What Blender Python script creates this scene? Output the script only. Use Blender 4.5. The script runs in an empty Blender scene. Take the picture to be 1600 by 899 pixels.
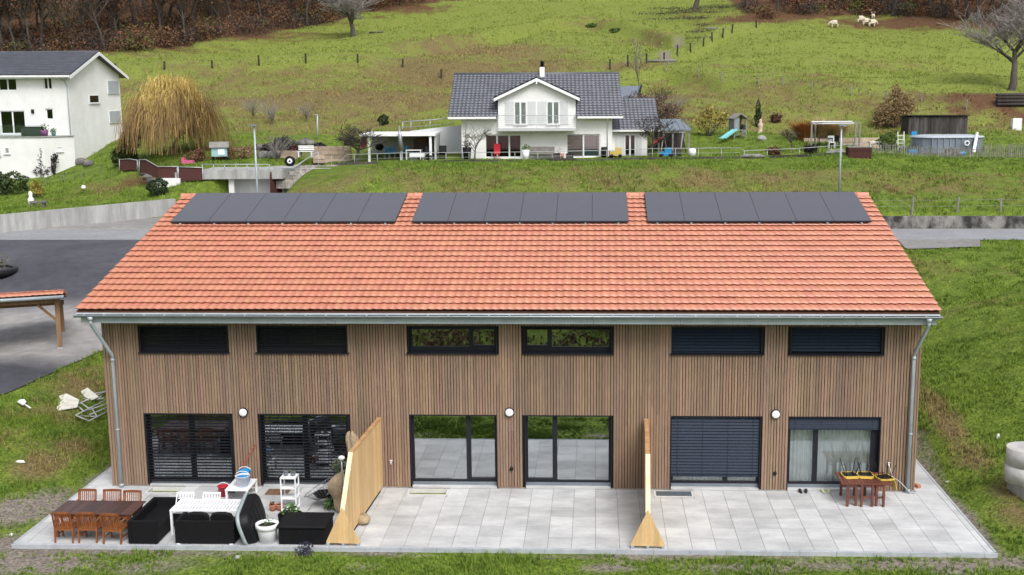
import bpy, math, random
import numpy as np
from mathutils import Vector, Matrix

# ------------------------------------------------------------------ camera, sky, sun, exposure
S = bpy.context.scene
COL = S.collection
F = 1800.0; CX = 865.4
CAM = np.array([2.72, -34.96, 12.54])
PI_, YA_, RO_ = np.radians([9.803, 2.10, -0.293])
_cp, _sp, _cy, _sy = np.cos(PI_), np.sin(PI_), np.cos(YA_), np.sin(YA_)
FW = np.array([-_sy*_cp, _cy*_cp, -_sp]); _rt = np.array([_cy, _sy, 0]); _up = np.cross(_rt, FW)
RT = np.cos(RO_)*_rt + np.sin(RO_)*_up; UP = -np.sin(RO_)*_rt + np.cos(RO_)*_up
cd = bpy.data.cameras.new("camera"); cam = bpy.data.objects.new("camera", cd); COL.objects.link(cam)
cd.sensor_width = 36.0; cd.lens = 36.0*F/1600.0; cd.shift_x = (800-CX)/1600.0; cd.clip_start = 0.5; cd.clip_end = 3000
cam.matrix_world = Matrix(((RT[0], UP[0], -FW[0], CAM[0]), (RT[1], UP[1], -FW[1], CAM[1]), (RT[2], UP[2], -FW[2], CAM[2]), (0, 0, 0, 1)))
S.camera = cam

SUN_EL, SUN_AZ = math.radians(50), math.radians(152)     # azimuth clockwise from +Y: soft light from behind the camera, a little right
w = bpy.data.worlds.new("World"); S.world = w; w.use_nodes = True
nt = w.node_tree; nt.nodes.clear()
sky = nt.nodes.new("ShaderNodeTexSky"); sky.sky_type = 'NISHITA'; sky.sun_disc = False
sky.sun_elevation = SUN_EL; sky.sun_rotation = SUN_AZ; sky.air_density = 1.0; sky.dust_density = 3.0; sky.ozone_density = 1.0
hsv = nt.nodes.new("ShaderNodeHueSaturation"); hsv.inputs['Saturation'].default_value = 0.28
bg = nt.nodes.new("ShaderNodeBackground"); bg.inputs['Strength'].default_value = 0.135
wo = nt.nodes.new("ShaderNodeOutputWorld")
nt.links.new(sky.outputs[0], hsv.inputs['Color']); nt.links.new(hsv.outputs[0], bg.inputs['Color']); nt.links.new(bg.outputs[0], wo.inputs[0])
ld = bpy.data.lights.new("sun", 'SUN'); ld.energy = 1.5; ld.angle = math.radians(28); ld.color = (1.0, 0.97, 0.93)
sun = bpy.data.objects.new("sun", ld); COL.objects.link(sun)
_sd = Vector((math.sin(SUN_AZ)*math.cos(SUN_EL), math.cos(SUN_AZ)*math.cos(SUN_EL), math.sin(SUN_EL)))
sun.rotation_euler = _sd.to_track_quat('Z', 'Y').to_euler(); sun.location = (0, 0, 60)
S.view_settings.view_transform = 'Standard'; S.view_settings.look = 'None'
S.view_settings.exposure = 0.66; S.view_settings.gamma = 1.0
S.view_settings.use_curve_mapping = False
S.cycles.max_bounces = 6; S.cycles.transparent_max_bounces = 8

def P(u, v, d=None, y=None, z=None, x=None):
    """photo pixel -> world point at a given depth or on a given plane (used for surveying the place)"""
    D = FW + RT*(u-CX)/F + UP*(449.5-v)/F
    if d is not None: t = d
    elif y is not None: t = (y-CAM[1])/D[1]
    elif z is not None: t = (z-CAM[2])/D[2]
    else: t = (x-CAM[0])/D[0]
    return CAM + t*D

rng = random.Random(7); nrng = np.random.default_rng(7)

# ------------------------------------------------------------------ materials
MATS = {}
def mat(name, col, col2=None, rough=0.8, scale=6.0, bump=0.0, bscale=None, spec=0.3, metal=0.0, island=0.0, stretch=None, detail=5.0,
        mask=None, maskcol=None, contrast=(0.35, 0.65), hue=0.0, coat=0.0, fine=0.0):
    """procedural surface: two colours mixed by noise, random tint per mesh island, noise bump"""
    m = bpy.data.materials.new(name); m.use_nodes = True; MATS[name] = m
    n = m.node_tree.nodes; L = m.node_tree.links
    b = n['Principled BSDF']
    b.inputs['Roughness'].default_value = rough; b.inputs['Metallic'].default_value = metal
    b.inputs['Specular IOR Level'].default_value = spec; b.inputs['Coat Weight'].default_value = coat
    tc = n.new('ShaderNodeTexCoord'); src = tc.outputs['Object']
    if stretch:
        mp = n.new('ShaderNodeMapping'); mp.inputs['Scale'].default_value = stretch; L.new(src, mp.inputs[0]); src = mp.outputs[0]
    if col2 is None: col2 = tuple(c*0.8 for c in col)
    no = n.new('ShaderNodeTexNoise'); no.inputs['Scale'].default_value = scale; no.inputs['Detail'].default_value = detail; no.inputs['Roughness'].default_value = 0.62
    L.new(src, no.inputs['Vector'])
    mr = n.new('ShaderNodeMapRange'); mr.inputs[1].default_value, mr.inputs[2].default_value = contrast; L.new(no.outputs['Fac'], mr.inputs[0])
    mx = n.new('ShaderNodeMix'); mx.data_type = 'RGBA'; mx.inputs[6].default_value = (*col, 1); mx.inputs[7].default_value = (*col2, 1)
    L.new(mr.outputs[0], mx.inputs[0]); out = mx.outputs[2]
    if mask:
        for nm, mc in (zip(mask, maskcol)):
            at = n.new('ShaderNodeAttribute'); at.attribute_name = nm
            nz = n.new('ShaderNodeTexNoise'); nz.inputs['Scale'].default_value = scale*0.35; nz.inputs['Detail'].default_value = 6; L.new(src, nz.inputs['Vector'])
            ad = n.new('ShaderNodeMath'); ad.operation = 'MULTIPLY_ADD'; L.new(nz.outputs['Fac'], ad.inputs[0]); ad.inputs[1].default_value = 1.1; ad.inputs[2].default_value = -0.55
            a2 = n.new('ShaderNodeMath'); a2.operation = 'ADD'; L.new(at.outputs['Fac'], a2.inputs[0]); L.new(ad.outputs[0], a2.inputs[1])
            r2 = n.new('ShaderNodeMapRange'); r2.inputs[1].default_value = 0.3; r2.inputs[2].default_value = 0.7; L.new(a2.outputs[0], r2.inputs[0])
            m3 = n.new('ShaderNodeMix'); m3.data_type = 'RGBA'; L.new(r2.outputs[0], m3.inputs[0]); L.new(out, m3.inputs[6])
            nf = n.new('ShaderNodeTexNoise'); nf.inputs['Scale'].default_value = scale*3; nf.inputs['Detail'].default_value = 6; L.new(src, nf.inputs['Vector'])
            m4 = n.new('ShaderNodeMix'); m4.data_type = 'RGBA'; m4.inputs[6].default_value = (*[c*0.6 for c in mc], 1); m4.inputs[7].default_value = (*[c*1.4 for c in mc], 1); L.new(nf.outputs['Fac'], m4.inputs[0])
            L.new(m4.outputs[2], m3.inputs[7]); out = m3.outputs[2]
    if island or hue:
        g = n.new('ShaderNodeNewGeometry'); hs = n.new('ShaderNodeHueSaturation')
        q = n.new('ShaderNodeMapRange'); q.inputs[3].default_value = 1-island; q.inputs[4].default_value = 1+island; L.new(g.outputs['Random Per Island'], q.inputs[0]); L.new(q.outputs[0], hs.inputs['Value'])
        if hue:
            wn = n.new('ShaderNodeTexWhiteNoise'); wn.noise_dimensions = '1D'; L.new(g.outputs['Random Per Island'], wn.inputs['W'])
            q2 = n.new('ShaderNodeMapRange'); q2.inputs[3].default_value = 0.5-hue; q2.inputs[4].default_value = 0.5+hue; L.new(wn.outputs['Value'], q2.inputs[0]); L.new(q2.outputs[0], hs.inputs['Hue'])
        L.new(out, hs.inputs['Color']); out = hs.outputs[0]
    if fine:
        nf = n.new('ShaderNodeTexNoise'); nf.inputs['Scale'].default_value = scale*9; nf.inputs['Detail'].default_value = 3; L.new(src, nf.inputs['Vector'])
        q3 = n.new('ShaderNodeMapRange'); q3.inputs[1].default_value = .3; q3.inputs[2].default_value = .7; q3.inputs[3].default_value = 1-fine; q3.inputs[4].default_value = 1+fine; L.new(nf.outputs['Fac'], q3.inputs[0])
        h2 = n.new('ShaderNodeHueSaturation'); L.new(q3.outputs[0], h2.inputs['Value']); L.new(out, h2.inputs['Color']); out = h2.outputs[0]
    L.new(out, b.inputs['Base Color'])
    if bump:
        nb = n.new('ShaderNodeTexNoise'); nb.inputs['Scale'].default_value = bscale or scale*3; nb.inputs['Detail'].default_value = 6; L.new(src, nb.inputs['Vector'])
        bp = n.new('ShaderNodeBump'); bp.inputs['Strength'].default_value = min(1, bump); bp.inputs['Distance'].default_value = 0.05*max(1, bump); L.new(nb.outputs['Fac'], bp.inputs['Height']); L.new(bp.outputs[0], b.inputs['Normal'])
    return m

def glass_mat(name, tint, refl, rough=0.02, clear=0.6):
    """window glass: clear pane with a mirror coating, some of it tinted"""
    m = bpy.data.materials.new(name); m.use_nodes = True; n = m.node_tree.nodes; L = m.node_tree.links; n.clear()
    o = n.new('ShaderNodeOutputMaterial'); t = n.new('ShaderNodeBsdfTransparent'); t.inputs[0].default_value = (*tint, 1)
    g = n.new('ShaderNodeBsdfGlossy'); g.inputs['Roughness'].default_value = rough; g.inputs[0].default_value = (0.9, 0.95, 1, 1)
    fr = n.new('ShaderNodeFresnel'); fr.inputs[0].default_value = 1.5
    ad = n.new('ShaderNodeMath'); ad.operation = 'ADD'; ad.use_clamp = True; ad.inputs[1].default_value = refl; L.new(fr.outputs[0], ad.inputs[0])
    nz = n.new('ShaderNodeTexNoise'); nz.inputs['Scale'].default_value = 0.8; bp = n.new('ShaderNodeBump'); bp.inputs['Strength'].default_value = 0.04; bp.inputs['Distance'].default_value = 0.05
    L.new(nz.outputs['Fac'], bp.inputs['Height']); L.new(bp.outputs[0], g.inputs['Normal'])
    mx = n.new('ShaderNodeMixShader'); L.new(ad.outputs[0], mx.inputs[0]); L.new(t.outputs[0], mx.inputs[1]); L.new(g.outputs[0], mx.inputs[2]); L.new(mx.outputs[0], o.inputs[0])
    return m

# ------------------------------------------------------------------ object helpers
ORG = {}
def tag(o, label=None, cat=None, group=None, kind=None):
    if label: o['label'] = label
    if cat: o['category'] = cat
    if group: o['group'] = group
    if kind: o['kind'] = kind
    return o
def thing(name, label, cat, loc=(0, 0, 0), group=None):
    o = bpy.data.objects.new(name, None); o.empty_display_size = 0.2; COL.objects.link(o)
    o.location = tuple(float(c) for c in loc); ORG[o.name] = np.array(loc, float)
    return tag(o, label, cat, group)
def copy_tree(o, parent=None):
    c = o.copy(); COL.objects.link(c)
    if parent: c.parent = parent
    for ch in list(o.children): copy_tree(ch, c)
    return c
def place(o, loc, rz=0.0, label=None, scale=None, group=None):
    o.location = tuple(float(q) for q in loc); o.rotation_euler = (0, 0, rz)
    if scale: o.scale = (scale,)*3 if not hasattr(scale, '__len__') else scale
    if label: o['label'] = label
    if group: o['group'] = group
    return o

class MB:
    """collects shapes (world coordinates, through the frame .M) and links them as one mesh object"""
    def __init__(s, M=None): s.v = []; s.f = []; s.mi = []; s.sm = []; s.M = M; s.cur = 0; s.smooth = False
    def add(s, vs, fs, smooth=None):
        k = len(s.v)
        if s.M is not None: vs = [tuple(s.M @ Vector([float(c) for c in p])) for p in vs]
        s.v += [tuple(float(c) for c in p) for p in vs]; s.f += [tuple(i+k for i in f) for f in fs]
        s.mi += [s.cur]*len(fs); s.sm += [s.smooth if smooth is None else smooth]*len(fs); return s
    def bx(s, x0, x1, y0, y1, z0, z1):
        return s.add([(x0,y0,z0),(x1,y0,z0),(x1,y1,z0),(x0,y1,z0),(x0,y0,z1),(x1,y0,z1),(x1,y1,z1),(x0,y1,z1)],
                     [(0,3,2,1),(4,5,6,7),(0,1,5,4),(1,2,6,5),(2,3,7,6),(3,0,4,7)])
    def cbox(s, c, sz, rot=None):
        h = [q/2 for q in sz]; vs = [Vector((sx*h[0], sy*h[1], sz_*h[2])) for sz_ in (-1,1) for sx, sy in ((-1,-1),(1,-1),(1,1),(-1,1))]
        if rot is not None: vs = [rot @ q for q in vs]
        c = Vector([float(q) for q in c]); return s.add([tuple(q+c) for q in vs], [(0,3,2,1),(4,5,6,7),(0,1,5,4),(1,2,6,5),(2,3,7,6),(3,0,4,7)])
    def bar(s, p, q, wd, h=None):
        p = Vector([float(c) for c in p]); q = Vector([float(c) for c in q]); h = h or wd; d = (q-p); L = d.length
        if L < 1e-6: return s
        d.normalize(); ref = Vector((0,0,1)) if abs(d.z) < 0.95 else Vector((0,1,0)); a = d.cross(ref).normalized(); b = a.cross(d).normalized()
        vs = [tuple(e + a*(i*wd/2) + b*(j*h/2)) for e in (p, q) for i, j in ((-1,-1),(1,-1),(1,1),(-1,1))]
        return s.add(vs, [(0,1,2,3),(7,6,5,4),(0,4,5,1),(1,5,6,2),(2,6,7,3),(3,7,4,0)])
    def tube(s, pts, r, n=8, caps=True, smooth=True):
        pts = [Vector([float(c) for c in p]) for p in pts]; rs = r if hasattr(r, '__len__') else [r]*len(pts); vs = []; fs = []
        for i, p in enumerate(pts):
            d = (pts[min(i+1, len(pts)-1)] - pts[max(i-1, 0)]).normalized(); ref = Vector((0,0,1)) if abs(d.z) < 0.9 else Vector((1,0,0))
            a = d.cross(ref).normalized(); b = a.cross(d)
            for k in range(n):
                t = 2*math.pi*k/n; vs.append(tuple(p + (a*math.cos(t) + b*math.sin(t))*rs[i]))
        for i in range(len(pts)-1):
            for k in range(n): fs.append((i*n+k, i*n+(k+1) % n, (i+1)*n+(k+1) % n, (i+1)*n+k))
        if caps: fs += [tuple(range(n))[::-1], tuple(range((len(pts)-1)*n, len(pts)*n))]
        return s.add(vs, fs, smooth)
    def lathe(s, prof, c=(0,0,0), n=20, smooth=True, sc=(1,1)):
        vs = [(c[0]+r*math.cos(2*math.pi*k/n)*sc[0], c[1]+r*math.sin(2*math.pi*k/n)*sc[1], c[2]+z) for r, z in prof for k in range(n)]
        fs = [(i*n+k, i*n+(k+1) % n, (i+1)*n+(k+1) % n, (i+1)*n+k) for i in range(len(prof)-1) for k in range(n)]
        if prof[0][0] > 0.001: fs.append(tuple(range(n))[::-1])
        if prof[-1][0] > 0.001: fs.append(tuple(range((len(prof)-1)*n, len(prof)*n)))
        return s.add(vs, fs, smooth)
    def ball(s, c, r, n=12, m=8, jit=0, seed=1):
        rr = random.Random(seed); r = r if hasattr(r, '__len__') else (r,)*3; vs = []
        for i in range(m+1):
            th = math.pi*i/m
            for k in range(n):
                j = 1 + (rr.uniform(-jit, jit) if jit else 0); ph = 2*math.pi*k/n
                vs.append((c[0]+r[0]*j*math.sin(th)*math.cos(ph), c[1]+r[1]*j*math.sin(th)*math.sin(ph), c[2]+r[2]*j*math.cos(th)))
        return s.add(vs, [(i*n+k, (i+1)*n+k, (i+1)*n+(k+1) % n, i*n+(k+1) % n) for i in range(m) for k in range(n)], True)
    def prism(s, poly, ext):
        n = len(poly); e = Vector(ext); vs = [tuple(Vector([float(c) for c in p])) for p in poly] + [tuple(Vector([float(c) for c in p])+e) for p in poly]
        return s.add(vs, [tuple(range(n))[::-1], tuple(range(n, 2*n))] + [(i, (i+1) % n, n+(i+1) % n, n+i) for i in range(n)])
    def build(s, name, mats, parent=None, bevel=0):
        me = bpy.data.meshes.new(name); org = ORG.get(parent.name, np.zeros(3)) if parent else np.zeros(3)
        vs = [(p[0]-org[0], p[1]-org[1], p[2]-org[2]) for p in s.v] if parent else s.v
        me.from_pydata(vs, [], s.f)
        for m in (mats if isinstance(mats, (list, tuple)) else [mats]): me.materials.append(m)
        if s.f:
            me.polygons.foreach_set('material_index', s.mi); me.polygons.foreach_set('use_smooth', s.sm)
        me.update(); o = bpy.data.objects.new(name, me); COL.objects.link(o)
        if parent: o.parent = parent
        ORG[o.name] = org
        if bevel:
            md = o.modifiers.new('bevel', 'BEVEL'); md.width = bevel; md.segments = 2; md.limit_method = 'ANGLE'; md.angle_limit = 0.7
        return o

def fast_mesh(name, verts, tris, m, attrs=None, smooth=False, parent=None, sides=3):
    me = bpy.data.meshes.new(name); nv, nf = len(verts), len(tris)
    if parent is not None: verts = verts - ORG.get(parent.name, np.zeros(3))
    me.vertices.add(nv); me.vertices.foreach_set('co', np.ascontiguousarray(verts, np.float32).ravel())
    me.loops.add(nf*sides); me.loops.foreach_set('vertex_index', np.ascontiguousarray(tris, np.int32).ravel())
    me.polygons.add(nf); me.polygons.foreach_set('loop_start', np.arange(0, nf*sides, sides, dtype=np.int32))
    me.polygons.foreach_set('use_smooth', np.full(nf, smooth))
    for nm, a in (attrs or {}).items():
        at = me.attributes.new(nm, 'FLOAT', 'POINT'); at.data.foreach_set('value', np.ascontiguousarray(a, np.float32))
    for q in (m if isinstance(m, (list, tuple)) else [m]): me.materials.append(q)
    me.update(); me.validate(); o = bpy.data.objects.new(name, me); COL.objects.link(o)
    if parent is not None: o.parent = parent; ORG[o.name] = ORG.get(parent.name, np.zeros(3))
    return o

def blades(pts, h, wd, nb, lean=0.6, seed=1):
    """grass tufts: nb curved blades (two triangles' worth each) per point; returns verts, tris, per-vertex point index"""
    r = np.random.default_rng(seed); N = len(pts); h = np.broadcast_to(h, N); wd = np.broadcast_to(wd, N)
    p = np.repeat(pts, nb, 0); hh = np.repeat(h, nb)*r.uniform(.5, 1.25, N*nb); ww = np.repeat(wd, nb)*r.uniform(.6, 1.3, N*nb)
    a = r.uniform(0, 2*np.pi, N*nb); b = r.uniform(0, 2*np.pi, N*nb); le = r.uniform(.1, 1, N*nb)*lean*hh
    off = np.stack([np.cos(b), np.sin(b), np.zeros_like(b)], 1)*(np.repeat(wd, nb)*r.uniform(0, 2.5, N*nb))[:, None]
    d = np.stack([np.cos(a), np.sin(a), np.zeros_like(a)], 1); sd = np.stack([-np.sin(a), np.cos(a), np.zeros_like(a)], 1); z = np.array([0, 0, 1.])
    base = p + off - z*0.02
    v0 = base - sd*ww[:, None]/2; v1 = base + sd*ww[:, None]/2
    mid = base + d*(le*.35)[:, None] + z*(hh*.6)[:, None]; v2 = mid - sd*ww[:, None]*.38; v3 = mid + sd*ww[:, None]*.38
    v4 = base + d*le[:, None] + z*(hh*.95)[:, None]
    V = np.stack([v0, v1, v2, v3, v4], 1).reshape(-1, 3); k = np.arange(N*nb)[:, None]*5
    T = np.concatenate([k+np.array([[0,1,3]]), k+np.array([[0,3,2]]), k+np.array([[2,3,4]])], 1).reshape(-1, 3)
    return V, T, np.repeat(np.arange(N), nb*5)

def leaves(c, size, seed=1, flat=0.0):
    """one small random-facing quad leaf (clump) at each point"""
    r = np.random.default_rng(seed); N = len(c); size = np.broadcast_to(size, N)
    n = r.normal(size=(N, 3)); n[:, 2] += flat*2; n /= np.linalg.norm(n, axis=1)[:, None]
    t = np.cross(n, r.normal(size=(N, 3))); t /= np.linalg.norm(t, axis=1)[:, None]; b = np.cross(n, t)
    s1 = (size*r.uniform(.6, 1.4, N))[:, None]; s2 = (size*r.uniform(.35, .8, N))[:, None]
    V = np.stack([c - t*s1, c - b*s2, c + t*s1, c + b*s2], 1).reshape(-1, 3)
    T = (np.arange(N)[:, None]*4 + np.array([[0, 1, 2, 3]]))
    return V, T

def clump_points(n, blobs, seed, shell=0.55):
    """points through ellipsoid blobs [(cx,cy,cz,rx,ry,rz)], gathered toward the skin"""
    r = np.random.default_rng(seed); B = np.array(blobs); vol = B[:, 3]*B[:, 4]*B[:, 5]; pr = vol**.75; pr /= pr.sum()
    k = r.choice(len(B), n, p=pr); d = r.normal(size=(n, 3)); d /= np.linalg.norm(d, axis=1)[:, None]
    rad = shell + (1-shell)*r.uniform(0, 1, n)**.6; rad *= 1 + .18*np.sin(d[:, 0]*5+k)*np.cos(d[:, 2]*6+k)
    return B[k, :3] + d*B[k, 3:]*rad[:, None]

def branch_mesh(seed, height, trunk_r, levels=4, kids=(7, 5, 5, 4), spread=0.9, up=0.35, trunk_h=0.3, min_r=0.008, droop=0.0, lenf=0.62, width=1.0):
    """bare tree: returns (trunk MB, twig MB) grown at the origin"""
    r = random.Random(seed); T = MB(); C = MB()
    def grow(p, d, L, rad, lv):
        n = 5 if lv < 2 else 3; pts = [p]; rs = [rad]; q = p.copy(); dd = d.copy()
        for i in range(n):
            dd = (dd + Vector((r.uniform(-1,1), r.uniform(-1,1), r.uniform(-.6,1)*up*1.5 - droop*lv))*0.22).normalized(); q = q + dd*(L/n); pts.append(q.copy()); rs.append(max(min_r, rad*(1-(i+1)/n*(0.55 if lv < levels else .8))))
        (T if lv <= 1 else C).tube(pts, rs, 7 if lv == 0 else 5 if lv == 1 else 3, caps=False)
        if lv >= levels: return
        for k in range(kids[min(lv, len(kids)-1)]):
            t = r.uniform(.35 if lv else .55, 1.0); i = min(n-1, int(t*n)); f = t*n-i; b = pts[i].lerp(pts[i+1], f); rr = rs[i]*(1-f)+rs[i+1]*f
            a = r.uniform(0, 2*math.pi); side = Vector((math.cos(a)*width, math.sin(a)*width, r.uniform(-.15, .5)))
            nd = (dd*r.uniform(.35, .8) + side*spread*r.uniform(.7, 1.2) + Vector((0,0,up*.5))).normalized()
            grow(b, nd, L*lenf*r.uniform(.75, 1.2)*(1.25 if lv == 0 else 1), max(min_r, rr*.62), lv+1)
    grow(Vector((0,0,-.1)), Vector((r.uniform(-.08,.08), r.uniform(-.08,.08), 1)).normalized(), height*trunk_h*1.35, trunk_r, 0)
    return T, C

# ------------------------------------------------------------------ terrain: surveyed heights, smooth thin-plate surface through them
ROADZ = 3.85; RY0, RY1 = 31.6, 36.9
LX0, LX1, LY0, LY1 = -12.82, 12.76, 0.0, 17.7          # footprint of the row house
_c = []
def cpt(u, v, d=None, z=None): _c.append(tuple(P(u, v, d=d, z=z)))
for x in np.arange(-18, 19, 4.0):
    for y, z in ((-8, -.2), (-5.6, -.14), (-14, -.3), (-24, .2), (-34, 2.0), (-50, 6), (-80, 14), (-130, 26)): _c.append((x*(1 if y > -10 else 3), y, z))
for x in (-11, -5, 0, 5, 11):
    for y in (0, 5, 11, 16): _c.append((x, y, -.15))
    _c.append((x, 24, 2.2)); _c.append((x, 30, ROADZ-.1)); _c.append((x, 34, ROADZ)); _c.append((x, 38.5, ROADZ+.1))
for u, v, z in ((0,620,1.45),(160,548,1.7),(0,720,.6),(100,700,.5),(160,640,.75),(160,738,.02),(0,850,-.12),(0,780,.15),(60,660,1.0),(-250,620,1.5),(-250,740,.5),(-250,850,0),
                (95,555,1.72),(0,540,1.8),(0,470,2.6),(0,418,3.55),(150,480,2.6),(150,418,3.6),(-250,470,2.7),(-250,420,3.6),
                (0,390,3.85),(0,364,3.9),(120,352,3.95),(250,337,4.0),(-250,385,3.95),(200,395,3.85),
                (1438,760,0.02),(1560,870,-.1),(1600,830,.1),(1520,780,.15),(1600,740,.6),(1500,700,.45),(1450,640,.8),(1600,600,1.9),(1480,540,1.6),(1600,480,2.9),(1450,460,2.5),(1600,420,3.5),(1420,400,3.6),(1850,700,1.6),(1850,500,3.2),(1850,840,.5),(1850,420,3.6),
                (1600,384,ROADZ),(1600,361,ROADZ),(1400,362,ROADZ),(1850,370,ROADZ)): cpt(u, v, z=z)
for u, v, d in ((0,333,81),(250,308,81),(120,322,81),(-250,350,80),(1600,338,71.2),(1400,341,71.2),(1850,335,71),(200,315,84),
                (1600,300,76),(1400,300,76),(1200,300,76),(1000,300,76),(800,300,76),(600,300,76),(480,297,77),
                (1600,246,86),(1360,245,86),(1200,248,86),(1000,251,86),(850,254,86),(705,256,86),(560,258,86),(480,262,86),
                (830,247,91),(600,246,92),(480,246,92),(1100,240,91),(1150,238,91),(1140,216,97),(1190,192,106),(1300,226,92),(1430,236,92),(1590,236,92),(1465,212,97),(1600,205,100),
                (700,205,100),(560,208,104),(450,205,104),(450,150,122),(690,150,120),(260,110,140),(400,105,140),(560,101,140),(690,121,136),(850,96,140),(950,108,136),
                (1040,97,140),(1140,54,160),(1180,45,165),(1000,150,118),(1080,150,116),(1100,185,106),(1200,131,120),(1200,165,110),(1370,160,112),(1300,190,104),(1500,178,108),(1600,168,112),(1580,140,120),(1400,112,132),(1200,110,130),
                (1300,70,150),(1345,46,168),(1500,42,165),(1200,32,172),(1600,42,165),(550,56,180),(700,32,195),(850,10,205),(850,45,180),(1000,32,190),(1090,22,185),(1090,62,162),(800,0,215),
                (300,82,165),(200,92,155),(480,43,188),(600,12,205),(0,85,152),(-250,95,150),(0,-60,200),(800,-70,280),(1600,-60,230),(1200,-60,240),(2000,0,200),(2000,150,130),(2000,240,95),
                (0,275,97),(115,264,97),(140,247,101),(200,197,109),(60,302,91),(200,272,90),(-250,290,97),(262,246,92),(335,247,90),(100,180,125),(0,140,130),(340,215,98),(330,180,110),(-250,120,135)): cpt(u, v, d=d)
_c += [(-260,60,12),(-260,-60,10),(260,60,10),(260,-60,12),(-300,330,60),(0,340,58),(300,330,60),(70,-20,2.5),(-70,-20,2.),(-60,10,2.),(60,10,2.5),(60,30,3.9),(-70,34,3.9),(120,34,4.2),(-130,34,4.2)]
_c = np.array(_c)
def _phi(r2): return np.where(r2 > 1e-9, r2*np.log(r2+1e-12), 0)*.5
def _tps(c, lam):
    n = len(c); d2 = ((c[:, None, :2]-c[None, :, :2])**2).sum(2)/1e4
    A = np.zeros((n+3, n+3)); A[:n, :n] = _phi(d2)+lam*np.eye(n); A[:n, n] = 1; A[:n, n+1:] = c[:, :2]/100; A[n, :n] = 1; A[n+1:, :n] = c[:, :2].T/100
    return np.linalg.solve(A, np.concatenate([c[:, 2], np.zeros(3)]))
_w = _tps(_c, 2e-5)
def H0(x, y):
    x = np.atleast_1d(np.asarray(x, float)); y = np.atleast_1d(np.asarray(y, float)); o = np.empty(x.shape); xf, yf, of = x.ravel(), y.ravel(), o.ravel()
    for i in range(0, len(xf), 20000):
        d2 = ((xf[i:i+20000, None]-_c[None, :, 0])**2 + (yf[i:i+20000, None]-_c[None, :, 1])**2)/1e4
        of[i:i+20000] = _phi(d2)@_w[:-3] + _w[-3] + (xf[i:i+20000]*_w[-2]+yf[i:i+20000]*_w[-1])/100
    return of.reshape(x.shape)
def vnoise(x, y, s, seed=0):
    """smooth value noise in the plane"""
    tab = np.random.default_rng(seed).uniform(-1, 1, (256, 256)); x = np.asarray(x)/s; y = np.asarray(y)/s
    xi = np.floor(x).astype(int); yi = np.floor(y).astype(int); fx = x-xi; fy = y-yi; fx = fx*fx*(3-2*fx); fy = fy*fy*(3-2*fy)
    g = lambda a, b: tab[a % 256, b % 256]
    return (g(xi, yi)*(1-fx)+g(xi+1, yi)*fx)*(1-fy) + (g(xi, yi+1)*(1-fx)+g(xi+1, yi+1)*fx)*fy
def sstep(a, b, x): t = np.clip((x-a)/(b-a), 0, 1); return t*t*(3-2*t)
WL0 = P(0, 363, z=3.9); WL1 = P(252, 336, z=4.0)         # foot of the long concrete wall on the left
def wall_side(x, y):                                     # signed distance behind that wall
    d = (WL1-WL0)[:2]; d = d/np.linalg.norm(d); return -(x-WL0[0])*d[1] + (y-WL0[1])*d[0]
def G0(u, v):
    D = FW + RT*(u-CX)/F + UP*(449.5-v)/F; t = np.linspace(22, 330, 1500); p = CAM + t[:, None]*D; g = p[:, 2]-H0(p[:, 0], p[:, 1]); i = int(np.argmax(g < 0)); return p[i]
RIMS = []; RIM_L = [(170,114),(257,110),(332,108),(405,104),(478,100),(559,99.5),(629,107),(690,123)]; RIM_R = [(1040,113),(1092,121),(1127,128),(1185,133),(1224,135),(1268,142),(1330,152),(1385,160),(1440,163),(1510,174),(1640,184)]
for pts_, amp_, w__ in ((RIM_L, .75, 1.6), (RIM_R, .75, 1.3), ([(640,84),(720,72),(800,58),(860,38),(930,38),(1000,52),(1050,70)], .9, 1.8), ([(1040,99),(1079,82),(1113,67),(1144,54),(1185,46)], .7, 1.0), ([(330,165),(450,160),(560,168),(660,160)], .45, 1.0), ([(1240,170),(1340,178),(1430,186)], .4, .9)):
    q_ = np.array([G0(u, v) for u, v in pts_]); q_ = q_[np.argsort(q_[:, 0])]; RIMS.append((q_[:, 0], q_[:, 1], amp_, w__))
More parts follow.
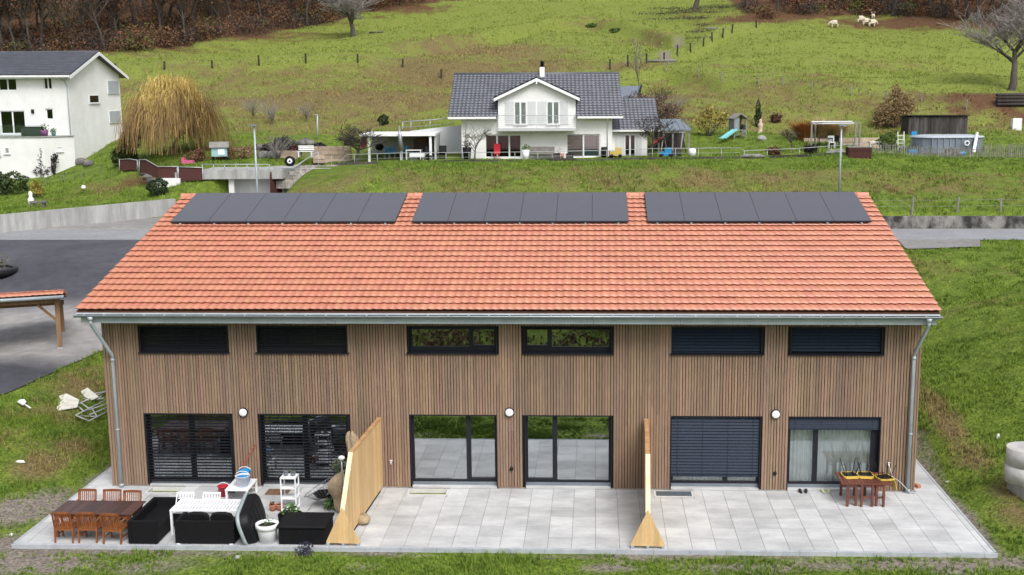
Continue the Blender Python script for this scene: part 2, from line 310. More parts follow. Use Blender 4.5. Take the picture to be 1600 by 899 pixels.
def H(x, y):
    x = np.atleast_1d(np.asarray(x, float)); y = np.atleast_1d(np.asarray(y, float)); z = H0(x, y)
    for px, py, amp, wd in RIMS:
        d = y-np.interp(x, px, py); e_ = sstep(px[0]-6, px[0], x)*(1-sstep(px[-1], px[-1]+6, x)); z = z + amp*np.tanh(d/wd)*np.exp(-(d/11)**2)*e_
    # the road bench
    k = sstep(RY0-2.5, RY0-.6, y)*(1-sstep(RY1+.35, RY1+.6, y)); z = z*(1-k) + (ROADZ-.03)*k
    kl = (1-sstep(-19.3, -18.0, x))*sstep(RY1, RY1+.4, y)*(1-sstep(.05, .3, wall_side(x, y)))*sstep(-75, -65, x); z = z*(1-kl)+(ROADZ-.03)*kl
    # terrace and house platform
    e = np.maximum(np.maximum(-13.85-x, x-13.78), np.maximum(-5.0-y, y-17.8)); k = 1-sstep(.02, .9, e); z = z*(1-k) + (-.13)*k
    # tussocks and small mounds on the banks and the hill, none on paved or mown ground
    far = sstep(38, 46, y); rough = .05 + .95*far
    lawn = np.exp(-((x+5)/22)**2-((y-58)/7)**2)*far
    a = vnoise(x, y, 2.3, 1)*.10 + vnoise(x, y, 5.5, 2)*.16 + vnoise(x*.6, y, 13, 3)*.8*sstep(60, 95, y) + vnoise(x*.4, y*1.3, 2.6, 8)*.22 + vnoise(x, y, .9, 4)*.05
    flat = np.maximum(sstep(RY0-2, RY0-.5, y)*(1-sstep(RY1+1, RY1+2.2, y)), (1-sstep(-14, -12, x))*sstep(12, 16, y)*(1-sstep(0, 2, wall_side(x, y))))
    near = sstep(.3, 3, e)
    z = z + a*rough*(1-flat)*(1-lawn*.9)*near + vnoise(x, y, 1.1, 6)*.035*near*(1-far)*(1-flat)
    return z
def hz(x, y): return float(H(x, y)[0])
def G(u, v, t0=22.0, t1=330.0):
    """pixel -> point on the ground along the line of sight (first hit)"""
    D = FW + RT*(u-CX)/F + UP*(449.5-v)/F; t = np.linspace(t0, t1, 900); p = CAM + t[:, None]*D; g = p[:, 2]-H(p[:, 0], p[:, 1])
    i = np.argmax(g < 0) if (g < 0).any() else len(t)-1
    p = CAM + t[max(i-1, 0)]*D; q = CAM + t[i]*D; f = g[max(i-1, 0)]/(g[max(i-1, 0)]-g[i]+1e-9) if i else 0
    r = p+(q-p)*np.clip(f, 0, 1); return np.array([r[0], r[1], hz(r[0], r[1])])
def A(u, d, v=200):
    """ground point on the bearing of pixel column u at depth d"""
    p = P(u, v, d=d); return np.array([p[0], p[1], hz(p[0], p[1])])

# zones of different growth: straw-coloured old grass, bare soil and gravel, fallen leaves; gully shade painted in leaf colour
def blobs(x, y, lst):
    o = np.zeros(np.shape(x))
    for u, v, rx, ry, s in lst:
        g = _gc.setdefault((u, v), G(u, v)); o = np.maximum(o, s*np.exp(-((x-g[0])/rx)**2 - ((y-g[1])/ry)**2))
    return o
_gc = {}
DRY = [(330,140,22,9,.5),(450,170,26,12,.55),(580,140,20,12,.55),(600,180,14,8,.5),(760,95,18,10,.6),(1000,160,9,9,.6),(1300,160,24,6,.45),(1450,165,16,6,.45),(1100,130,12,6,.4),(900,275,40,3,.4),(350,160,14,9,.75),(520,150,16,9,.8),(640,150,12,9,.8),(690,110,12,10,.9),(760,80,14,12,.85),(850,100,9,9,.75),(430,185,12,6,.6),(300,150,9,9,.6),(1020,60,9,7,.6),(930,40,8,6,.5),(1010,170,6,7,.9),(1050,150,8,6,.75),(1230,150,14,6,.6),(1330,165,12,5,.65),(1500,170,10,5,.6),
       (1400,100,16,5,.4),(1290,120,8,3,.55),(1150,105,6,3,.5),(980,100,8,4,.7),(300,120,12,8,.5),(220,85,10,6,.5),(560,85,14,5,.35),
       (90,645,1.6,1.2,.7),(130,600,1.8,2.2,.75),(70,725,1.0,1.6,.8),(30,690,1.5,1.2,.5),(110,700,1,1.2,.65),(20,650,1.2,.8,.5),(1466,640,.6,6,.85),(1492,680,.6,3.5,.85),(1520,715,.7,2,.8),(1575,760,.9,1.4,.75),(1590,805,.8,1.2,.7),(1462,640,.6,4,.6),(1500,700,.7,1.2,.5),
       (1500,420,6,3,.35),(1480,490,8,1.2,.4),(1590,500,4,5,.2),(700,290,12,4,.5),(900,285,16,4,.5),(1150,280,18,5,.55),(1400,290,14,5,.5),(1560,280,10,4,.45),(560,280,9,4,.5),(800,262,14,2,.25),(180,290,6,3,.5),(100,310,5,3,.4)]
DIRT = [(40,880,3,.9,.95),(110,862,4,.35,1.),(20,850,1.5,.8,.9),(100,885,4,.7,.75),(30,800,1.2,1.2,.9),(75,790,.8,1.6,.9),(1300,885,2.2,.5,.85),(1180,888,2.0,.45,.8),(1400,885,2.0,.4,.8),(1500,885,2.4,.6,.9),(1570,880,1.5,.6,.9),(1080,870,1.6,.28,.9),(960,888,.9,.35,.7),(560,885,.8,.4,.6),(590,863,.9,.35,.95),(1020,870,1.4,.4,1.),(820,886,.5,.25,.5),(1245,868,1.2,.22,.8),
        (1450,700,.3,2.0,.6),(1042,88,1.2,6,.75),(1060,72,1.2,5,.6),(440,238,5,1.5,.6)]
LEAF_SHADE = [(365,232,7,1.6,.75),(325,246,4,1.2,.6),(445,232,8,1.2,.65),(400,240,4,1,.5),(1095,40,3,12,.42),(1080,18,8,7,.4),(1030,20,7,5,.25),(460,215,9,4,.35),(1020,160,4,4,.5),(1050,185,4,4,.45),(340,222,6,4,.4),(1420,35,16,5,.9),(1540,40,14,5,.9),(1330,32,7,3,.6),(1180,30,8,4,.9),(300,45,25,7,.9),(100,60,25,8,.9),(430,30,14,6,.9),(630,12,10,4,.8),(60,75,14,6,.9),(690,12,7,3,.5),(590,28,2,2,.7),(1560,155,7,4,.9),(1480,150,5,4,.5),(210,258,3,3,.3),(225,282,4,2,.5),(1590,178,5,3,.7)]  # fallen leaves; the gully spots darken the ground for its twiggy shade
xs = np.concatenate([np.arange(-300, -70, 7), np.arange(-70, -42, 1.4), np.arange(-42, 42, .42), np.arange(42, 75, 1.2), np.arange(75, 301, 7)])
ys = np.concatenate([np.arange(-160, -40, 8), np.arange(-40, -9, 2), np.arange(-9, 4, .22), np.arange(4, 64, .42), np.arange(64, 120, .8), np.arange(120, 200, 1.6), np.arange(200, 341, 7)])
X, Y = np.meshgrid(xs, ys); Z = H(X, Y); nx, ny = len(xs), len(ys)
i0 = (np.arange(ny-1)[:, None]*nx + np.arange(nx-1)[None, :]).ravel()
quads = np.stack([i0, i0+1, i0+nx+1, i0+nx], 1)
FOR_L = [(-300,98),(-160,90),(0,86),(110,84),(215,82),(330,64),(420,52),(480,44),(560,24),(620,12),(690,2)]
FOR_R = [(1165,24),(1200,31),(1260,30),(1330,27),(1420,26),(1500,33),(1560,40),(1600,44),(1700,50)]
_fe = []
for E_ in (FOR_L, FOR_R): q_ = np.array([G(u, v) for u, v in E_]); _fe.append(q_[np.argsort(q_[:, 0])])
def in_forest(x, y):
    o = np.zeros(np.shape(x))
    for q_ in _fe: o = np.maximum(o, sstep(-1.5, 3.5, y-np.interp(x, q_[:, 0], q_[:, 1])+vnoise(x, y, 5, 31)*2)*sstep(q_[0, 0]-(25 if q_ is _fe[0] else 3), q_[0, 0]-(15 if q_ is _fe[0] else -3), x)*(1-sstep(q_[-1, 0]+2, q_[-1, 0]+8, x)))
    return o
def banks(x, y):
    o = np.zeros(np.shape(x))
    for k, (px, py, _, _) in enumerate(RIMS[:2]): d = np.interp(x, px, py)-y; o = np.maximum(o, (.52 if k == 0 else .5)*sstep(-1.5, 1.5, d)*sstep(62, 70, y)*sstep(px[0]-8, px[0], x)*(1-sstep(px[-1], px[-1]+8, x)))
    return o
def zones(x, y): return np.maximum(blobs(x, y, DRY), banks(x, y))*(1-in_forest(x, y)), np.maximum(blobs(x, y, DIRT), .72*(1-sstep(-.02, .26, np.abs(np.maximum(np.maximum(-13.85-x, x-13.78), np.maximum(-5.0-y, y-17.8))-.12)))), np.maximum(blobs(x, y, LEAF_SHADE), in_forest(x, y)*1.2)
dr, di, le = zones(X.ravel(), Y.ravel())
M_GROUND = mat('meadow', (.140,.192,.030), (.074,.112,.017), rough=.95, scale=1.3, bump=1.6, bscale=6, spec=.1, detail=8, fine=.5,
               mask=('pasture','dry','leaf','dirt'), maskcol=((.165,.198,.042),(.15,.118,.052),(.105,.058,.032),(.19,.165,.14)))
gr = fast_mesh('ground', np.stack([X.ravel(), Y.ravel(), Z.ravel()], 1), quads, M_GROUND, {'dry': dr, 'dirt': di, 'leaf': le, 'pasture': .85*sstep(56, 78, Y.ravel())}, True, sides=4); tag(gr, kind='structure')

# paved sheets draped over the benches
def sheet(name, ea, eb, n, m, mt, dz=.02, flatz=None, mask=None):
    ea, eb = np.array(ea, float), np.array(eb, float)
    def rs(e, k):
        s = np.concatenate([[0], np.cumsum(np.linalg.norm(np.diff(e[:, :2], axis=0), axis=1))]); t = np.linspace(0, s[-1], k)
        return np.stack([np.interp(t, s, e[:, 0]), np.interp(t, s, e[:, 1])], 1)
    a, b = rs(ea, n), rs(eb, n); t = np.linspace(0, 1, m)[:, None, None]; g = (a[None]*(1-t)+b[None]*t)
    zz = H(g[..., 0], g[..., 1])+dz if flatz is None else np.full(g.shape[:2], flatz)
    V = np.concatenate([g, zz[..., None]], 2).reshape(-1, 3); i = (np.arange(m-1)[:, None]*n+np.arange(n-1)[None]).ravel()
    at = {'mask': mask(V[:, 0], V[:, 1])} if mask else None
    return tag(fast_mesh(name, V, np.stack([i, i+1, i+n+1, i+n], 1), mt, at, True, sides=4), kind='structure')
M_ROAD = mat('asphalt_old', (.27,.275,.29), (.22,.225,.24), rough=.85, scale=.5, bump=.25, bscale=40, fine=.12)
M_PARK = mat('asphalt_brown', (.26,.25,.245), (.19,.185,.18), rough=.85, scale=.35, bump=.3, bscale=40, fine=.15)
M_DRIVE = mat('asphalt_new', (.052,.052,.064), (.078,.077,.092), rough=.75, scale=.25, bump=.3, bscale=40, fine=.15, mask=('mask',), maskcol=((.27,.26,.255),))
sheet('road', [(-95, RY0), (95, RY0)], [(-95, RY1), (95, RY1)], 100, 6, M_ROAD, flatz=ROADZ)
wd_ = (WL1-WL0)[:2]/np.linalg.norm((WL1-WL0)[:2])
pa = [(-64, RY1+.06), (-14, RY1+.06)]; pb = [tuple(WL0[:2]-wd_*32), tuple(WL1[:2]+wd_*12)]
sheet('pavement', pa, pb, 60, 12, M_PARK, flatz=ROADZ+.004)
k_ = MB(); k_.bx(-64, -14, RY1-.04, RY1+.10, ROADZ-.05, ROADZ+.028); o = k_.build('road_edge_stones', mat('kerb_stone', (.36,.35,.33), (.25,.24,.23), scale=3, bump=.3)); tag(o, kind='structure')
DA = [P(-300,640,z=1.5)[:2], P(-120,632,z=1.5)[:2], P(0,618,z=1.5)[:2], P(40,600,z=1.58)[:2], P(95,572,z=1.66)[:2], P(155,550,z=1.7)[:2], (-13.6, 14.5), (-12.9, 19), (-12.6, 25), (-12.4, RY0-.02)]
DB = [(-42, RY0-.02), (-36, RY0-.02), (-31, RY0-.02), (-26, RY0-.02), (-22, RY0-.02), (-18, RY0-.02), (-12.5, RY0-.02)]
g1, g2, g3 = P(70,528,z=1.9), P(10,525,z=2), P(140,500,z=2.3)
sheet('driveway', DA, DB, 70, 50, M_DRIVE, dz=.05, mask=lambda x, y: .95*np.exp(-((x-g1[0])/11)**2-((y-g1[1])/3.9)**2) + .02)
M_LEAFLITTER = M_GROUND
# footpath by the right-hand road
fp = [(float(P(1408,379,z=ROADZ)[0]), RY0-.01), (float(P(1540,378.5,z=ROADZ)[0]), RY0-.01)]; fq = [P(1418,386,z=ROADZ-.03)[:2], P(1532,386.5,z=ROADZ-.03)[:2]]
sheet('path', fq, fp, 30, 5, M_PARK, dz=.06)

# ------------------------------------------------------------------ grass (nobody could count it)
M_GRASS = mat('grass_blades', (.18,.265,.034), (.095,.16,.022), rough=.75, scale=.8, spec=.2, island=.38, hue=.016, mask=('pasture','dry','leaf'), maskcol=((.205,.255,.05),(.26,.20,.085),(.14,.075,.038)))
def in_house(x, y): return (x > -13.95) & (x < 13.88) & (y > -5.02) & (y < 18.1)
def in_paved(x, y):
    a = (y > RY0-.2) & (y < RY1+.3)
    b = (x < -13) & (y > 30) & (wall_side(x, y) < .35)
    xs_ = np.interp(y, [DA[0][1], DA[1][1], DA[2][1], DA[3][1], DA[4][1], DA[5][1], 14.5, 19, 32], [DA[0][0], DA[1][0], DA[2][0], DA[3][0], DA[4][0], DA[5][0], -13.6, -12.9, -12.4]) if False else None
    pts = np.array([tuple(q) for q in DA]); yy = np.interp(x, pts[:6, 0], pts[:6, 1]); c = (x < -13.0) & (y > yy) & (y < 33)
    f1, f2 = np.array(fp+fq).min(0)-.1, np.array(fp+fq).max(0)+.1; e = (x > f1[0]) & (x < f2[0]) & (y > f1[1]) & (y < f2[1])
    return a | b | c | e
def tufts(name, n, x0, x1, y0, y1, h, wd, nb, seed, dens=None, keep=None):
    r = np.random.default_rng(seed); x = r.uniform(x0, x1, n); y = r.uniform(y0, y1, n)
    ok = ~in_house(x, y) & ~in_paved(x, y)
    if keep is not None: ok &= keep(x, y)
    x, y = x[ok], y[ok]; d, s, l = zones(x, y); nse = vnoise(x, y, .7, 11)*.5+.5+vnoise(x, y, 2.2, 12)*.35
    ok = (r.uniform(0, 1, len(x)) < np.clip(nse*1.3, .12, 1)) & (r.uniform(0, 1, len(x)) > s*1.08) & (r.uniform(0, 1, len(x)) > l*.8)
    x, y, d, l, nse = x[ok], y[ok], d[ok], l[ok], nse[ok]
    hh = h*(.45+.75*np.clip(nse, 0, 1.2))*(1+.35*d); p = np.stack([x, y, H(x, y)], 1)
    V, T, k = blades(p, hh, wd, nb, .75, seed); dn = np.clip(d + vnoise(x, y, .5, 14)*.25, 0, 1)
    return tag(fast_mesh(name, V, T, M_GRASS, {'dry': dn[k], 'leaf': l[k]*.8, 'pasture': .85*sstep(56, 78, y)[k]}), kind='stuff')
tufts('grass', 26000, -18, 17, -8.2, -4.96, .15, .018, 8, 21)
tufts('grass', 15000, -24, -13.7, -5, 14, .19, .02, 6, 22)
tufts('grass', 15000, 13.7, 25, -6, 16, .17, .02, 6, 23)
tufts('grass', 12000, 13, 30, 16, 31.5, .2, .028, 5, 24)
tufts('grass', 34000, -48, 42, 37.5, 53.5, .22, .03, 6, 25)
tufts('grass', 48000, -58, 60, 53, 112, .22, .05, 5, 26, keep=lambda x, y: (np.exp(-((x+4)/17)**2-((y-57)/5)**2) < .4))
tufts('grass', 42000, -75, 75, 112, 205, .25, .09, 4, 27)
tufts('grass', 5000, -26, 45, 51, 62, .10, .04, 4, 28)

# brushwood on the bank facing the house (seen mirrored in the upper windows)
_r = np.random.default_rng(40); _n = 2600; _x = _r.uniform(-45, 40, 260); _y = _r.uniform(-31, -17, 260); ok_ = (np.abs(_x-2.7) > 5) | (_y > -26); _x, _y = _x[ok_], _y[ok_]
_bl = [(a, b_, hz(a, b_)+.5, q*1.1, q, q*.8) for a, b_, q in zip(_x, _y, _r.uniform(.6, 1.5, len(_x)))]
V_, T_ = leaves(clump_points(70000, _bl, 41, .3), .10, 42); tag(fast_mesh('brushwood', V_, T_, mat('brushwood_leaves', (.15,.08,.05), (.065,.06,.03), rough=.8, scale=.6, island=.5, hue=.03), sides=4), kind='stuff')

# ------------------------------------------------------------------ materials of built things
M_SLAB = mat('concrete_paving', (.545,.55,.555), (.37,.375,.385), rough=.7, scale=1.1, stretch=(.7,1.2,1), bump=.15, bscale=30, island=.12, contrast=(.36,.72), fine=.04)
M_KERB = mat('kerb', (.42,.44,.47), (.33,.35,.38), rough=.8, scale=3, bump=.2, bscale=40)
M_CONC = mat('raw_concrete', (.42,.42,.41), (.24,.24,.235), rough=.85, scale=1.2, stretch=(1.6,1.6,.25), bump=.3, bscale=25, contrast=(.3,.7), fine=.08)
M_CONC_OLD = mat('weathered_concrete', (.26,.25,.235), (.035,.034,.032), rough=.9, scale=1.0, stretch=(1.2,1.2,.8), bump=.5, bscale=20, contrast=(.38,.6), fine=.2)
M_BATTEN = mat('larch_batten', (.278,.184,.126), (.222,.156,.116), rough=.75, scale=1.2, stretch=(1.5,1.5,.3), island=.17, hue=.012, spec=.25, fine=.1)
M_BLACK = mat('black_membrane', (.012,.011,.011), (.018,.016,.015), rough=.9)
M_ANTH = mat('anthracite_frame', (.013,.014,.02), (.016,.017,.024), rough=.45, spec=.25)
M_SLATD = mat('dark_blind', (.014,.015,.019), (.018,.018,.023), rough=.4, spec=.4)
M_SLATB = mat('blue_grey_blind', (.022,.033,.055), (.027,.038,.06), rough=.5, spec=.15)
M_ZINC = mat('zinc', (.40,.455,.49), (.33,.375,.41), rough=.45, scale=1.5, metal=.15, spec=.5, fine=.05)
M_ZINCD = mat('zinc_dull', (.22,.255,.29), (.17,.2,.235), rough=.5, scale=1.5, metal=.3, spec=.5, fine=.05)
M_TILE = mat('clay_tile', (.475,.192,.122), (.43,.165,.10), rough=.42, scale=1.4, island=.06, hue=.005, spec=.6, fine=.05)
M_RIDGE = mat('ridge_clay', (.52,.215,.135), (.45,.175,.11), rough=.45, scale=2, island=.1, spec=.5)
M_PV = mat('solar_cell', (.060,.060,.077), (.067,.067,.085), rough=.3, scale=2, spec=.8, coat=.2)
M_PVF = mat('solar_frame', (.026,.026,.034), (.03,.03,.038), rough=.4, spec=.3)
M_PVC = mat('white_plastic', (.78,.79,.80), (.72,.73,.74), rough=.4, spec=.5)
M_GLASS_R = glass_mat('coated_glass', (.5,.55,.55), .42, clear=.5)
M_GLASS = glass_mat('window_glass', (.8,.85,.85), .13)
M_GLASS_C = glass_mat('clear_glass', (.96,.98,.98), .07)
M_GLASS_L = glass_mat('shaded_glass', (.5,.55,.58), .22)
M_GLASS_U = glass_mat('upper_glass', (.4,.4,.4), .33)
M_ROOM = mat('room_wall', (.10,.10,.11), (.08,.08,.09))
M_CURT = mat('curtain', (.80,.82,.80), (.70,.72,.70), rough=.9, scale=2)
M_LAMP = mat('opal_lamp', (.85,.86,.88), (.8,.81,.83), rough=.3, spec=.5)
M_BLK = mat('black_plastic', (.008,.008,.010), (.011,.011,.013), rough=.5, spec=.2)
M_GRAVEL = mat('gravel', (.22,.21,.20), (.12,.115,.11), scale=20, bump=1)
M_WOODP = mat('pine_board', (.66,.46,.235), (.58,.38,.18), rough=.6, scale=2, stretch=(6,6,.5), island=.12, fine=.1)
M_WOODE = mat('pine_edge', (.78,.67,.46), (.68,.54,.33), rough=.6, scale=4, fine=.1)
M_WOODT = mat('pine_weathered', (.50,.30,.14), (.36,.20,.09), rough=.7, scale=4, fine=.15)

# ------------------------------------------------------------------ terrace
tx0, tx1, ty0 = -13.60, 13.60, -4.78
def fx(u, v): return float(P(u, v, y=0)[0])
wells = [(fx(238,764), fx(290,764)), (fx(640,764), fx(703,764)), (fx(1021,764), fx(1082,764))]
wy0, wy1 = -.62, -.06
tb = MB(); N_T = 0.668; jx = .06
gap = .006
xs_t = [tx0] + [jx + N_T*i for i in range(-40, 41) if tx0+.12 < jx+N_T*i < tx1-.12] + [tx1]
ysx = [0.0 - N_T*0] ; rows = [-.015] + [-.015-.795*i for i in range(1, 6)] + [ty0]
for i in range(len(xs_t)-1):
    for j in range(len(rows)-1):
        y1, y0 = rows[j], rows[j+1]; x0, x1 = xs_t[i], xs_t[i+1]
        cells = [(x0, x1)]
        if j == 0:
            for a, b in wells:
                nc = []
                for p, q in cells:
                    if q <= a or p >= b: nc.append((p, q)); continue
                    if p < a: nc.append((p, a))
                    if q > b: nc.append((b, q))
                cells = nc
            for p, q in cells:
                if q-p > .03: tb.bx(p+gap, q-gap, y0+gap, y1-gap, -.06, rng.uniform(-.002, .002))
            for a, b in wells:
                if x0 < b and x1 > a: tb.bx(max(x0, a)+gap, min(x1, b)-gap, y0+gap, wy0-.03, -.06, .001)
        else: tb.bx(x0+gap, x1-gap, y0+gap, y1-gap, -.06, rng.uniform(-.002, .002))
for xa, xb, dirn in ((tx0, LX0-.02, -1), (LX1+.02, tx1, 1)):      # side strips beside the house
    n = 26
    for j in range(n):
        y0 = -.015+j*N_T; m = (xa+xb)/2
        tb.bx(xa+gap, xb-gap, y0+gap, y0+N_T-gap, -.06, rng.uniform(-.002, .002))
tag(tb.build('terrace', M_SLAB), kind='structure')
jb = MB(); jb.bx(tx0+.01, tx1-.01, ty0+.01, -.62, -.10, -.012)
jb.bx(tx0+.01, LX0, -.62, 17, -.1, -.012); jb.bx(LX1, tx1-.01, -.62, 17, -.1, -.012)
xw = [LX0] + [q for a, b in wells for q in (a, b)] + [LX1]
for i in range(0, len(xw)-1, 2): jb.bx(xw[i], xw[i+1], -.62, .02, -.1, -.012)
tag(jb.build('terrace_bedding', mat('joint_sand', (.22,.215,.21), (.16,.155,.15), scale=8)), kind='structure')
kb = MB(); x = tx0-.08
while x < tx1+.08:
    e = min(x+1.0, tx1+.08); kb.bx(x+.002, e-.002, ty0-.085, ty0-.004, -.3, .004); x += 1.0
for xx in (tx0-.085, tx1+.005):
    y = ty0-.085
    while y < 17: kb.bx(xx, xx+.08, y+.002, y+.998, -.3, .004); y += 1.0
tag(kb.build('kerb', M_KERB, bevel=.012), kind='structure')
for i, (a, b) in enumerate(wells):
    m = MB(); m.bx(a, a+.06, wy0, wy1, -.5, .003); m.bx(b-.06, b, wy0, wy1, -.5, .003); m.bx(a+.06, b-.06, wy0, wy0+.05, -.5, .003); m.bx(a+.06, b-.06, wy1-.05, wy1, -.5, .003); m.bx(a+.06, b-.06, wy0+.05, wy1-.05, -.5, -.35)
    t = thing('light_well', ['pale concrete light well sunk in the paving behind the brown garden table', 'open concrete light well in front of the uncovered glass door in the middle', 'light well under a steel grating in front of the lowered blind'][i], 'light well', ((a+b)/2, wy0, 0), 'light wells along the facade')
    m.build('frame', mat('well_concrete', (.62,.61,.59), (.54,.53,.51), scale=3) if i == 0 else MATS['well_concrete'], t)
    if i == 2:
        g = MB(); g.bx(a+.06, b-.06, wy0+.05, wy1-.05, -.04, -.012)
        k = a+.07
        while k < b-.07: g.bx(k, k+.012, wy0+.05, wy1-.05, -.011, .006); k += .034
        g.build('grating', mat('grating_steel', (.20,.25,.29), (.16,.2,.24), rough=.5, metal=.4), t)

# ------------------------------------------------------------------ row house
HOUSE = thing('row_house', 'long timber clad row house with red tiled roof carrying solar panels', 'house', ((LX0+LX1)/2, 8.6, 0))
def fx(u, v): return float(P(u, v, y=0)[0])
UZ0, UZ1 = 4.42, 5.27; DZ0, DZ1 = 0.05, 2.41
UP_ = [(fx(216.5,510), fx(354.5,510)), (fx(400,510), fx(541.5,510)), (fx(636.6,510), fx(775.8,510)), (fx(818,510), fx(957,510)), (fx(1049.5,510), fx(1191.5,510)), (fx(1236,510), fx(1380,510))]
DN_ = [(fx(226,648), fx(359.5,648)), (fx(405,648), fx(543,648)), (fx(640.3,648), fx(776.3,648)), (fx(819.4,648), fx(956,648)), (fx(1048.4,649), fx(1189.6,649)), (fx(1232.6,650), fx(1376.9,651))]
HOLES = [(a, b, UZ0, UZ1) for a, b in UP_] + [(a, b, DZ0, DZ1) for a, b in DN_]
def rects(x0, x1, z0, z1, holes):
    X_ = sorted({x0, x1, *[h[0] for h in holes], *[h[1] for h in holes]}); out = []
    for a, b in zip(X_, X_[1:]):
        iv = [(z0, z1)]
        for h in holes:
            if h[0] < b-1e-4 and h[1] > a+1e-4:
                n = []
                for p, q in iv:
                    if h[3] <= p or h[2] >= q: n.append((p, q)); continue
                    if p < h[2]: n.append((p, h[2]))
                    if q > h[3]: n.append((h[3], q))
                iv = n
        out += [(a, b, p, q) for p, q in iv]
    return out
WT = 5.84
m = MB()
for a, b, p, q in rects(LX0+.06, LX1-.06, 0.02, WT, HOLES): m.bx(a, b, .05, .36, p, q)
m.bx(LX0+.06, LX0+.36, .36, 17.6, 0, WT); m.bx(LX1-.36, LX1-.06, .36, 17.6, 0, WT); m.bx(LX0+.36, LX1-.36, 17.3, 17.6, 0, WT)
RIDY, RIDZ, EAVZ, EAVY = 8.85, 8.52, 5.94, -.94
slope = (RIDZ-EAVZ)/(RIDY-EAVY)
for xg in (LX0+.06, LX1-.36): m.prism([(xg, .05, WT), (xg, 17.6, WT), (xg, RIDY, RIDZ-.32)], (.3, 0, 0))
m.build('wall', M_BLACK, HOUSE)
# battens: the boards are one skin
m = MB(); pitch = .0895; nb = int((LX1-LX0)/pitch); r = random.Random(3)
for i in range(nb):
    xa = LX0+i*pitch+.006; wd = r.choice((.066, .070, .070, .074)); xb = xa+wd
    iv = [(.03, 5.58)]
    for h in HOLES:
        if xb > h[0]-.004 and xa < h[1]+.004:
            n = []
            for p, q in iv:
                if h[3]+.02 <= p or h[2]-.02 >= q: n.append((p, q)); continue
                if p < h[2]-.04: n.append((p, h[2]-.04))
                if q > h[3]+.012: n.append((h[3]+.012, q))
            iv = n
    for p, q in iv:
        if q-p < .04: continue
        if q-p > 2.2 and r.random() < .5:
            c = r.uniform(p+.8, q-.8); m.bx(xa, xb, -.005+r.uniform(0,.004), .045, p, c-.001); m.bx(xa, xb, -.005+r.uniform(0,.004), .045, c+.001, q)
        else: m.bx(xa, xb, -.005+r.uniform(0,.004), .045, p, q)
for xs_ in (LX0+.005, LX1-.055):                                   # boards of the gable sides
    y = .06
    while y < 17:
        top = RIDZ-.35-abs(y-RIDY)*slope; m.bx(xs_, xs_+.05, y, y+.068, .03, top); y += .0895
m.build('cladding', M_BATTEN, HOUSE)
m = MB()                                                        # pale base strip under the boards
m.bx(LX0+.02, LX1-.02, .012, .048, -.02, .028); m.build('plinth', M_CONC, HOUSE)

# windows
def blind(n0, n1, x0, x1, z0, z1, y, mt, parent, tilt, pitch_=.072, wd=.075, rail=True):
    b = MB(); z = z1
    b.bx(x0, x1, y-.04, y+.04, z1-.015, z1+.03)
    while z > z0+.03:
        z -= pitch_; rot = Matrix.Rotation(tilt, 3, 'X'); b.cbox(((x0+x1)/2, y, z), (x1-x0, wd, .004), rot)
    if rail: b.bx(x0, x1, y-.025, y+.025, z0, z0+.03)
    n = 4
    for k in range(n):
        xx = x0+(x1-x0)*(.07+.86*k/(n-1)); b.bx(xx-.004, xx+.004, y-.045, y-.04, z0, z1)
    return b.build('blind', mt, parent)
wlab = [None]*12
for i, (a, b) in enumerate(UP_):
    wn = MB(); z0, z1 = UZ0, UZ1; yf = .2
    fr = MB(); fr.bx(a, a+.03, -.015, .36, z0, z1); fr.bx(b-.03, b, -.015, .36, z0, z1); fr.bx(a+.03, b-.03, -.015, .36, z1-.03, z1)       # reveal lining
    fr.bx(a+.03, a+.10, yf, yf+.08, z0+.03, z1-.03); fr.bx(b-.10, b-.03, yf, yf+.08, z0+.03, z1-.03); fr.bx(a+.10, b-.10, yf, yf+.08, z0+.03, z0+.16); fr.bx(a+.10, b-.10, yf, yf+.08, z1-.14, z1-.03)
    c = {2: .705, 3: .29, 0: .68, 1: .32, 4: .68, 5: .32}[i]; xm = a+(b-a)*c; fr.bx(xm-.07, xm+.07, yf-.01, yf+.07, z0+.16, z1-.14)
    if c > .5: fr.bx(xm+.07, b-.10, yf-.005, yf+.07, z0+.16, z0+.21)
    else: fr.bx(a+.10, xm-.07, yf-.005, yf+.07, z0+.16, z0+.21)
    wo_ = fr.build('window', M_ANTH, HOUSE)
    g = MB(); g.bx(a+.10, b-.10, yf+.03, yf+.045, z0+.14, z1-.12); g.build('pane', M_GLASS_U if i in (2, 3) else M_GLASS, wo_)
    s_ = MB(); s_.add([(a-.05,-.075,z0-.035),(b+.05,-.075,z0-.035),(b+.05,yf-.002,z0-.002),(a-.05,yf-.002,z0-.002),(a-.05,-.075,z0-.005),(b+.05,-.075,z0-.005),(b+.05,yf-.002,z0+.028),(a-.05,yf-.002,z0+.028)], [(0,3,2,1),(4,5,6,7),(0,1,5,4),(1,2,6,5),(2,3,7,6),(3,0,4,7)])
    s_.build('sill', M_ANTH, wo_)
    if i in (0, 1): blind(0,0, a+.035, b-.035, z0+.05, z1-.04, .10, M_SLATD, wo_, .75, .085)
    if i == 4: blind(0,0, a+.035, b-.035, z0+.08, z1-.04, .10, M_SLATB, wo_, .85, .10, .10)
    if i == 5: blind(0,0, a+.035, b-.035, z0+.12, z1-.04, .10, M_SLATB, wo_, .85, .10, .10)
    if i == 3: blind(0,0, a+.035, b-.035, z1-.12, z1-.03, .10, M_SLATD, wo_, .3, .03)
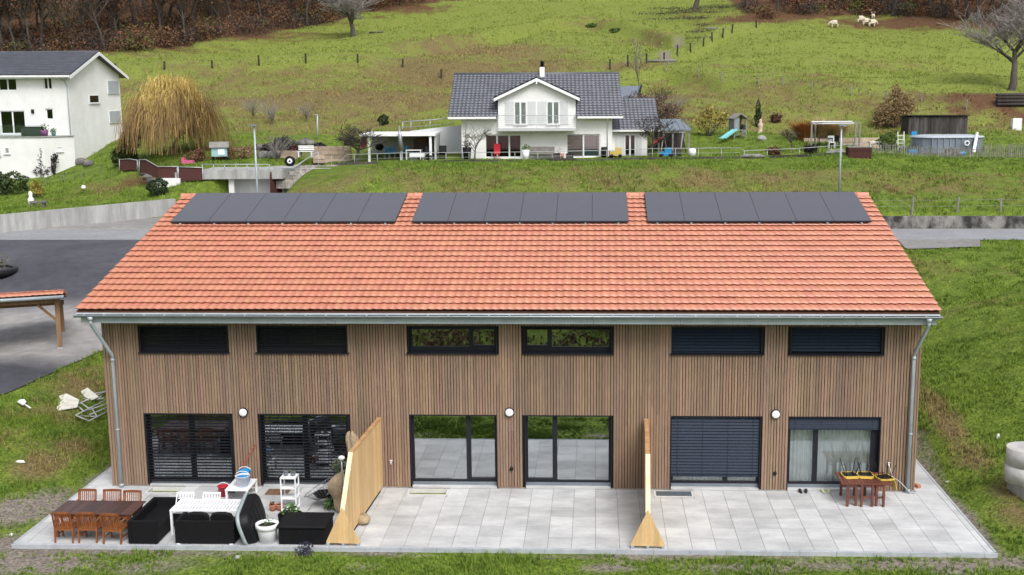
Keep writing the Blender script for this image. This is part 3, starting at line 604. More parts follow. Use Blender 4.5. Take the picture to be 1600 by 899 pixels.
for i, (a, b) in enumerate(DN_):
    z0, z1 = DZ0, DZ1; yf = .16; fr = MB()
    fr.bx(a, a+.025, -.015, .36, z0-.03, z1); fr.bx(b-.025, b, -.015, .36, z0-.03, z1); fr.bx(a+.025, b-.025, -.015, .36, z1-.025, z1)
    l, rr_ = (a+.025, b-.025)
    if i == 5: rr_ = b-.17; fr.bx(b-.17, b-.025, yf, yf+.1, z0+.06, z1-.025)
    fr.bx(l, l+.07, yf, yf+.09, z0+.12, z1-.025); fr.bx(rr_-.07, rr_, yf, yf+.09, z0+.12, z1-.025); fr.bx(l+.07, rr_-.07, yf, yf+.09, z0+.12, z0+.19); fr.bx(l+.07, rr_-.07, yf, yf+.09, z1-.075, z1-.025)
    c = {0: .52, 1: .5, 2: .665, 3: .345, 4: .62, 5: .31}[i]; xm = a+(b-a)*c; fr.bx(xm-.075, xm+.075, yf-.02, yf+.07, z0+.19, z1-.075)
    if i in (2, 3):
        p, q = ((xm+.075, rr_-.07) if i == 2 else (l+.07, xm-.075)); fr.bx(p, q, yf-.015, yf+.07, z0+.19, z0+.25)
    d = fr.build('glass_door', M_ANTH, HOUSE)
    g = MB(); g.bx(l+.07, rr_-.07, yf+.035, yf+.05, z0+.17, z1-.06); g.build('pane', M_GLASS_L if i < 2 else M_GLASS_R if i < 4 else M_GLASS_C, d)
    t_ = MB(); t_.bx(a+.026, b-.026, -.012, yf+.1, .004, z0+.012); t_.build('threshold', M_SLAB, d); t_ = MB(); t_.bx(a+.026, b-.026, yf-.015, yf+.1, z0+.013, z0+.118); t_.build('weather_bar', M_ZINCD, d)
    if i in (0, 1): blind(0,0, a+.03, b-.03, z0+.13, z1-.04, .075, M_SLATD, d, .22, .10, .085)
    if i == 4: blind(0,0, a+.03, b-.03, z0+.40, z1-.04, .075, M_SLATB, d, 1.12, .10, .104)
    if i == 5: blind(0,0, a+.03, b-.03, z1-.43, z1-.04, .075, M_SLATB, d, 1.15, .06, .07)
    if i in (4, 5):                                             # pleated curtains behind the glass
        cu = MB(); n = 90; x0, x1 = l+.03, rr_-.03; vs = []; 
        for k in range(n+1):
            xx = x0+(x1-x0)*k/n; yy = .42+.035*math.sin(k*1.5)+.01*math.sin(k*.37); vs += [(xx, yy, z0+.12), (xx, yy, z1-.02)]
        cu.add(vs, [(2*k, 2*k+2, 2*k+3, 2*k+1) for k in range(n)], True); cu.build('curtain', M_CURT, d)
# dark rooms behind the glass
m = MB(); divs = [LX0+.36, -4.15, 4.1, LX1-.36]
for k in range(3):
    x0, x1 = divs[k]+.05, divs[k+1]-.05
    for z0, z1 in ((0.0, 2.7), (2.9, 5.5)):
        m.bx(x0, x1, .37, 5.4, z0, z0+.06); m.bx(x0, x1, 5.4, 5.5, z0, z1); m.bx(x0, x1, .37, 5.5, z1, z1+.06)
        m.bx(x0-.05, x0, .37, 5.5, z0, z1); m.bx(x1, x1+.05, .37, 5.5, z0, z1)
m.build('interior', M_ROOM, HOUSE)
m = MB()                                                        # pale furniture seen through the left blinds
for x0, w_, y0 in ((-11.1, 2.1, 1.2), (-7.3, 2.2, 1.5)):
    m.bx(x0, x0+w_, y0, y0+.9, 1.35, 1.42); m.bx(x0, x0+.06, y0, y0+.9, .1, 1.35); m.bx(x0+w_-.06, x0+w_, y0, y0+.9, .1, 1.35); m.bx(x0+.4, x0+w_-.4, y0+.2, y0+.8, .9, .95)
m.build('sideboard', M_PVC, HOUSE)
# lamps, sockets, taps
for u, v in ((380,644.5), (796,644.5), (1212,647.5)):
    p = P(u, v, y=-.05); m = MB(Matrix.Translation(Vector(p)) @ Matrix.Rotation(math.pi/2, 4, 'X')); m.lathe([(.0,-.05),(.142,-.05),(.147,-.03),(.147,.02),(.128,.032)], (0,0,0), 28); o = m.build('wall_lamp', M_BLK, HOUSE)
    m = MB(Matrix.Translation(Vector(p)) @ Matrix.Rotation(math.pi/2, 4, 'X')); m.lathe([(.128,.028),(.12,.05),(.08,.065),(.0,.07)], (0,0,0), 28); m.build('diffuser', M_LAMP, o)
for u, v in ((799.2,733), (1210.8,740)):
    p = P(u, v, y=-.03); m = MB(Matrix.Translation(Vector(p)) @ Matrix.Rotation(math.pi/2, 4, 'X')); m.lathe([(.0,-.03),(.058,-.03),(.058,.02),(.05,.03),(0,.032)], (0,0,0), 18); m.build('outdoor_socket', M_BLK, HOUSE)
for u, v in ((611,722), (1388.5,726)):
    p = P(u, v, y=-.06); m = MB(); m.tube([(p[0],.0,p[2]),(p[0],-.09,p[2]),(p[0],-.12,p[2]-.07)], .02, 8); m.tube([(p[0]-.05,-.06,p[2]+.05),(p[0]+.05,-.06,p[2]+.05)], .014, 6); m.tube([(p[0],-.06,p[2]),(p[0],-.06,p[2]+.05)], .012, 6); m.build('garden_tap', M_PVC, HOUSE)

# ---- roof
RX0, RX1 = -13.18, 13.0
def roof_tiles(name, x0, x1, ya, za, yb, zb, nrow, tw, mt, parent, lift=.065, amp=.018, samp=8, seed=5, Mx=None):
    """interlocking clay tiles, each its own piece, laid in courses from eave (a) to ridge (b)"""
    r = np.random.default_rng(seed); nt_ = int(round((x1-x0)/tw)); tw = (x1-x0)/nt_; ux = np.linspace(0, 1, samp+1)
    prof = amp*(.5+.5*np.cos(2*np.pi*(ux-.28)))**1.4 + amp*.35*np.exp(-((ux-.93)/.06)**2)
    dv = np.array([yb-ya, zb-za]); Ls = np.hypot(*dv); dv /= Ls; nv_ = np.array([-dv[1], dv[0]])*(1 if dv[0] > 0 else -1); g = Ls/nrow; V = []; T = []; k = 0; n1 = samp+1
    for j in range(nrow):
        for i in range(nt_):
            jx_, jz = r.uniform(-.004, .004), r.uniform(-.003, .004); xx = x0+(i+ux*1.01)*tw+jx_
            s0, s1 = j*g-.01+r.uniform(-.006,.006), (j+1)*g+.06
            for s, h in ((s0+.2, lift*.5-.03), (s0+.004, lift-.03), (s0, lift), (s1, 0.0)):
                hh = h+prof+jz
                V.append(np.stack([xx, np.full(n1, ya+dv[0]*s)+nv_[0]*hh, za+dv[1]*s+nv_[1]*hh], 1))
            a = np.arange(samp)
            for q in (0, 1, 2): T.append(np.stack([k+q*n1+a, k+q*n1+a+1, k+(q+1)*n1+a+1, k+(q+1)*n1+a], 1))
            k += 4*n1
    V = np.concatenate(V)
    if Mx is not None: A_ = np.array(Mx); V = V@A_[:3, :3].T + A_[:3, 3]
    return fast_mesh(name, V, np.concatenate(T), mt, None, True, parent, 4)
m = MB()
m.add([(RX0+.04, EAVY+.03, EAVZ-.03), (RX1-.04, EAVY+.03, EAVZ-.03), (RX1-.04, RIDY, RIDZ-.03), (RX0+.04, RIDY, RIDZ-.03), (RX0+.04, 2*RIDY-EAVY, EAVZ-.03), (RX1-.04, 2*RIDY-EAVY, EAVZ-.03),
       (RX0+.04, EAVY+.03, EAVZ-.17), (RX1-.04, EAVY+.03, EAVZ-.17), (RX1-.04, RIDY, RIDZ-.2), (RX0+.04, RIDY, RIDZ-.2), (RX0+.04, 2*RIDY-EAVY, EAVZ-.17), (RX1-.04, 2*RIDY-EAVY, EAVZ-.17)],
      [(0,1,2,3),(3,2,5,4),(6,9,8,7),(9,10,11,8),(0,6,7,1),(4,5,11,10),(0,3,9,6),(3,4,10,9),(1,7,8,2),(2,8,11,5)])
ROOF = m.build('roof', mat('roof_boarding', (.10,.045,.028), (.07,.03,.02)), HOUSE)
roof_tiles('roof_tiles', RX0, RX1, EAVY, EAVZ, RIDY, RIDZ, 22, .24, M_TILE, ROOF)
bk = MB(); bk.add([(RX0,RIDY,RIDZ+.02),(RX1,RIDY,RIDZ+.02),(RX1,2*RIDY-EAVY,EAVZ+.02),(RX0,2*RIDY-EAVY,EAVZ+.02)], [(0,1,2,3)]); bk.build('rear_tiles', M_TILE, ROOF)
m = MB(); n = 61; L_ = (RX1-RX0)/n; r = random.Random(4)
for i in range(n):
    x0 = RX0+i*L_; rs_ = [.118, .105]; z_ = RIDZ+.015+r.uniform(-.006,.006); vs = []
    for xx, rad in ((x0-.03, .135), (x0+.06, .122), (x0+L_, .116)):
        for k in range(9): t_ = math.pi*(k/8); vs.append((xx, RIDY-math.cos(t_)*rad*1.05, z_-.02+math.sin(t_)*rad*1.0))
    m.add(vs, [(q*9+k, q*9+k+1, (q+1)*9+k+1, (q+1)*9+k) for q in (0,1) for k in range(8)] + [tuple(range(9))], True)
m.build('ridge_tiles', M_RIDGE, ROOF)
# fascia, gutter, downpipes
m = MB(); x = RX0+.12; seg = 2.62
while x < RX1-.1:
    e = min(x+seg, RX1-.1); m.bx(x+.004, e-.004, EAVY+.09, EAVY+.12, EAVZ-.42, EAVZ-.19); x = e
m.bx(RX0+.1, RX1-.1, EAVY+.12, .06, EAVZ-.40, EAVZ-.37)
m.build('fascia', M_ZINC, HOUSE)
m = MB(); m.add([(RX0+.03, EAVY+.12, EAVZ-.02), (RX1-.03, EAVY+.12, EAVZ-.02), (RX1-.03, EAVY-.03, EAVZ-.125), (RX0+.03, EAVY-.03, EAVZ-.125)], [(0,1,2,3)]); m.build('eave_flashing', M_ZINC, HOUSE)
m = MB(); gy, gz, gr_ = EAVY-.035, EAVZ-.15, .075; vs = []; n = 9
for xx in (RX0-.02, RX1+.02):
    for k in range(n+1): t_ = math.pi*(1+k/n); vs.append((xx, gy+math.cos(t_)*gr_, gz+math.sin(t_)*gr_))
m.add(vs, [(k, k+1, n+2+k, n+1+k) for k in range(n)] + [tuple(range(n+1)), tuple(range(n+1, 2*n+2))], False); m.build('gutter', M_ZINCD, HOUSE)
m = MB(); m.tube([(RX0-.02, gy-gr_, gz), (RX1+.02, gy-gr_, gz)], .013, 6); x = RX0+.3
while x < RX1: m.bx(x-.02, x+.02, gy-gr_-.012, gy+gr_, gz+.005, gz+.017); x += .62
m.build('gutter_bead', mat('zinc_bright', (.62,.68,.74), (.55,.6,.66), rough=.3, metal=.4), HOUSE)
for u0, u1, xo in ((141.5, 186, 0), (1452, 1421.5, 0)):
    xt = float(P(u0, 500, y=gy)[0]); xb = float(P(u1, 700, y=-.11)[0]); zm = float(P(u1, 552, y=-.11)[2])
    if u0 < 800: zm = float(P(175, 555, y=-.11)[2])
    m = MB(); m.tube([(xt, gy, gz-.04), (xt, gy, gz-.24), (xt+(xb-xt)*.05, gy+.02, gz-.30), (xb, -.13, zm), (xb, -.11, zm-.1), (xb, -.11, .02)], .057, 12)
    m.tube([(xt, gy, gz-.05), (xt, gy, gz-.18)], [.1, .06], 12); m.tube([(xb, -.11, zm-.12), (xb, -.11, zm-.2)], .064, 12); m.tube([(xb, -.11, 1.9), (xb, -.11, 1.94)], .066, 12); m.tube([(xb, -.11, .02), (xb, -.11, .12)], .075, 12)
    for z in (.9, 2.3, 3.4): m.bx(xb-.015, xb+.015, -.06, .0, z, z+.03)
    m.build('downpipe', M_ZINC, HOUSE)
# solar panels: three arrays of six, clamped above the tiles
dy = np.array([RIDY-EAVY, RIDZ-EAVZ]); dy = dy/np.linalg.norm(dy); nn = np.array([-dy[1], dy[0]])
def rp(s, h): return EAVY+dy[0]*s+nn[0]*h, EAVZ+dy[1]*s+nn[1]*h
Lr = float(np.hypot(RIDY-EAVY, RIDZ-EAVZ)); s1 = Lr-.12
ya_ = [float(P(u, v, y=y)[0]) for u, v, y in ((267,345,6.0),(617,347,6.0),(643,347,6.0),(982,347,6.0),(1012,347,6.0),(1362,346,6.0))]
def ray_roof(u, v):
    D = FW + RT*(u-CX)/F + UP*(449.5-v)/F; h = .175; y0, z0 = rp(0, h); nrm = np.array([0, nn[0], nn[1]]); t = ((np.array([0, y0, z0])-CAM)@nrm)/(D@nrm); p = CAM+t*D; return p[0], ((p[1]-y0)*dy[0]+(p[2]-z0)*dy[1])
b0 = [ray_roof(u, v) for u, v in ((268,344.5),(617,346.5),(643,346.5),(982,346.5),(1012,346.5),(1362,345))]
s0 = float(np.mean([q[1] for q in b0]))
for k in range(3):
    xa, xb = b0[2*k][0], b0[2*k+1][0]; pw = (xb-xa)/6
    for i in range(6):
        x0, x1 = xa+i*pw+.003, xa+(i+1)*pw-.003; m = MB()
        def slab(x0, x1, sa, sb, h0, h1):
            q = [rp(sa,h0), rp(sb,h0), rp(sb,h1), rp(sa,h1)]; m.prism([(x0, *q[0]), (x0, *q[1]), (x0, *q[2]), (x0, *q[3])], (x1-x0, 0, 0))
        slab(x0, x1, s0, s1, .12, .175); m.cur = 0
        o = m.build('solar_panel', M_PVF, HOUSE)
        m = MB(); slab(x0+.006, x1-.006, s0+.02, s1-.02, .1755, .178); m.build('cell_sheet', M_PV, o)
    m = MB()
    for i in range(7):
        xx = xa+.35+i*(xb-xa-.7)/6; slab(xx-.03, xx+.03, s0-.05, s0+.03, .03, .118)
    for ss in (s0+.35, s1-.4): slab(xa, xb, ss, ss+.04, .06, .118)
    m.build('mounting_rail', M_ZINC, HOUSE)

# ------------------------------------------------------------------ timber screens on the terrace
def screen(u_wall, v_wall, u_front, label):
    xw = float(P(u_wall, v_wall, y=-.1)[0]); xf = float(P(u_front, 853, y=-4.72)[0]); M0 = Matrix.Identity(4); d = Vector((xf-xw, -4.62, 0)).normalized(); L = math.hypot(xf-xw, 4.62); sd = Vector((d.y, -d.x, 0))
    if sd.x < 0: sd = -sd
    o = Vector((xw, -.1, 0)); t = thing('timber_screen', label, 'screen', tuple(o), 'timber screens dividing the terrace')
    def q(s, z, off=0): return tuple(o + d*s + sd*off + Vector((0,0,z)))
    Z0, ZT, ZF, SF = .10, 2.36, 1.02, 3.55; m = MB(); nbd = 30
    for i in range(nbd):
        sa, sb = L*i/nbd, L*(i+1)/nbd-.003; tz = lambda s: ZT-.03 if s < SF else ZT-.03-(ZT-ZF)*(s-SF)/(L-SF)
        m.prism([q(sa, Z0, -.05), q(sb, Z0, -.05), q(sb, tz(sb), -.05), q(sa, tz(sa), -.05)], tuple(sd*.10))
    m.build('panel', M_WOODP, t)
    m = MB(); m.prism([q(0, ZT-.03, -.065), q(SF, ZT-.03, -.065), q(SF, ZT, -.065), q(0, ZT, -.065)], tuple(sd*.13)); m.build('top_cap', M_WOODT, t)
    m = MB(); m.prism([q(SF, ZT-.03, -.065), q(L, ZF-.03, -.065), q(L, ZF+.01, -.065), q(SF, ZT+.0, -.065)], tuple(sd*.13)); m.build('front_edge', M_WOODE, t)
    m = MB(); hw = .47
    for i in range(6):                                           # triangular foot of upright boards
        a, b = -hw+2*hw*i/6+.001, -hw+2*hw*(i+1)/6-.001; tz = lambda s: max(.12, .06+(ZF+.04)*(1-abs(s)/hw*.93))
        pts = [q(L+.01, .08, a), q(L+.01, .08, b), q(L+.01, tz(b), b)] + ([q(L+.01, ZF+.06, 0)] if a < 0 < b else []) + [q(L+.01, tz(a), a)]
        m.prism(pts, tuple(d*.045))
    m.build('foot_board', M_WOODP, t)
    for a in (-.42, 0, .42): m = MB(); m.bx(xf+a-.04, xf+a+.04, -4.80, -4.62, -.08, .085); m.build('bracket', M_ZINC, t)
    m = MB(); m.prism([q(.3, .0, -.03), q(L-.1, .0, -.03), q(L-.1, .1, -.03), q(.3, .1, -.03)], tuple(sd*.06)); m.build('sill_beam', M_BLACK, t)
screen(596.5, 763, 537, 'pale pine screen left of the bare middle terrace, burlap plants behind it')
screen(1009, 765, 1012, 'pale pine screen right of the bare middle terrace, beside the steel grating')

# ------------------------------------------------------------------ terrace furniture
M_TEAK = mat('oiled_teak', (.30,.105,.035), (.19,.06,.022), rough=.5, scale=3, stretch=(4,4,1), island=.2, spec=.4, fine=.12)
M_TABLE = mat('dark_stained_wood', (.085,.04,.035), (.05,.026,.024), rough=.45, scale=2.5, stretch=(1,6,1), island=.3, spec=.5, fine=.15)
M_MERB = mat('reddish_hardwood', (.17,.055,.035), (.11,.036,.025), rough=.5, scale=3, island=.25, spec=.4, fine=.1)
M_RATTAN = mat('black_rattan', (.005,.005,.0065), (.009,.009,.011), rough=.6, scale=30, bump=.6, bscale=70, spec=.18)
M_CUSH = mat('black_cushion', (.006,.006,.007), (.009,.009,.010), rough=.9)
M_WHITE = mat('white_paint', (.80,.81,.83), (.74,.75,.77), rough=.5, scale=4, fine=.03)
M_TERRA = mat('terracotta', (.48,.20,.12), (.38,.15,.09), rough=.85, scale=8, fine=.1)
M_SOIL = mat('potting_soil', (.035,.025,.018), (.055,.04,.03), scale=30, bump=1)
M_BURLAP = mat('burlap', (.40,.31,.21), (.30,.225,.145), rough=.95, scale=5, bump=.6, bscale=14, fine=.12)
M_LEAFG = mat('potted_leaves', (.06,.13,.03), (.10,.17,.05), rough=.6, island=.4, hue=.03)
M_RED = mat('red_plastic', (.50,.02,.04), (.42,.018,.035), rough=.35, spec=.5)
M_BLUE = mat('blue_plastic', (.02,.28,.55), (.02,.22,.5), rough=.35, spec=.5)
M_BUCK = mat('translucent_bucket', (.62,.68,.78), (.56,.62,.72), rough=.35, spec=.5)
M_RIM = mat('grey_rim', (.36,.42,.43), (.28,.34,.35), rough=.5, scale=6)
M_STEEL = mat('steel_wire', (.30,.31,.33), (.24,.25,.27), rough=.35, metal=.6)
M_YEL = mat('yellow_shell', (.58,.42,.09), (.52,.36,.07), rough=.45, spec=.4)
def ST(u, v, z=0): return P(u, v, z=z)
def leaf_tuft(name, c, r, n, size, m, parent=None, seed=1, up=.4):
    pts = clump_points(n, [(c[0], c[1], c[2]+r*up, r, r, r*.9)], seed, .2); V, T = leaves(pts, size, seed); return fast_mesh(name, V, T, m, parent=parent, sides=4)

t = thing('dining_table', 'long dark stained garden table ringed by six teak chairs', 'table', (-11.55, -3.85, 0))
m = MB(); n = 22
for i in range(n):
    x0 = -12.72+2.34*i/n; m.bx(x0+.004, x0+2.34/n-.004, -4.42, -3.33, .705, .735+rng.uniform(-.002,.002))
m.build('tabletop', M_TABLE, t)
m = MB(); m.bx(-12.65, -10.45, -4.36, -4.33, .62, .70); m.bx(-12.65, -10.45, -3.42, -3.39, .62, .70); m.bx(-12.65, -12.62, -4.33, -3.42, .62, .70); m.bx(-10.48, -10.45, -4.33, -3.42, .62, .70); m.build('apron', M_TEAK, t)
for x in (-12.6, -10.5):
    for y in (-4.3, -3.45): m = MB(); m.bx(x-.035, x+.035, y-.035, y+.035, 0, .62); m.build('leg', M_TEAK, t)
def teak_chair():
    t = thing('garden_chair', 'x', 'chair', (0,0,0), 'teak chairs around the dark garden table'); W = .27
    m = MB()
    for i in range(7): y = -.22+.46*i/7; m.bx(-W+.03, W-.03, y+.004, y+.058, .425, .445)
    m.build('seat', M_TEAK, t)
    m = MB(); m.bx(-W+.025, W-.025, -.235, -.21, .36, .42); m.bx(-W+.025, W-.025, .225, .25, .36, .42); m.bx(-W, -W+.025, -.21, .225, .36, .42); m.bx(W-.025, W, -.21, .225, .36, .42); m.build('seat_frame', M_TEAK, t)
    m = MB(); 
    for i in range(8):
        x = -W+.07+(2*W-.14)*i/7; m.bar((x, -.232, .47), (x, -.315, .885), .026, .014)
    m.bar((-W+.02, -.225, .455), (W-.02, -.225, .455), .03, .06); m.prism([(-W+.0,-.335,.87),(W-.0,-.335,.87),(W-.0,-.335,.925),(0,-.335,.94),(-W+.0,-.335,.925)], (0,.03,0)); m.build('backrest', M_TEAK, t)
    for s in (-1, 1):
        m = MB(); m.bar((s*(W-.018), -.26, 0), (s*(W-.018), -.225, .44), .042, .035); m.bar((s*(W-.018), -.225, .44), (s*(W-.018), -.325, .88), .042, .035); m.build('leg', M_TEAK, t)
        m = MB(); m.bar((s*(W-.018), .235, 0), (s*(W-.018), .215, .62), .042, .035); m.build('leg', M_TEAK, t)
        m = MB(); m.bar((s*(W-.018), -.26, .63), (s*(W-.018), .27, .635), .055, .024); m.build('armrest', M_TEAK, t)
        m = MB(); m.bar((s*(W-.018), -.235, .18), (s*(W-.018), .215, .18), .02, .035); m.build('stretcher', M_TEAK, t)
    return t
c0 = teak_chair()
spots = [(-12.22, -4.48, 0, 'teak chair at the near side of the dark table, farthest from the black sofas'), (-11.55, -4.47, .03, 'teak chair at the near side of the dark table, middle of its row'), (-10.80, -4.55, -.05, 'teak chair at the near side of the dark table, next to the black sofa'),
         (-12.30, -3.22, math.pi, 'teak chair at the house side of the dark table, farthest from the downpipe'), (-11.55, -3.22, math.pi+.02, 'teak chair at the house side of the dark table, in front of the downpipe foot'), (-10.92, -3.30, math.pi, 'teak chair at the house side of the dark table, next to the black sofa')]
for i, (x, y, rz, lb) in enumerate(spots): place(c0 if i == 0 else copy_tree(c0), (x, y, 0), rz, lb)
# black rattan sofas
t = thing('rattan_sofa', 'black rattan sofa standing endways beside the dark dining table', 'sofa', (-9.95, -3.8, 0), 'black rattan sofas')
m = MB(); m.bx(-10.36, -10.25, -4.80, -2.82, .03, .68); m.build('backrest', M_RATTAN, t, .012)
for y0, y1 in ((-4.80, -4.69), (-2.93, -2.82)): m = MB(); m.bx(-10.245, -9.52, y0, y1, .03, .68); m.build('armrest', M_RATTAN, t, .012)
m = MB(); m.bx(-10.245, -9.53, -4.685, -2.935, .03, .44); m.build('seat', M_RATTAN, t, .015)
for x in (-10.3, -9.6):
    for y in (-4.72, -2.9): m = MB(); m.bx(x-.03, x+.03, y-.03, y+.03, 0, .03); m.build('foot', M_BLK, t)
t = thing('rattan_sofa', 'black rattan sofa with its back to the lawn, holding two loose cushions', 'sofa', (-8.2, -4.4, 0), 'black rattan sofas')
m = MB(); m.bx(-9.04, -7.36, -4.76, -4.66, .03, .68); m.build('backrest', M_RATTAN, t, .012)
for x0, x1 in ((-9.04, -8.94), (-7.46, -7.36)): m = MB(); m.bx(x0, x1, -4.655, -3.92, .03, .68); m.build('armrest', M_RATTAN, t, .012)
m = MB(); m.bx(-8.935, -7.465, -4.655, -3.94, .03, .36); m.build('seat', M_RATTAN, t, .015)
m = MB(); m.bx(-9.0, -8.9, -4.78, -4.7, 0, .03); m.build('foot', M_PVC, t); m = MB(); m.bx(-7.5, -7.4, -4.78, -4.7, 0, .03); m.build('foot', M_PVC, t)
for i, x in enumerate((-8.55, -7.86)):
    m = MB(Matrix.Translation((x, -4.25, .36)) @ Matrix.Rotation(.25, 4, 'X')); pts = [(-.31,0,.0),(.31,0,.0),(.33,0,.25),(.27,0,.36),(.12,0,.40),(-.12,0,.40),(-.27,0,.36),(-.33,0,.25)]; m.prism(pts, (0,.13,0)); o = m.build('seat_cushion', M_CUSH, None, .03)
    tag(o, ['black cushion upright in the sofa backing onto the lawn, nearer the dining table', 'black cushion upright in the sofa backing onto the lawn, nearer the leaning tub'][i], 'cushion', 'loose black cushions')
# white slatted table and two folding chairs
t = thing('white_table', 'white slatted garden table behind the sofa that backs onto the lawn', 'table', (-8.45, -3.55, 0))
m = MB(); n = 20
for i in range(n):
    x0 = -9.40+1.95*i/n
    for y0, y1 in ((-3.92, -3.60), (-3.56, -3.20)): m.bx(x0+.014, x0+1.95/n-.014, y0, y1, .69, .715)
m.bx(-9.44, -7.42, -4.03, -3.93, .685, .72); m.bx(-9.44, -7.42, -3.19, -3.09, .685, .72); m.bx(-9.44, -9.39, -3.93, -3.19, .685, .72); m.bx(-7.46, -7.42, -3.93, -3.19, .685, .72); m.bx(-9.39, -7.46, -3.60, -3.56, .685, .718); m.build('tabletop', M_WHITE, t)
for x in (-9.40, -7.47):
    for y in (-4.0, -3.12): m = MB(); m.bx(x-.03, x+.03, y-.03, y+.03, 0, .685); m.build('leg', M_WHITE, t)
def white_chair(lb, x, y):
    t = thing('folding_chair', lb, 'chair', (x, y, 0), 'white chairs tucked under the white table'); W = .25
    m = MB(); m.bx(x-W, x+W, y-.5, y-.05, .43, .45); m.build('seat', M_WHITE, t)
    m = MB(); m.bar((x-W, y+.055, .86), (x+W, y+.055, .86), .03, .055); m.bar((x-W+.02, y+.03, .70), (x+W-.02, y+.03, .70), .02, .04)
    for i in range(5): xx = x-W+.08+i*(2*W-.16)/4; m.bar((xx, y+.03, .70), (xx, y+.05, .84), .03, .012)
    m.build('backrest', M_WHITE, t)
    for s in (-1, 1):
        m = MB(); m.bar((x+s*W, y-.42, 0), (x+s*W, y+.06, .88), .025, .03); m.build('leg', M_WHITE, t); m = MB(); m.bar((x+s*(W-.03), y+.02, 0), (x+s*(W-.03), y-.45, .44), .025, .03); m.build('leg', M_WHITE, t)
white_chair('white folding chair at the white slatted table, nearer the dining table', -9.33, -3.02)
white_chair('white folding chair at the white slatted table, nearer the red bucket', -8.55, -3.02)
# shallow tub standing on its edge
def tub():
    a = ST(383, 856, .0); b = ST(416, 776, .62); t = thing('plastic_tub', 'shallow black plastic tub with grey rim stood on edge against the sofa', 'tub', (-7.0, -4.2, 0))
    Mx = Matrix.Translation((-7.06, -4.02, .50)) @ Matrix.Rotation(.16, 4, 'X') @ Matrix.Rotation(math.radians(-14), 4, 'Y') @ Matrix.Rotation(math.radians(6), 4, 'Z')
    def loop(x, hy, hz, r, n=7):
        out = []
        for cy_, cz_, a0 in ((hy-r, hz-r, 0), (-(hy-r), hz-r, 90), (-(hy-r), -(hz-r), 180), (hy-r, -(hz-r), 270)):
            for k in range(n): a = math.radians(a0+90*k/(n-1)); out.append((x, cy_+r*math.cos(a), cz_+r*math.sin(a)))
        return out
    m = MB(Mx); L = [loop(-.10, .86, .50, .34), loop(.10, .84, .48, .33), loop(.17, .76, .42, .28), loop(.175, .66, .34, .2)]; n = len(L[0]); vs = sum(L, [])
    m.add(vs, [(i*n+k, i*n+(k+1) % n, (i+1)*n+(k+1) % n, (i+1)*n+k) for i in range(3) for k in range(n)] + [tuple(range(3*n, 4*n))], True)
    for yy in (-.45, -.15, .15, .45): m.bx(.172, .186, yy-.05, yy+.05, -.3, .3)
    m.build('shell', M_BLK, t)
    m = MB(Mx); L = [loop(-.18, .90, .54, .36), loop(-.09, .91, .55, .36), loop(-.085, .84, .48, .33), loop(-.18, .82, .46, .32)]; vs = sum(L, [])
    m.add(vs, [(i*n+k, i*n+(k+1) % n, ((i+1) % 4)*n+(k+1) % n, ((i+1) % 4)*n+k) for i in range(4) for k in range(n)], True); m.build('rim', M_RIM, t)
tub()
def pot(label, c, r, h, m_, plant=None, rim=True, cat='pot', group=None, name='plant_pot', tap=.72, ps=.05, pn=120, pr=None, seed=3):
    t = thing(name, label, cat, c, group); m = MB(); R = r
    pr_ = [(R*tap*.98, 0), (R*.93, h*.72), (R*.93, h*.74), (R*1.02, h*.75), (R*1.02, h), (R*.88, h), (R*.84, h*.85)] if rim else [(R*tap, 0), (R, h), (R*.93, h), (R*.9, h*.85)]
    m.lathe(pr_, c, 22); m.build('bowl', m_, t)
    m = MB(); m.lathe([(R*.87, h*.86), (0, h*.88)], c, 16); m.build('soil', M_SOIL, t)
    if plant: leaf_tuft('foliage', (c[0], c[1], c[2]+h*.9), pr or r*.8, pn, ps, plant, t, seed)
    return t
c = ST(418, 846); pot('big white plant pot with low green seedlings beside the black storage box', (c[0]+.02, -4.52, 0), .315, .56, M_WHITE, M_LEAFG, tap=.68, ps=.025, pn=90, pr=.2)
c = ST(432, 833); pot('dark trough of leafy greens half hidden behind the white plant pot', (-6.15, -3.35, 0), .36, .38, M_BLK, M_LEAFG, rim=False, ps=.06, pn=110, tap=.85, pr=.3, seed=9)
t = thing('storage_box', 'black ribbed plastic storage box with lid beside the pine screen', 'storage box', (-5.5, -4.2, 0))
m = MB(); m.bx(-6.12, -4.82, -4.72, -3.68, .02, .48); 
for i in range(16): x = -6.06+i*.078; m.bx(x, x+.05, -4.735, -4.715, .06, .44)
m.build('body', M_BLK, t); m = MB(); m.bx(-6.17, -4.77, -4.77, -3.63, .482, .56); m.build('lid', M_BLK, t, .03)
# white shelf with pots on top
t = thing('shelf_unit', 'narrow white four tier shelf in front of the left glass doors', 'shelf', (-6.5, -1.95, 0))
for x in (-6.73, -6.29):
    for y in (-2.15, -1.77): m = MB(); m.bx(x-.018, x+.018, y-.018, y+.018, 0, 1.05); m.build('post', M_WHITE, t)
for z in (.05, .38, .70, 1.02): m = MB(); m.bx(-6.75, -6.27, -2.17, -1.75, z, z+.035); m.build('shelf', M_WHITE, t)
for x, lb in ((-6.62, 'small grey pot on the white shelf top, nearer the red bucket'), (-6.40, 'small grey pot with a dry sprig on the white shelf top')):
    pot(lb, (x, -1.95, 1.056), .075, .11, MATS['zinc_dull'], M_LEAFG if x > -6.5 else None, ps=.03, pn=14, pr=.1, group='small pots on the white shelf', name='shelf_pot')
pot('terracotta pot of dry stems by the white shelf, nearer the doormat', (-7.02, -2.10, 0), .11, .20, M_TERRA, mat('dry_stems', (.16,.09,.04), island=.3), group='terracotta pots by the white shelf', ps=.04, pn=30, pr=.1)
pot('terracotta pot of bare soil touching the white shelf', (-6.82, -2.06, 0), .115, .20, M_TERRA, None, group='terracotta pots by the white shelf')
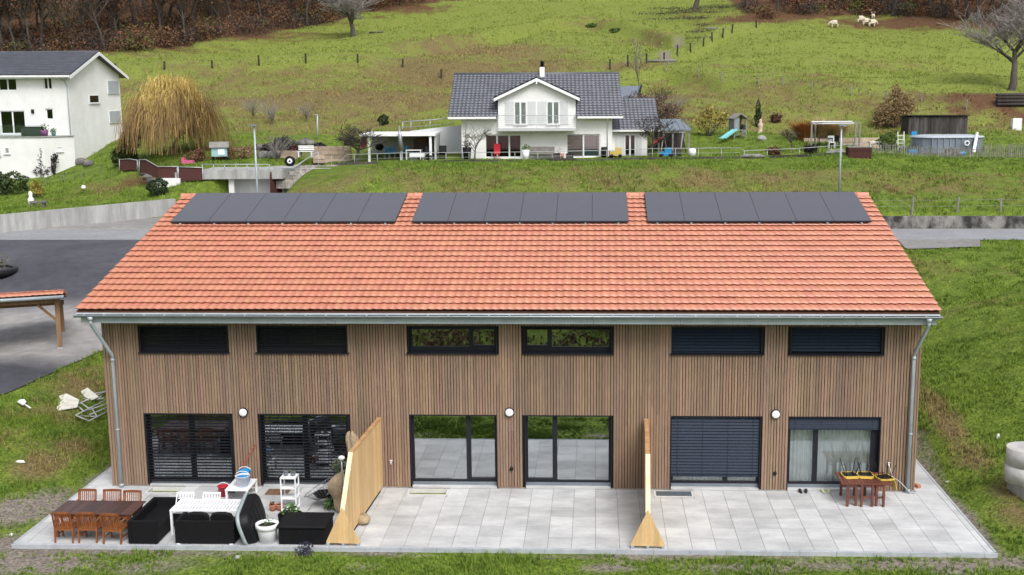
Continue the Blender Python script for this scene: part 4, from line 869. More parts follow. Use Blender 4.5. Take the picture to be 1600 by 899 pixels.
# low white table, buckets, broom, mat
t = thing('side_table', 'low white square table carrying buckets against the timber wall', 'table', (-8.3, -.95, 0))
m = MB(); m.bx(-8.68, -7.96, -1.46, -.42, .37, .42); m.build('tabletop', M_WHITE, t, .008)
for x in (-8.64, -8.0):
    for y in (-1.42, -.46): m = MB(); m.bx(x-.03, x+.03, y-.03, y+.03, 0, .37); m.build('leg', M_WHITE, t)
def bucket(label, c, r, h, m1, name='bucket', handle=True, inner=None, parts=True):
    t = thing(name, label, 'bucket', c); m = MB(); m.lathe([(r*.78, 0), (r, h), (r*1.05, h), (r*1.05, h-.02), (r*.95, h-.01), (r*.75, .03)], c, 24); m.lathe([(r*.76, .02), (0, .021)], c, 24); m.build('body', m1, t)
    if handle:
        m = MB(); m.tube([(c[0]+r*math.cos(a), c[1]+.02, c[2]+h-.01+r*.62*math.sin(a)) for a in np.linspace(0, math.pi, 11)], .012, 6); m.build('handle', M_PVC, t)
    if inner:
        m = MB(); m.lathe([(r*.9, h*.86), (r*.5, h*.93), (0, h*.9)], c, 20); m.build('cloth', inner, t)
    return t
bucket('pale bucket holding a blue cloth on the low white table', (-8.22, -1.10, .421), .22, .34, M_BUCK, inner=M_BLUE)
bucket('blue bucket with white handle standing behind the pale bucket', (-8.28, -.68, .421), .19, .36, M_BLUE)
bucket('red bucket on the paving beside the low white table', (-8.93, -.85, 0), .17, .33, M_RED)
t = thing('broom', 'red handled broom leaning on the timber wall behind the low table', 'broom', (-8.9, -.4, 0))
m = MB(); m.tube([(-8.85, -.52, .12), (-8.10, -.045, 1.42)], .016, 8); m.build('handle', mat('red_handle', (.35,.045,.03), (.3,.04,.03), rough=.4), t); m = MB(); m.bx(-9.02, -8.68, -.58, -.46, 0, .13); m.build('brush', M_BLK, t)
t = thing('doormat', 'slatted brown wooden doormat at the left glass doors', 'doormat', (-7.3, -.5, 0)); m = MB(); x = -7.66
while x < -6.95: m.bx(x, x+.045, -.76, -.25, .004, .028); x += .06
m.build('slat_panel', mat('doormat_wood', (.22,.13,.08), (.15,.09,.055), island=.2), t); m = MB(); m.bx(-7.66, -6.95, -.70, -.66, .002, .006); m.bx(-7.66, -6.95, -.36, -.32, .002, .006); m.build('batten', M_BLK, t)
# string chair
t = thing('string_chair', 'black wire lounge chair with string shell beside the burlap plant', 'chair', (-5.6, -1.7, 0))
cx_, cy_ = -5.62, -1.75; m = MB(); ring = []
for k in range(28): a = 2*math.pi*k/28; ring.append(Vector((cx_-.05+.46*math.cos(a), cy_+.40*math.sin(a), .62+.30*math.cos(a)+.02)))
for k in range(28):
    a = ring[k]; b = Vector((cx_+.12, cy_, .30)); m.tube([a, a.lerp(b, .55)+Vector((.05,0,-.10)), b], .006, 4, caps=False)
m.build('string_shell', M_STEEL, t); m = MB(); m.tube(ring+[ring[0]], .014, 6, caps=False); m.build('ring', M_STEEL, t)
m = MB(); m.lathe([(.0, .29), (.2, .33), (.33, .45), (.30, .46), (.18, .36), (0, .32)], (cx_+.08, cy_, 0), 18); m.build('seat', M_BLK, t)
for dx, dy in ((-.32,-.28),(-.32,.28),(.3,-.26),(.3,.26)): m = MB(); m.tube([(cx_+.05+dx*.4, cy_+dy*.4, .36), (cx_+dx*1.05, cy_+dy*1.05, 0)], .010, 5); m.build('leg', M_STEEL, t)
# burlap-wrapped plants behind the left screen
def sack(name, label, c, r, h, seed, grp=None):
    t = thing(name, label, 'plant', c, grp); rr = random.Random(seed); m = MB(); n = 40; vs = []; prof = [(.60,0),(.74,.06),(.80,.14),(.76,.24),(.66,.33),(.62,.38),(.80,.47),(.98,.57),(1.08,.68),(1.10,.78),(1.0,.87),(.78,.94),(.45,.99),(.12,1.0)]
    for q, z in prof:
        for k in range(n):
            a = 2*math.pi*k/n; j = 1+.16*float(vnoise(math.cos(a)*1.3+seed*3+z, math.sin(a)*1.3+z*3, .7, 51))+.09*math.sin(a*9+z*5+seed)*(.4+abs(z-.4))+.12*math.sin(a*2+z*4+seed); vs.append((c[0]+r*q*j*math.cos(a)+.12*math.sin(z*5+seed), c[1]+r*q*j*math.sin(a), c[2]+h*(z+.05*math.sin(a*3+seed)*z)))
    m.add(vs, [(i*n+k, i*n+(k+1) % n, (i+1)*n+(k+1) % n, (i+1)*n+k) for i in range(len(prof)-1) for k in range(n)], True); m.build('burlap_wrap', M_BURLAP, t); return t
s1_ = sack('wrapped_plant', 'burlap wrapped potted plant beside the wire chair', (-4.86, -2.2, 0), .33, 1.25, 2, 'burlap wrapped plants')
leaf_tuft('foliage', (-4.95, -2.0, 1.25), .28, 120, .06, mat('olive_leaves', (.10,.11,.07), (.07,.085,.05), island=.4), s1_, 4); leaf_tuft('low_foliage', (-5.3, -1.95, .12), .26, 140, .06, M_LEAFG, s1_, 5)
s2_ = sack('wrapped_plant', 'taller burlap wrapped plant pressed against the back of the left screen', (-4.66, -1.35, 0), .22, 2.18, 5, 'burlap wrapped plants')
t = thing('parasol', 'furled white parasol on a slim pole behind the left screen', 'parasol', (-4.72, -2.75, 0)); m = MB(); m.tube([(-4.72,-2.75,0),(-4.72,-2.75,1.95)], .022, 8); m.build('pole', M_STEEL, t); m = MB(); m.lathe([(.03, 1.80), (.10, 1.88), (.09, 1.93), (.02, 1.96)], (-4.72,-2.75,0), 14); m.build('canopy', M_PVC, t)
t = thing('burlap_bundle', 'crumpled burlap bundle lying under the left pine screen', 'bundle', (-4.2, -3.3, 0)); m = MB(); m.ball((-4.08, -3.05, .12), (.22, .30, .15), 14, 8, .12, 4); m.build('cloth', M_BURLAP, t)
# right terrace: gate-leg table with upturned chairs, shoes
t = thing('folding_table', 'reddish wooden gateleg table carrying three upturned yellow chairs', 'table', (11.0, -.9, 0))
m = MB(); n = 15
for i in range(n):
    x0 = 10.17+1.52*i/n
    m.bx(x0+.006, x0+1.52/n-.006, -1.32, -.38, .70, .725)
m.bx(10.15, 11.71, -1.40, -1.325, .698, .727); m.bx(10.15, 11.71, -.375, -.30, .698, .727); m.build('tabletop', M_MERB, t)
for x in (10.36, 10.62, 10.78, 11.10, 11.24, 11.44):
    for y in ((-1.36, -.40) if x not in (10.62, 11.24) else (-1.30,)): m = MB(); m.bx(x-.035, x+.035, y-.035, y+.035, 0, .695); m.build('leg', M_MERB, t)
m = MB()
for a, b in ((10.36, 10.62), (10.78, 11.10), (11.24, 11.44)):
    m.bx(a+.036, b-.036, -1.36, -1.33, .26, .31); m.bx(a+.036, b-.036, -1.36, -1.33, .62, .68)
m.bx(10.37, 11.43, -.42, -.39, .30, .36); m.build('rail', M_MERB, t)
def up_chair(x, y, rz, lb, spill=0):
    t = thing('shell_chair', lb, 'chair', (x, y, .728), 'yellow chairs upturned on the folding table'); Mx = Matrix.Translation((x, y, .73)) @ Matrix.Rotation(rz, 4, 'Z'); 
    m = MB(Mx); vs = []; n = 10
    for i in range(n+1):
        for k in range(7):
            s = i/n; w_ = (k/6-.5)*.44*(1-.25*s*s); z = .04+.02*(2*k/6-1)**2; yy = -.21+.42*s
            vs.append((w_, yy, z))
    m.add(vs, [(i*7+k, i*7+k+1, (i+1)*7+k+1, (i+1)*7+k) for i in range(n) for k in range(6)], True); m.build('seat_underside', M_BLK, t)
    m = MB(Mx); e = [(-.225,-.22,.035),(.225,-.22,.035),(.235,0,.03),(.20,.22,.035),(0,.25,.035),(-.20,.22,.035),(-.235,0,.03),(-.225,-.22,.035)]
    for a, b in zip(e, e[1:]): m.bar(a, b, .03, .05)
    m.build('seat_shell', M_YEL, t)
    m = MB(Mx)
    vs = [(-.19,-.22,.02),(.19,-.22,.02),(.2,-.27,-.12),(-.2,-.27,-.12),(.17,-.33,-.36),(-.17,-.33,-.36)] if spill else [(-.19,-.2,.005),(.19,-.2,.005),(.2,-.24,.004),(-.2,-.24,.004),(.17,-.3,.004),(-.17,-.3,.004)]
    m.add(vs+[(a, b-.02, c+.005) for a, b, c in vs], [(0,1,2,3),(3,2,4,5),(9,8,7,6),(11,10,8,9),(0,6,7,1),(5,4,10,11),(0,3,9,6),(3,5,11,9),(1,7,8,2),(2,8,10,4)]); m.build('backrest', M_YEL, t)
    for sx in (-1, 1):
        for sy in (-1, 1): m = MB(Mx); m.tube([(sx*.12, sy*.12, .05), (sx*.25, sy*.23, .50)], .011, 6); m.build('leg', M_BLK, t)
up_chair(10.55, -.66, .1, 'upturned yellow shell chair on the folding table, nearest the slippers')
up_chair(11.03, -.64, -.1, 'upturned yellow shell chair on the folding table, middle one')
up_chair(11.56, -.88, math.pi/2+.25, 'upturned yellow shell chair hanging over the table edge toward the downpipe', 1)
def shoe(c, col, lb, pair, rz=0):
    t = thing('shoe', lb, 'shoe', c, pair); Mx = Matrix.Translation(c) @ Matrix.Rotation(rz, 4, 'Z'); m = MB(Mx); m.ball((0,0,.025), (.05,.14,.03), 12, 6); m.build('sole', col, t)
    m = MB(Mx); m.ball((0,.05,.055), (.052,.085,.05), 12, 6); m.build('upper', col, t)
M_SH1 = mat('dark_slipper', (.035,.028,.028), (.02,.018,.018)); M_SH2 = mat('pale_slipper', (.55,.58,.34), (.45,.48,.28))
for p0, mm, lb, gp in ((ST(1252, 764), M_SH1, 'dark slipper of the pair on the threshold near the socket', 'pair of dark slippers'), (ST(1286.5, 763.5), M_SH2, 'pale yellow slipper of the pair on the glass door threshold', 'pair of pale slippers')):
    for k, s in enumerate((-.085, .085)): shoe((p0[0]+s, -.16, .004), mm, lb, gp, -s*2)
t = thing('garden_hose', 'grey hose hanging from the tap to the downpipe foot', 'hose', (12.3, -.1, 0)); p0 = P(1390, 730, y=-.1); m = MB(); m.tube([tuple(p0), (p0[0]+.08, -.1, p0[2]-.3), (p0[0]+.35, -.13, .35), (p0[0]+.62, -.22, .06), (p0[0]+.78, -.24, .03)], .016, 7); m.build('tube', M_ZINC, t)
t = thing('clay_brick', 'broken red brick lying at the house corner by the downpipe', 'brick', (12.95, .6, 0)); m = MB(); m.cbox((12.93, .42, .05), (.13, .26, .10), Matrix.Rotation(.4, 3, 'Z')); m.build('body', M_TERRA, t, .01)
c = P(70+35, 779, z=.03); t = thing('terracotta_saucer', 'terracotta saucer on the paving edge beside the dark table', 'saucer', (-13.15, -2.75, 0)); m = MB(); m.lathe([(.10,0),(.15,.05),(.14,.05),(.09,.015),(0,.015)], (-13.15, -2.75, 0), 18); m.build('dish', M_TERRA, t)

# ------------------------------------------------------------------ things on the grass near the house
def gp(u, v, h=0): g = G(u, v+0); p = P(u, v, z=g[2]+h); return p
M_FRAMEW = mat('weathered_white_frame', (.50,.52,.55), (.38,.40,.42), rough=.5, scale=5)
M_FABRW = mat('stained_white_fabric', (.66,.64,.58), (.45,.40,.32), rough=.85, scale=3, contrast=(.45,.75))
g0 = G(140, 645)
def sun_lounger(name, lb, pts, panel, zoff):
    t = thing(name, lb, 'lounger', tuple(g0), 'broken loungers on the left bank'); z = g0[2]+zoff
    m = MB()
    for (a, b) in pts: m.tube([tuple(P(*a[:2], z=z+a[2])), tuple(P(*b[:2], z=z+b[2]))], .022, 7)
    m.build('frame', M_FRAMEW, t); m = MB(); q = [P(u, v, z=z+h) for u, v, h in panel]; m.prism(q, (0,0,.03)); m.build('fabric_panel', M_FABRW, t)
sun_lounger('sun_lounger', 'broken white sun lounger frame with pale panel lying on the bank', [((118,649,.25),(166,625,.25)),((118,649,.25),(139,658,.05)),((139,658,.05),(172,641,.05)),((143,637,.25),(152,652,.1)),((127,630,.3),(141,640,.1)),((120,633,.25),(131,643,.2)),((131,643,.2),(172,630,.2)),((118,650,.05),(150,651,.05)),((140,648,.15),(170,636,.15)),((123,631,.25),(168,611,.3))], [(70,628,.25),(92,642,.22),(121,637,.26),(124,626,.36),(104,616,.42)], .0)
sun_lounger('sun_lounger', 'second broken lounger behind it with its white panel tilted up', [((124,620,.2),(165,612,.25)),((124,620,.2),(140,627,.1)),((140,627,.1),(163,622,.15)),((153,625,.1),(158,619,.2))], [(120,616,.15),(143,626,.18),(154,621,.3),(137,607,.42)], .05)
g = G(38, 634); t = thing('garden_spade', 'white plastic shovel head with short handle lying on the bank', 'shovel', tuple(g)); m = MB(); q = [P(u, v, z=g[2]+h) for u, v, h in ((27,629,.12),(36,634,.10),(41,629,.18),(38,625,.22),(30,626,.2))]; m.prism(q, (0,0,.03)); m.build('blade', M_PVC, t); m = MB(); m.tube([tuple(P(37,631,z=g[2]+.14)), tuple(P(48,638,z=g[2]+.06))], .025, 8); m.build('handle', M_PVC, t)
def scrap(u, v, sz, lb, m_=M_PVC, seed=1, name='litter', cat='litter'):
    g = G(u, v); m = MB(); m.ball((g[0], g[1], g[2]+sz[2]*.6), sz, 10, 6, .22, seed); o = m.build(name, m_); tag(o, lb, cat, None); return o
scrap(32, 723, (.17,.05,.05), 'small white plastic scrap on the bank left of the table'); scrap(1559, 686, (.06,.05,.11), 'crumpled white scrap on the slope above the concrete rings', seed=3)
scrap(371, 874, (.09,.07,.07), 'pale stone in the lawn below the white plant pot', MATS['plinth'] if 'plinth' in MATS else M_CONC, 5, 'stone', 'stone'); scrap(1480, 755, (.09,.06,.05), 'pale stone beside the terrace corner on the right', M_CONC, 6, 'stone', 'stone'); scrap(18, 837, (.07,.05,.05), 'white stone in the gravel by the left terrace corner', M_PVC, 7, 'stone', 'stone')
# dark heather at the kerb
c = G(478, 866); t = tag(leaf_tuft('heather', (c[0], -5.12, c[2]+.05), .26, 260, .035, mat('heather_leaves', (.05,.05,.085), (.035,.035,.06), island=.4)), 'low dark purple heather growing at the kerb below the storage box', 'plant')
# concrete rings and block on the right
gx, gy_ = 15.74, -1.15
t = thing('concrete_block', 'pale cast concrete block under the pair of concrete rings', 'concrete block', (gx, gy_, 0)); m = MB(Matrix.Translation((gx+.08, gy_-.1, -.05)) @ Matrix.Rotation(.15, 4, 'Z')); m.bx(-.40,.9,-.65,.6,0,.80); m.bx(-.10,.6,-.663,-.651,.15,.6); m.build('body', M_CONC, t, .02)
for k, lb in enumerate(('lower concrete well ring resting on the concrete block', 'upper concrete well ring, topmost of the stack')):
    z0 = .76+k*.53; c = (gx+k*.02, gy_+.05, z0); t = thing('concrete_ring', lb, 'concrete ring', c, 'stacked concrete rings'); m = MB(); m.lathe([(.62,0),(.62,.52)], c, 40); m.lathe([(.621,.521),(.54,.522)], c, 40, False); m.lathe([(.54,.52),(.54,.03)], c, 40); (m.lathe([(.54,.02),(0,.021)], c, 24, False) if k == 0 else None); m.build('ring_wall', mat('ring_concrete', (.50,.49,.47), (.34,.335,.33), scale=1.6, bump=.2, fine=.05) if k == 0 else MATS['ring_concrete'], t)
# carport corner at the left edge
t0_ = P(95, 552, z=1.62); cxp, cyp = float(t0_[0]), float(t0_[1]); cz = hz(cxp, cyp)
dcp = float((np.array([cxp, cyp, cz])-CAM)@FW); zt_ = float(P(86, 470, d=dcp)[2])
t = thing('carport', 'open timber carport with tiled roof and zinc gutter at the driveway', 'carport', (cxp, cyp, cz))
M_BEAM = mat('carport_timber', (.30,.18,.10), (.20,.12,.07), rough=.7, stretch=(4,4,.5), scale=2, fine=.1)
MCp = Matrix.Translation((cxp, cyp, 0)) @ Matrix.Rotation(math.radians(22), 4, 'Z')
for x in (0, -5.2):
    for y, zz in ((0, zt_-.02), (2.3, zt_-.5)):
        m = MB(MCp); m.bx(x-.09, x+.09, y-.09, y+.09, cz-.4, zz); o = m.build('post', M_BEAM, t); m = MB(MCp); m.bx(x-.12, x+.12, y-.12, y+.12, cz-.4, cz+.09); m.build('post_shoe', M_ZINC, o)
m = MB(MCp); m.bar((-.08, 0, zt_-.75), (-.75, 0, zt_-.06), .1, .1); m.build('brace', M_BEAM, t)
m = MB(MCp); m.bx(-7, .14, -.1, .1, zt_, zt_+.2); m.bx(-7, .14, 2.2, 2.4, zt_-.5, zt_-.32); k = -.1
while k > -7: m.bar((k, -.45, zt_+.27), (k, 2.6, zt_-.30), .1, .12); k -= .9
m.build('beam', M_BEAM, t); m = MB(MCp); m.bar((-3.46, -.45, zt_+.37), (-3.46, 2.7, zt_-.24), 7.4, .04); m.build('roof_deck', MATS['roof_boarding'], t)
roof_tiles('roof_tiles', -7.2, .3, -.52, zt_+.38, -.16, zt_+.47, 1, .24, M_TILE, t, seed=8, Mx=MCp)
roof_tiles('rear_tiles', -7.2, .3, -.15, zt_+.47, 2.8, zt_-.2, 7, .24, M_TILE, t, seed=9, Mx=MCp)
m = MB(MCp); m.tube([(-7.2, -.58, zt_+.30), (.32, -.58, zt_+.30)], .075, 10); m.build('gutter', M_ZINC, t)

# ------------------------------------------------------------------ the slope behind: helpers
def dep(p): return float((np.asarray(p)-CAM)@FW)
def frame(o, ex):
    ex = np.array([ex[0], ex[1], 0.0]); ex /= np.linalg.norm(ex); ey = np.array([-ex[1], ex[0], 0])
    return Matrix(((ex[0], ey[0], 0, o[0]), (ex[1], ey[1], 0, o[1]), (0, 0, 1, o[2]), (0, 0, 0, 1)))
M_RENDER = mat('white_render', (.80,.80,.79), (.72,.72,.715), rough=.85, scale=.8, fine=.03)
M_RENDER2 = mat('grey_render', (.50,.51,.52), (.44,.45,.46), rough=.85, scale=.8)
M_DTILE = mat('slate_grey_tile', (.085,.092,.115), (.07,.076,.095), rough=.38, scale=1, island=.12, spec=.6)
M_TRIM = mat('white_trim', (.78,.79,.80), (.72,.73,.74), rough=.5)
M_GLASS_D = glass_mat('dark_window', (.25,.28,.3), .03)
M_SHUT = mat('pale_shutter', (.62,.63,.64), (.56,.57,.58), rough=.6)
M_SHUTG = mat('grey_shutter', (.40,.43,.46), (.36,.39,.42), rough=.6)
M_RAIL = mat('galvanised_rail', (.45,.47,.49), (.38,.40,.42), rough=.45, metal=.4)
M_SAND = mat('sandstone', (.46,.37,.29), (.34,.26,.195), rough=.9, scale=1.2, bump=.4, bscale=12, island=.25, fine=.1)
M_ROCK = mat('rock', (.20,.19,.18), (.09,.088,.085), rough=.95, scale=2, bump=1.2, bscale=6, fine=.2)
M_OLDWOOD = mat('weathered_timber', (.085,.075,.075), (.035,.03,.03), rough=.85, scale=1.4, stretch=(5,5,.5), island=.45, fine=.15)
M_GREYWOOD = mat('grey_timber', (.25,.24,.22), (.17,.16,.15), rough=.85, scale=3, island=.3)
M_BARK = mat('grey_bark', (.13,.115,.105), (.065,.058,.053), rough=.95, scale=6, bump=.8, bscale=20)
M_TWIG = mat('bare_twigs', (.31,.28,.27), (.21,.19,.18), rough=.95, island=.35)
M_TWIGD = mat('dark_twigs', (.075,.062,.055), (.045,.038,.034), rough=.95, island=.35)

def window(M, parent, a0, a1, c0, c1, b=0.0, dep_=.12, mull=1, glass=None, frame_m=None, fw_=.07, shut=0, sill=True, name='window'):
    fw_ = .09
    """window set into a wall whose outer face is at local b; frame, pane, sill"""
    f = MB(M); y0, y1 = b-.03, b+.05
    f.bx(a0, a0+fw_, y0, y1, c0, c1); f.bx(a1-fw_, a1, y0, y1, c0, c1); f.bx(a0+fw_, a1-fw_, y0, y1, c0, c0+fw_); f.bx(a0+fw_, a1-fw_, y0, y1, c1-fw_, c1)
    for k in range(mull): x = a0+(a1-a0)*(k+1)/(mull+1); f.bx(x-fw_*.7, x+fw_*.7, y0, y1, c0+fw_, c1-fw_)
    w_ = f.build(name, frame_m or M_TRIM, parent)
    g = MB(M); g.bx(a0+fw_*.5, a1-fw_*.5, b+.0, b+.012, c0+fw_*.5, c1-fw_*.5); g.build('pane', glass or M_GLASS_D, w_)
    if sill: s_ = MB(M); s_.bx(a0-.06, a1+.06, b-.10, b-.032, c0-.05, c0-.003); s_.build('sill', M_RENDER2, w_)
    if shut: s_ = MB(M); s_.bx(a0+.03, a1-.03, b-.045, b-.034, c0+.02, c1-.02); s_.build('shutter', M_SHUTG, w_)
    return w_
def holed(m, x0, x1, z0, z1, holes, y0, y1):
    for a, b, p, q in rects(x0, x1, z0, z1, holes): m.bx(a, b, y0, y1, p, q)
def rail_run(m, pts, h, r=.02, mid=1):
    for a, b in zip(pts, pts[1:]):
        for k in range(mid+1): f = h*(1-k*.45); m.tube([(a[0], a[1], a[2]+f), (b[0], b[1], b[2]+f)], r if k == 0 else r*.5, 5)

# ------------------------------------------------------------------ white house in the middle
W0 = P(705, 248, d=90); W0[2] = P(830, 247.5, d=90)[2]; wx = P(970, 249, d=90)-P(705, 249, d=90); MW = frame(W0, wx)
s_ = .05; ua = lambda u: (u-705)*s_; vc = lambda v: (248-v)*s_
WH = thing('white_house', 'white gabled house with grey tiled roof and balcony above the lawn', 'house', tuple(W0))
a0, a1 = ua(721.7), ua(956.4); EC = vc(183.5); RB = 5.6; RC = float(P(835, 117, d=95.6)[2]-W0[2])
gh = [(ua(758), ua(815), .05, vc(211)), (ua(885.6), ua(937.7), .05, vc(211))]
m = MB(MW); holed(m, a0, a1, -.6, EC, gh, 0, .35); m.bx(a0, a0+.3, .35, 10.9, -.6, EC); m.bx(a1-.3, a1, .35, 10.9, -.6, EC); m.bx(a0, a1, 10.9, 11.2, -.6, EC)
for x in (a0, a1-.3): m.prism([(x, 0, EC), (x, 11.2, EC), (x, RB, RC-.35)], (.3, 0, 0))
d0, d1 = ua(779.5), ua(899.5); DC0 = vc(201); ap = vc(127); dec = vc(152)
m.bx(d0, d1, -.32, -.002, DC0, dec); m.bx(d0, d0+.25, 0, 4, EC+.001, dec); m.bx(d1-.25, d1, 0, 4, EC+.001, dec)
m.prism([(d0, -.32, dec), (d1, -.32, dec), ((d0+d1)/2, -.32, ap)], (0, .31, 0))
m.build('wall', M_RENDER, WH)
m = MB(MW); m.bx(a0+.31, a1-.31, .5, 6, .02, .06); m.bx(a0+.31, a1-.31, 6, 6.1, .06, EC-.1); m.bx(a0+.31, a1-.31, .4, 6, EC-.1, EC-.05); m.build('interior', M_ROOM, WH)
e0, e1 = ua(702.5), ua(972.5); sl = (RC-EC)/(RB+.75)
m = MB(MW)
zr = lambda y: EC-.02+(y+.75)*sl
for (ya, yb, p, q) in ((-.75, RB, e0, d0-.05), (-.75, RB, d1+.05, e1), (.5, RB, d0-.05, d1+.05)): m.prism([(p, ya, zr(ya)), (p, yb, zr(yb)), (p, yb, zr(yb)-.14), (p, ya, zr(ya)-.14)], (q-p, 0, 0))
m.prism([(e0, 2*RB+.75, EC-.02), (e0, RB, RC), (e0, RB, RC-.14), (e0, 2*RB+.75, EC-.16)], (e1-e0, 0, 0))
rf = m.build('roof', M_DTILE, WH)
roof_tiles('roof_tiles', e0, d0-.03, -.78, EC+.03, RB, RC+.04, 17, .32, M_DTILE, rf, lift=.05, amp=.03, samp=5, Mx=MW, seed=12)
roof_tiles('roof_tiles', d1+.03, e1, -.78, EC+.03, RB, RC+.04, 17, .32, M_DTILE, rf, lift=.05, amp=.03, samp=5, Mx=MW, seed=12)
roof_tiles('roof_tiles', d0-.02, d1+.02, .5, zr(.5)+.06, RB, RC+.04, 14, .32, M_DTILE, rf, lift=.05, amp=.03, samp=5, Mx=MW, seed=12)
m = MB(MW); m.tube([(e0, RB, RC+.05), (e1, RB, RC+.05)], .13, 8); m.build('ridge_tiles', M_DTILE, rf)
m = MB(MW); m.bx(ua(843)+.0, ua(851), RB-.55, RB-.1, RC-.5, RC+.62); ch = m.build('chimney', M_RENDER, rf); m = MB(MW); m.bx(ua(842.5), ua(851.5), RB-.58, RB-.07, RC+.622, RC+.68); m.lathe([(.15,.68),(.13,.95),(.17,1.0),(.17,1.05),(0,1.1)], (ua(847), RB-.32, RC), 12); m.build('chimney_cap', M_BLK, ch)
m = MB(MW); m.bx(e0, ua(777), -.86, -.79, EC-.15, EC+.02); m.bx(ua(902), e1, -.86, -.79, EC-.15, EC+.02); m.bx(e0+.2, d0-.06, -.78, 0, EC-.18, EC-.165); m.bx(d1+.06, e1-.2, -.78, 0, EC-.18, EC-.165); m.build('gutter', M_TRIM, WH)
# dormer roof: two slopes and white bargeboards
xm = (d0+d1)/2; ov = .3
for sgn in (-1, 1):
    xe = d0-ov if sgn < 0 else d1+ov; za = dec-.15; m = MB(MW)
    m.prism([(xe, -.75, za), (xm, -.75, ap+.13), (xm, -.75, ap+.02), (xe, -.75, za-.11)], (0, 4.6, 0)); o = m.build('dormer_roof', M_DTILE, WH)
    m = MB(MW); m.prism([(xe, -.79, za-.02), (xm, -.79, ap+.11), (xm, -.79, ap-.12), (xe, -.79, za-.25)], (0, .035, 0)); m.build('bargeboard', M_TRIM, o)
    R_ = Matrix(((0, -sgn, 0, xm), (sgn, 0, 0, 0), (0, 0, 1, 0), (0, 0, 0, 1)))
    x0_, x1_ = (-.77, 3.9) if sgn > 0 else (-3.9, .77)
    roof_tiles('dormer_tiles', x0_, x1_, -(abs(xm-xe)+.02), za+.03, -.0, ap+.17, 8, .32, M_DTILE, o, lift=.05, amp=.03, samp=5, Mx=MW@R_, seed=13)
m = MB(MW); m.bx(xm-.06, xm+.06, -.82, -.79, ap-.35, ap+.05); m.build('finial', M_TRIM, WH)
for u0, u1 in ((804, 824), (854.5, 874.5)): window(MW, WH, ua(u0), ua(u1), vc(196), vc(160), -.325, mull=1, glass=M_GLASS, name='balcony_door'); m = MB(MW); m.bx(ua(u0)+.06, ua(u1)-.06, -.29, -.27, vc(195), vc(161)); m.build('curtain', mat('blue_curtain', (.22,.30,.36), (.40,.47,.52), scale=4, stretch=(3,1,.1)) if u0 == 804 else MATS['blue_curtain'], WH)
for u0, u1 in ((790.5, 803.3), (825.5, 838), (841, 853.7), (875.8, 888)):
    m = MB(MW); m.bx(ua(u0), ua(u1), -.37, -.325, vc(196), vc(160))
    for k in range(12): z = vc(195)+k*.145; m.bx(ua(u0)+.06, ua(u1)-.06, -.385, -.372, z, z+.09)
    m.build('shutter', M_SHUT, WH)
m = MB(MW); m.bx(d0, d1, -1.25, -.325, DC0-.2, DC0-.001); bal = m.build('balcony', M_RENDER2, WH)
m = MB(MW); zt = DC0+1.0; m.bx(d0, d1, -1.25, -1.21, zt-.05, zt); m.bx(d0, d0+.04, -1.21, -.33, zt-.05, zt); m.bx(d1-.04, d1, -1.21, -.33, zt-.05, zt)
x = d0
while x <= d1+.01: m.bx(x-.02, x+.02, -1.25, -1.21, DC0, zt-.051); x += (d1-d0)/4
for k in range(5): m.bx(d0, d1, -1.238, -1.226, DC0+.14+k*.16, DC0+.155+k*.16)
m.build('railing', M_RAIL, bal)
window(MW, WH, gh[0][0], gh[0][1], .05, gh[0][3], .12, mull=2, glass=M_GLASS_D, sill=False, name='glass_door')
w_ = window(MW, WH, gh[1][0], gh[1][1], .05, gh[1][3], .12, mull=1, glass=M_GLASS, sill=False, name='glass_door')
m = MB(MW); x0, x1 = gh[1][0]+.05, (gh[1][0]+gh[1][1])/2-.05
for k in range(16): z = .14+k*.105; m.bx(x0, x1, .06, .085, z, z+.06)
m.build('blind', mat('grey_brown_blind', (.10,.095,.085), (.07,.065,.06), rough=.5), w_)
m = MB(MW); m.bx((gh[1][0]+gh[1][1])/2+.05, gh[1][1]-.05, .3, .33, .1, gh[1][3]-.05); m.build('curtain', MATS['blue_curtain'], w_)
for u in (729, 949): m = MB(MW); m.tube([(ua(u)-.05, -.8, EC-.15), (ua(u), -.06, EC-.5), (ua(u), -.06, 0)], .045, 7); m.build('downpipe', M_TRIM, WH)
# east wing with its own low roof, attached to the house
x0, x1 = a1+.02, ua(1012); WT2 = vc(205)
m = MB(MW); m.bx(x0, x1, .6, 7, -.6, WT2); m.build('wing_wall', M_RENDER, WH)
m = MB(MW); m.prism([(x0-.0, .2, WT2-.02), (x0, 5, WT2+2.35), (x0, 9, WT2+.4), (x0, 9, WT2+.2), (x0, 5, WT2+2.1), (x0, .2, WT2-.18)], (ua(1030)-x0, 0, 0)); wr = m.build('wing_roof', M_DTILE, WH)
roof_tiles('roof_tiles', x0+.55, ua(1031), .18, WT2+.02, 5, WT2+2.38, 13, .32, M_DTILE, wr, lift=.05, amp=.03, samp=5, Mx=MW, seed=14)
m = MB(MW); m.bx(x0, ua(1031), .1, .17, WT2-.14, WT2+.02); m.build('gutter', M_TRIM, WH)
window(MW, WH, ua(976), ua(994), .05, vc(212), .575, mull=1, sill=False, name='glass_door'); 
m = MB(MW); m.bx(ua(963), ua(975.5), .52, .575, .1, vc(212)); m.bx(ua(995), ua(1003), .52, .575, .1, vc(212)); m.build('shutter', M_SHUT, WH)
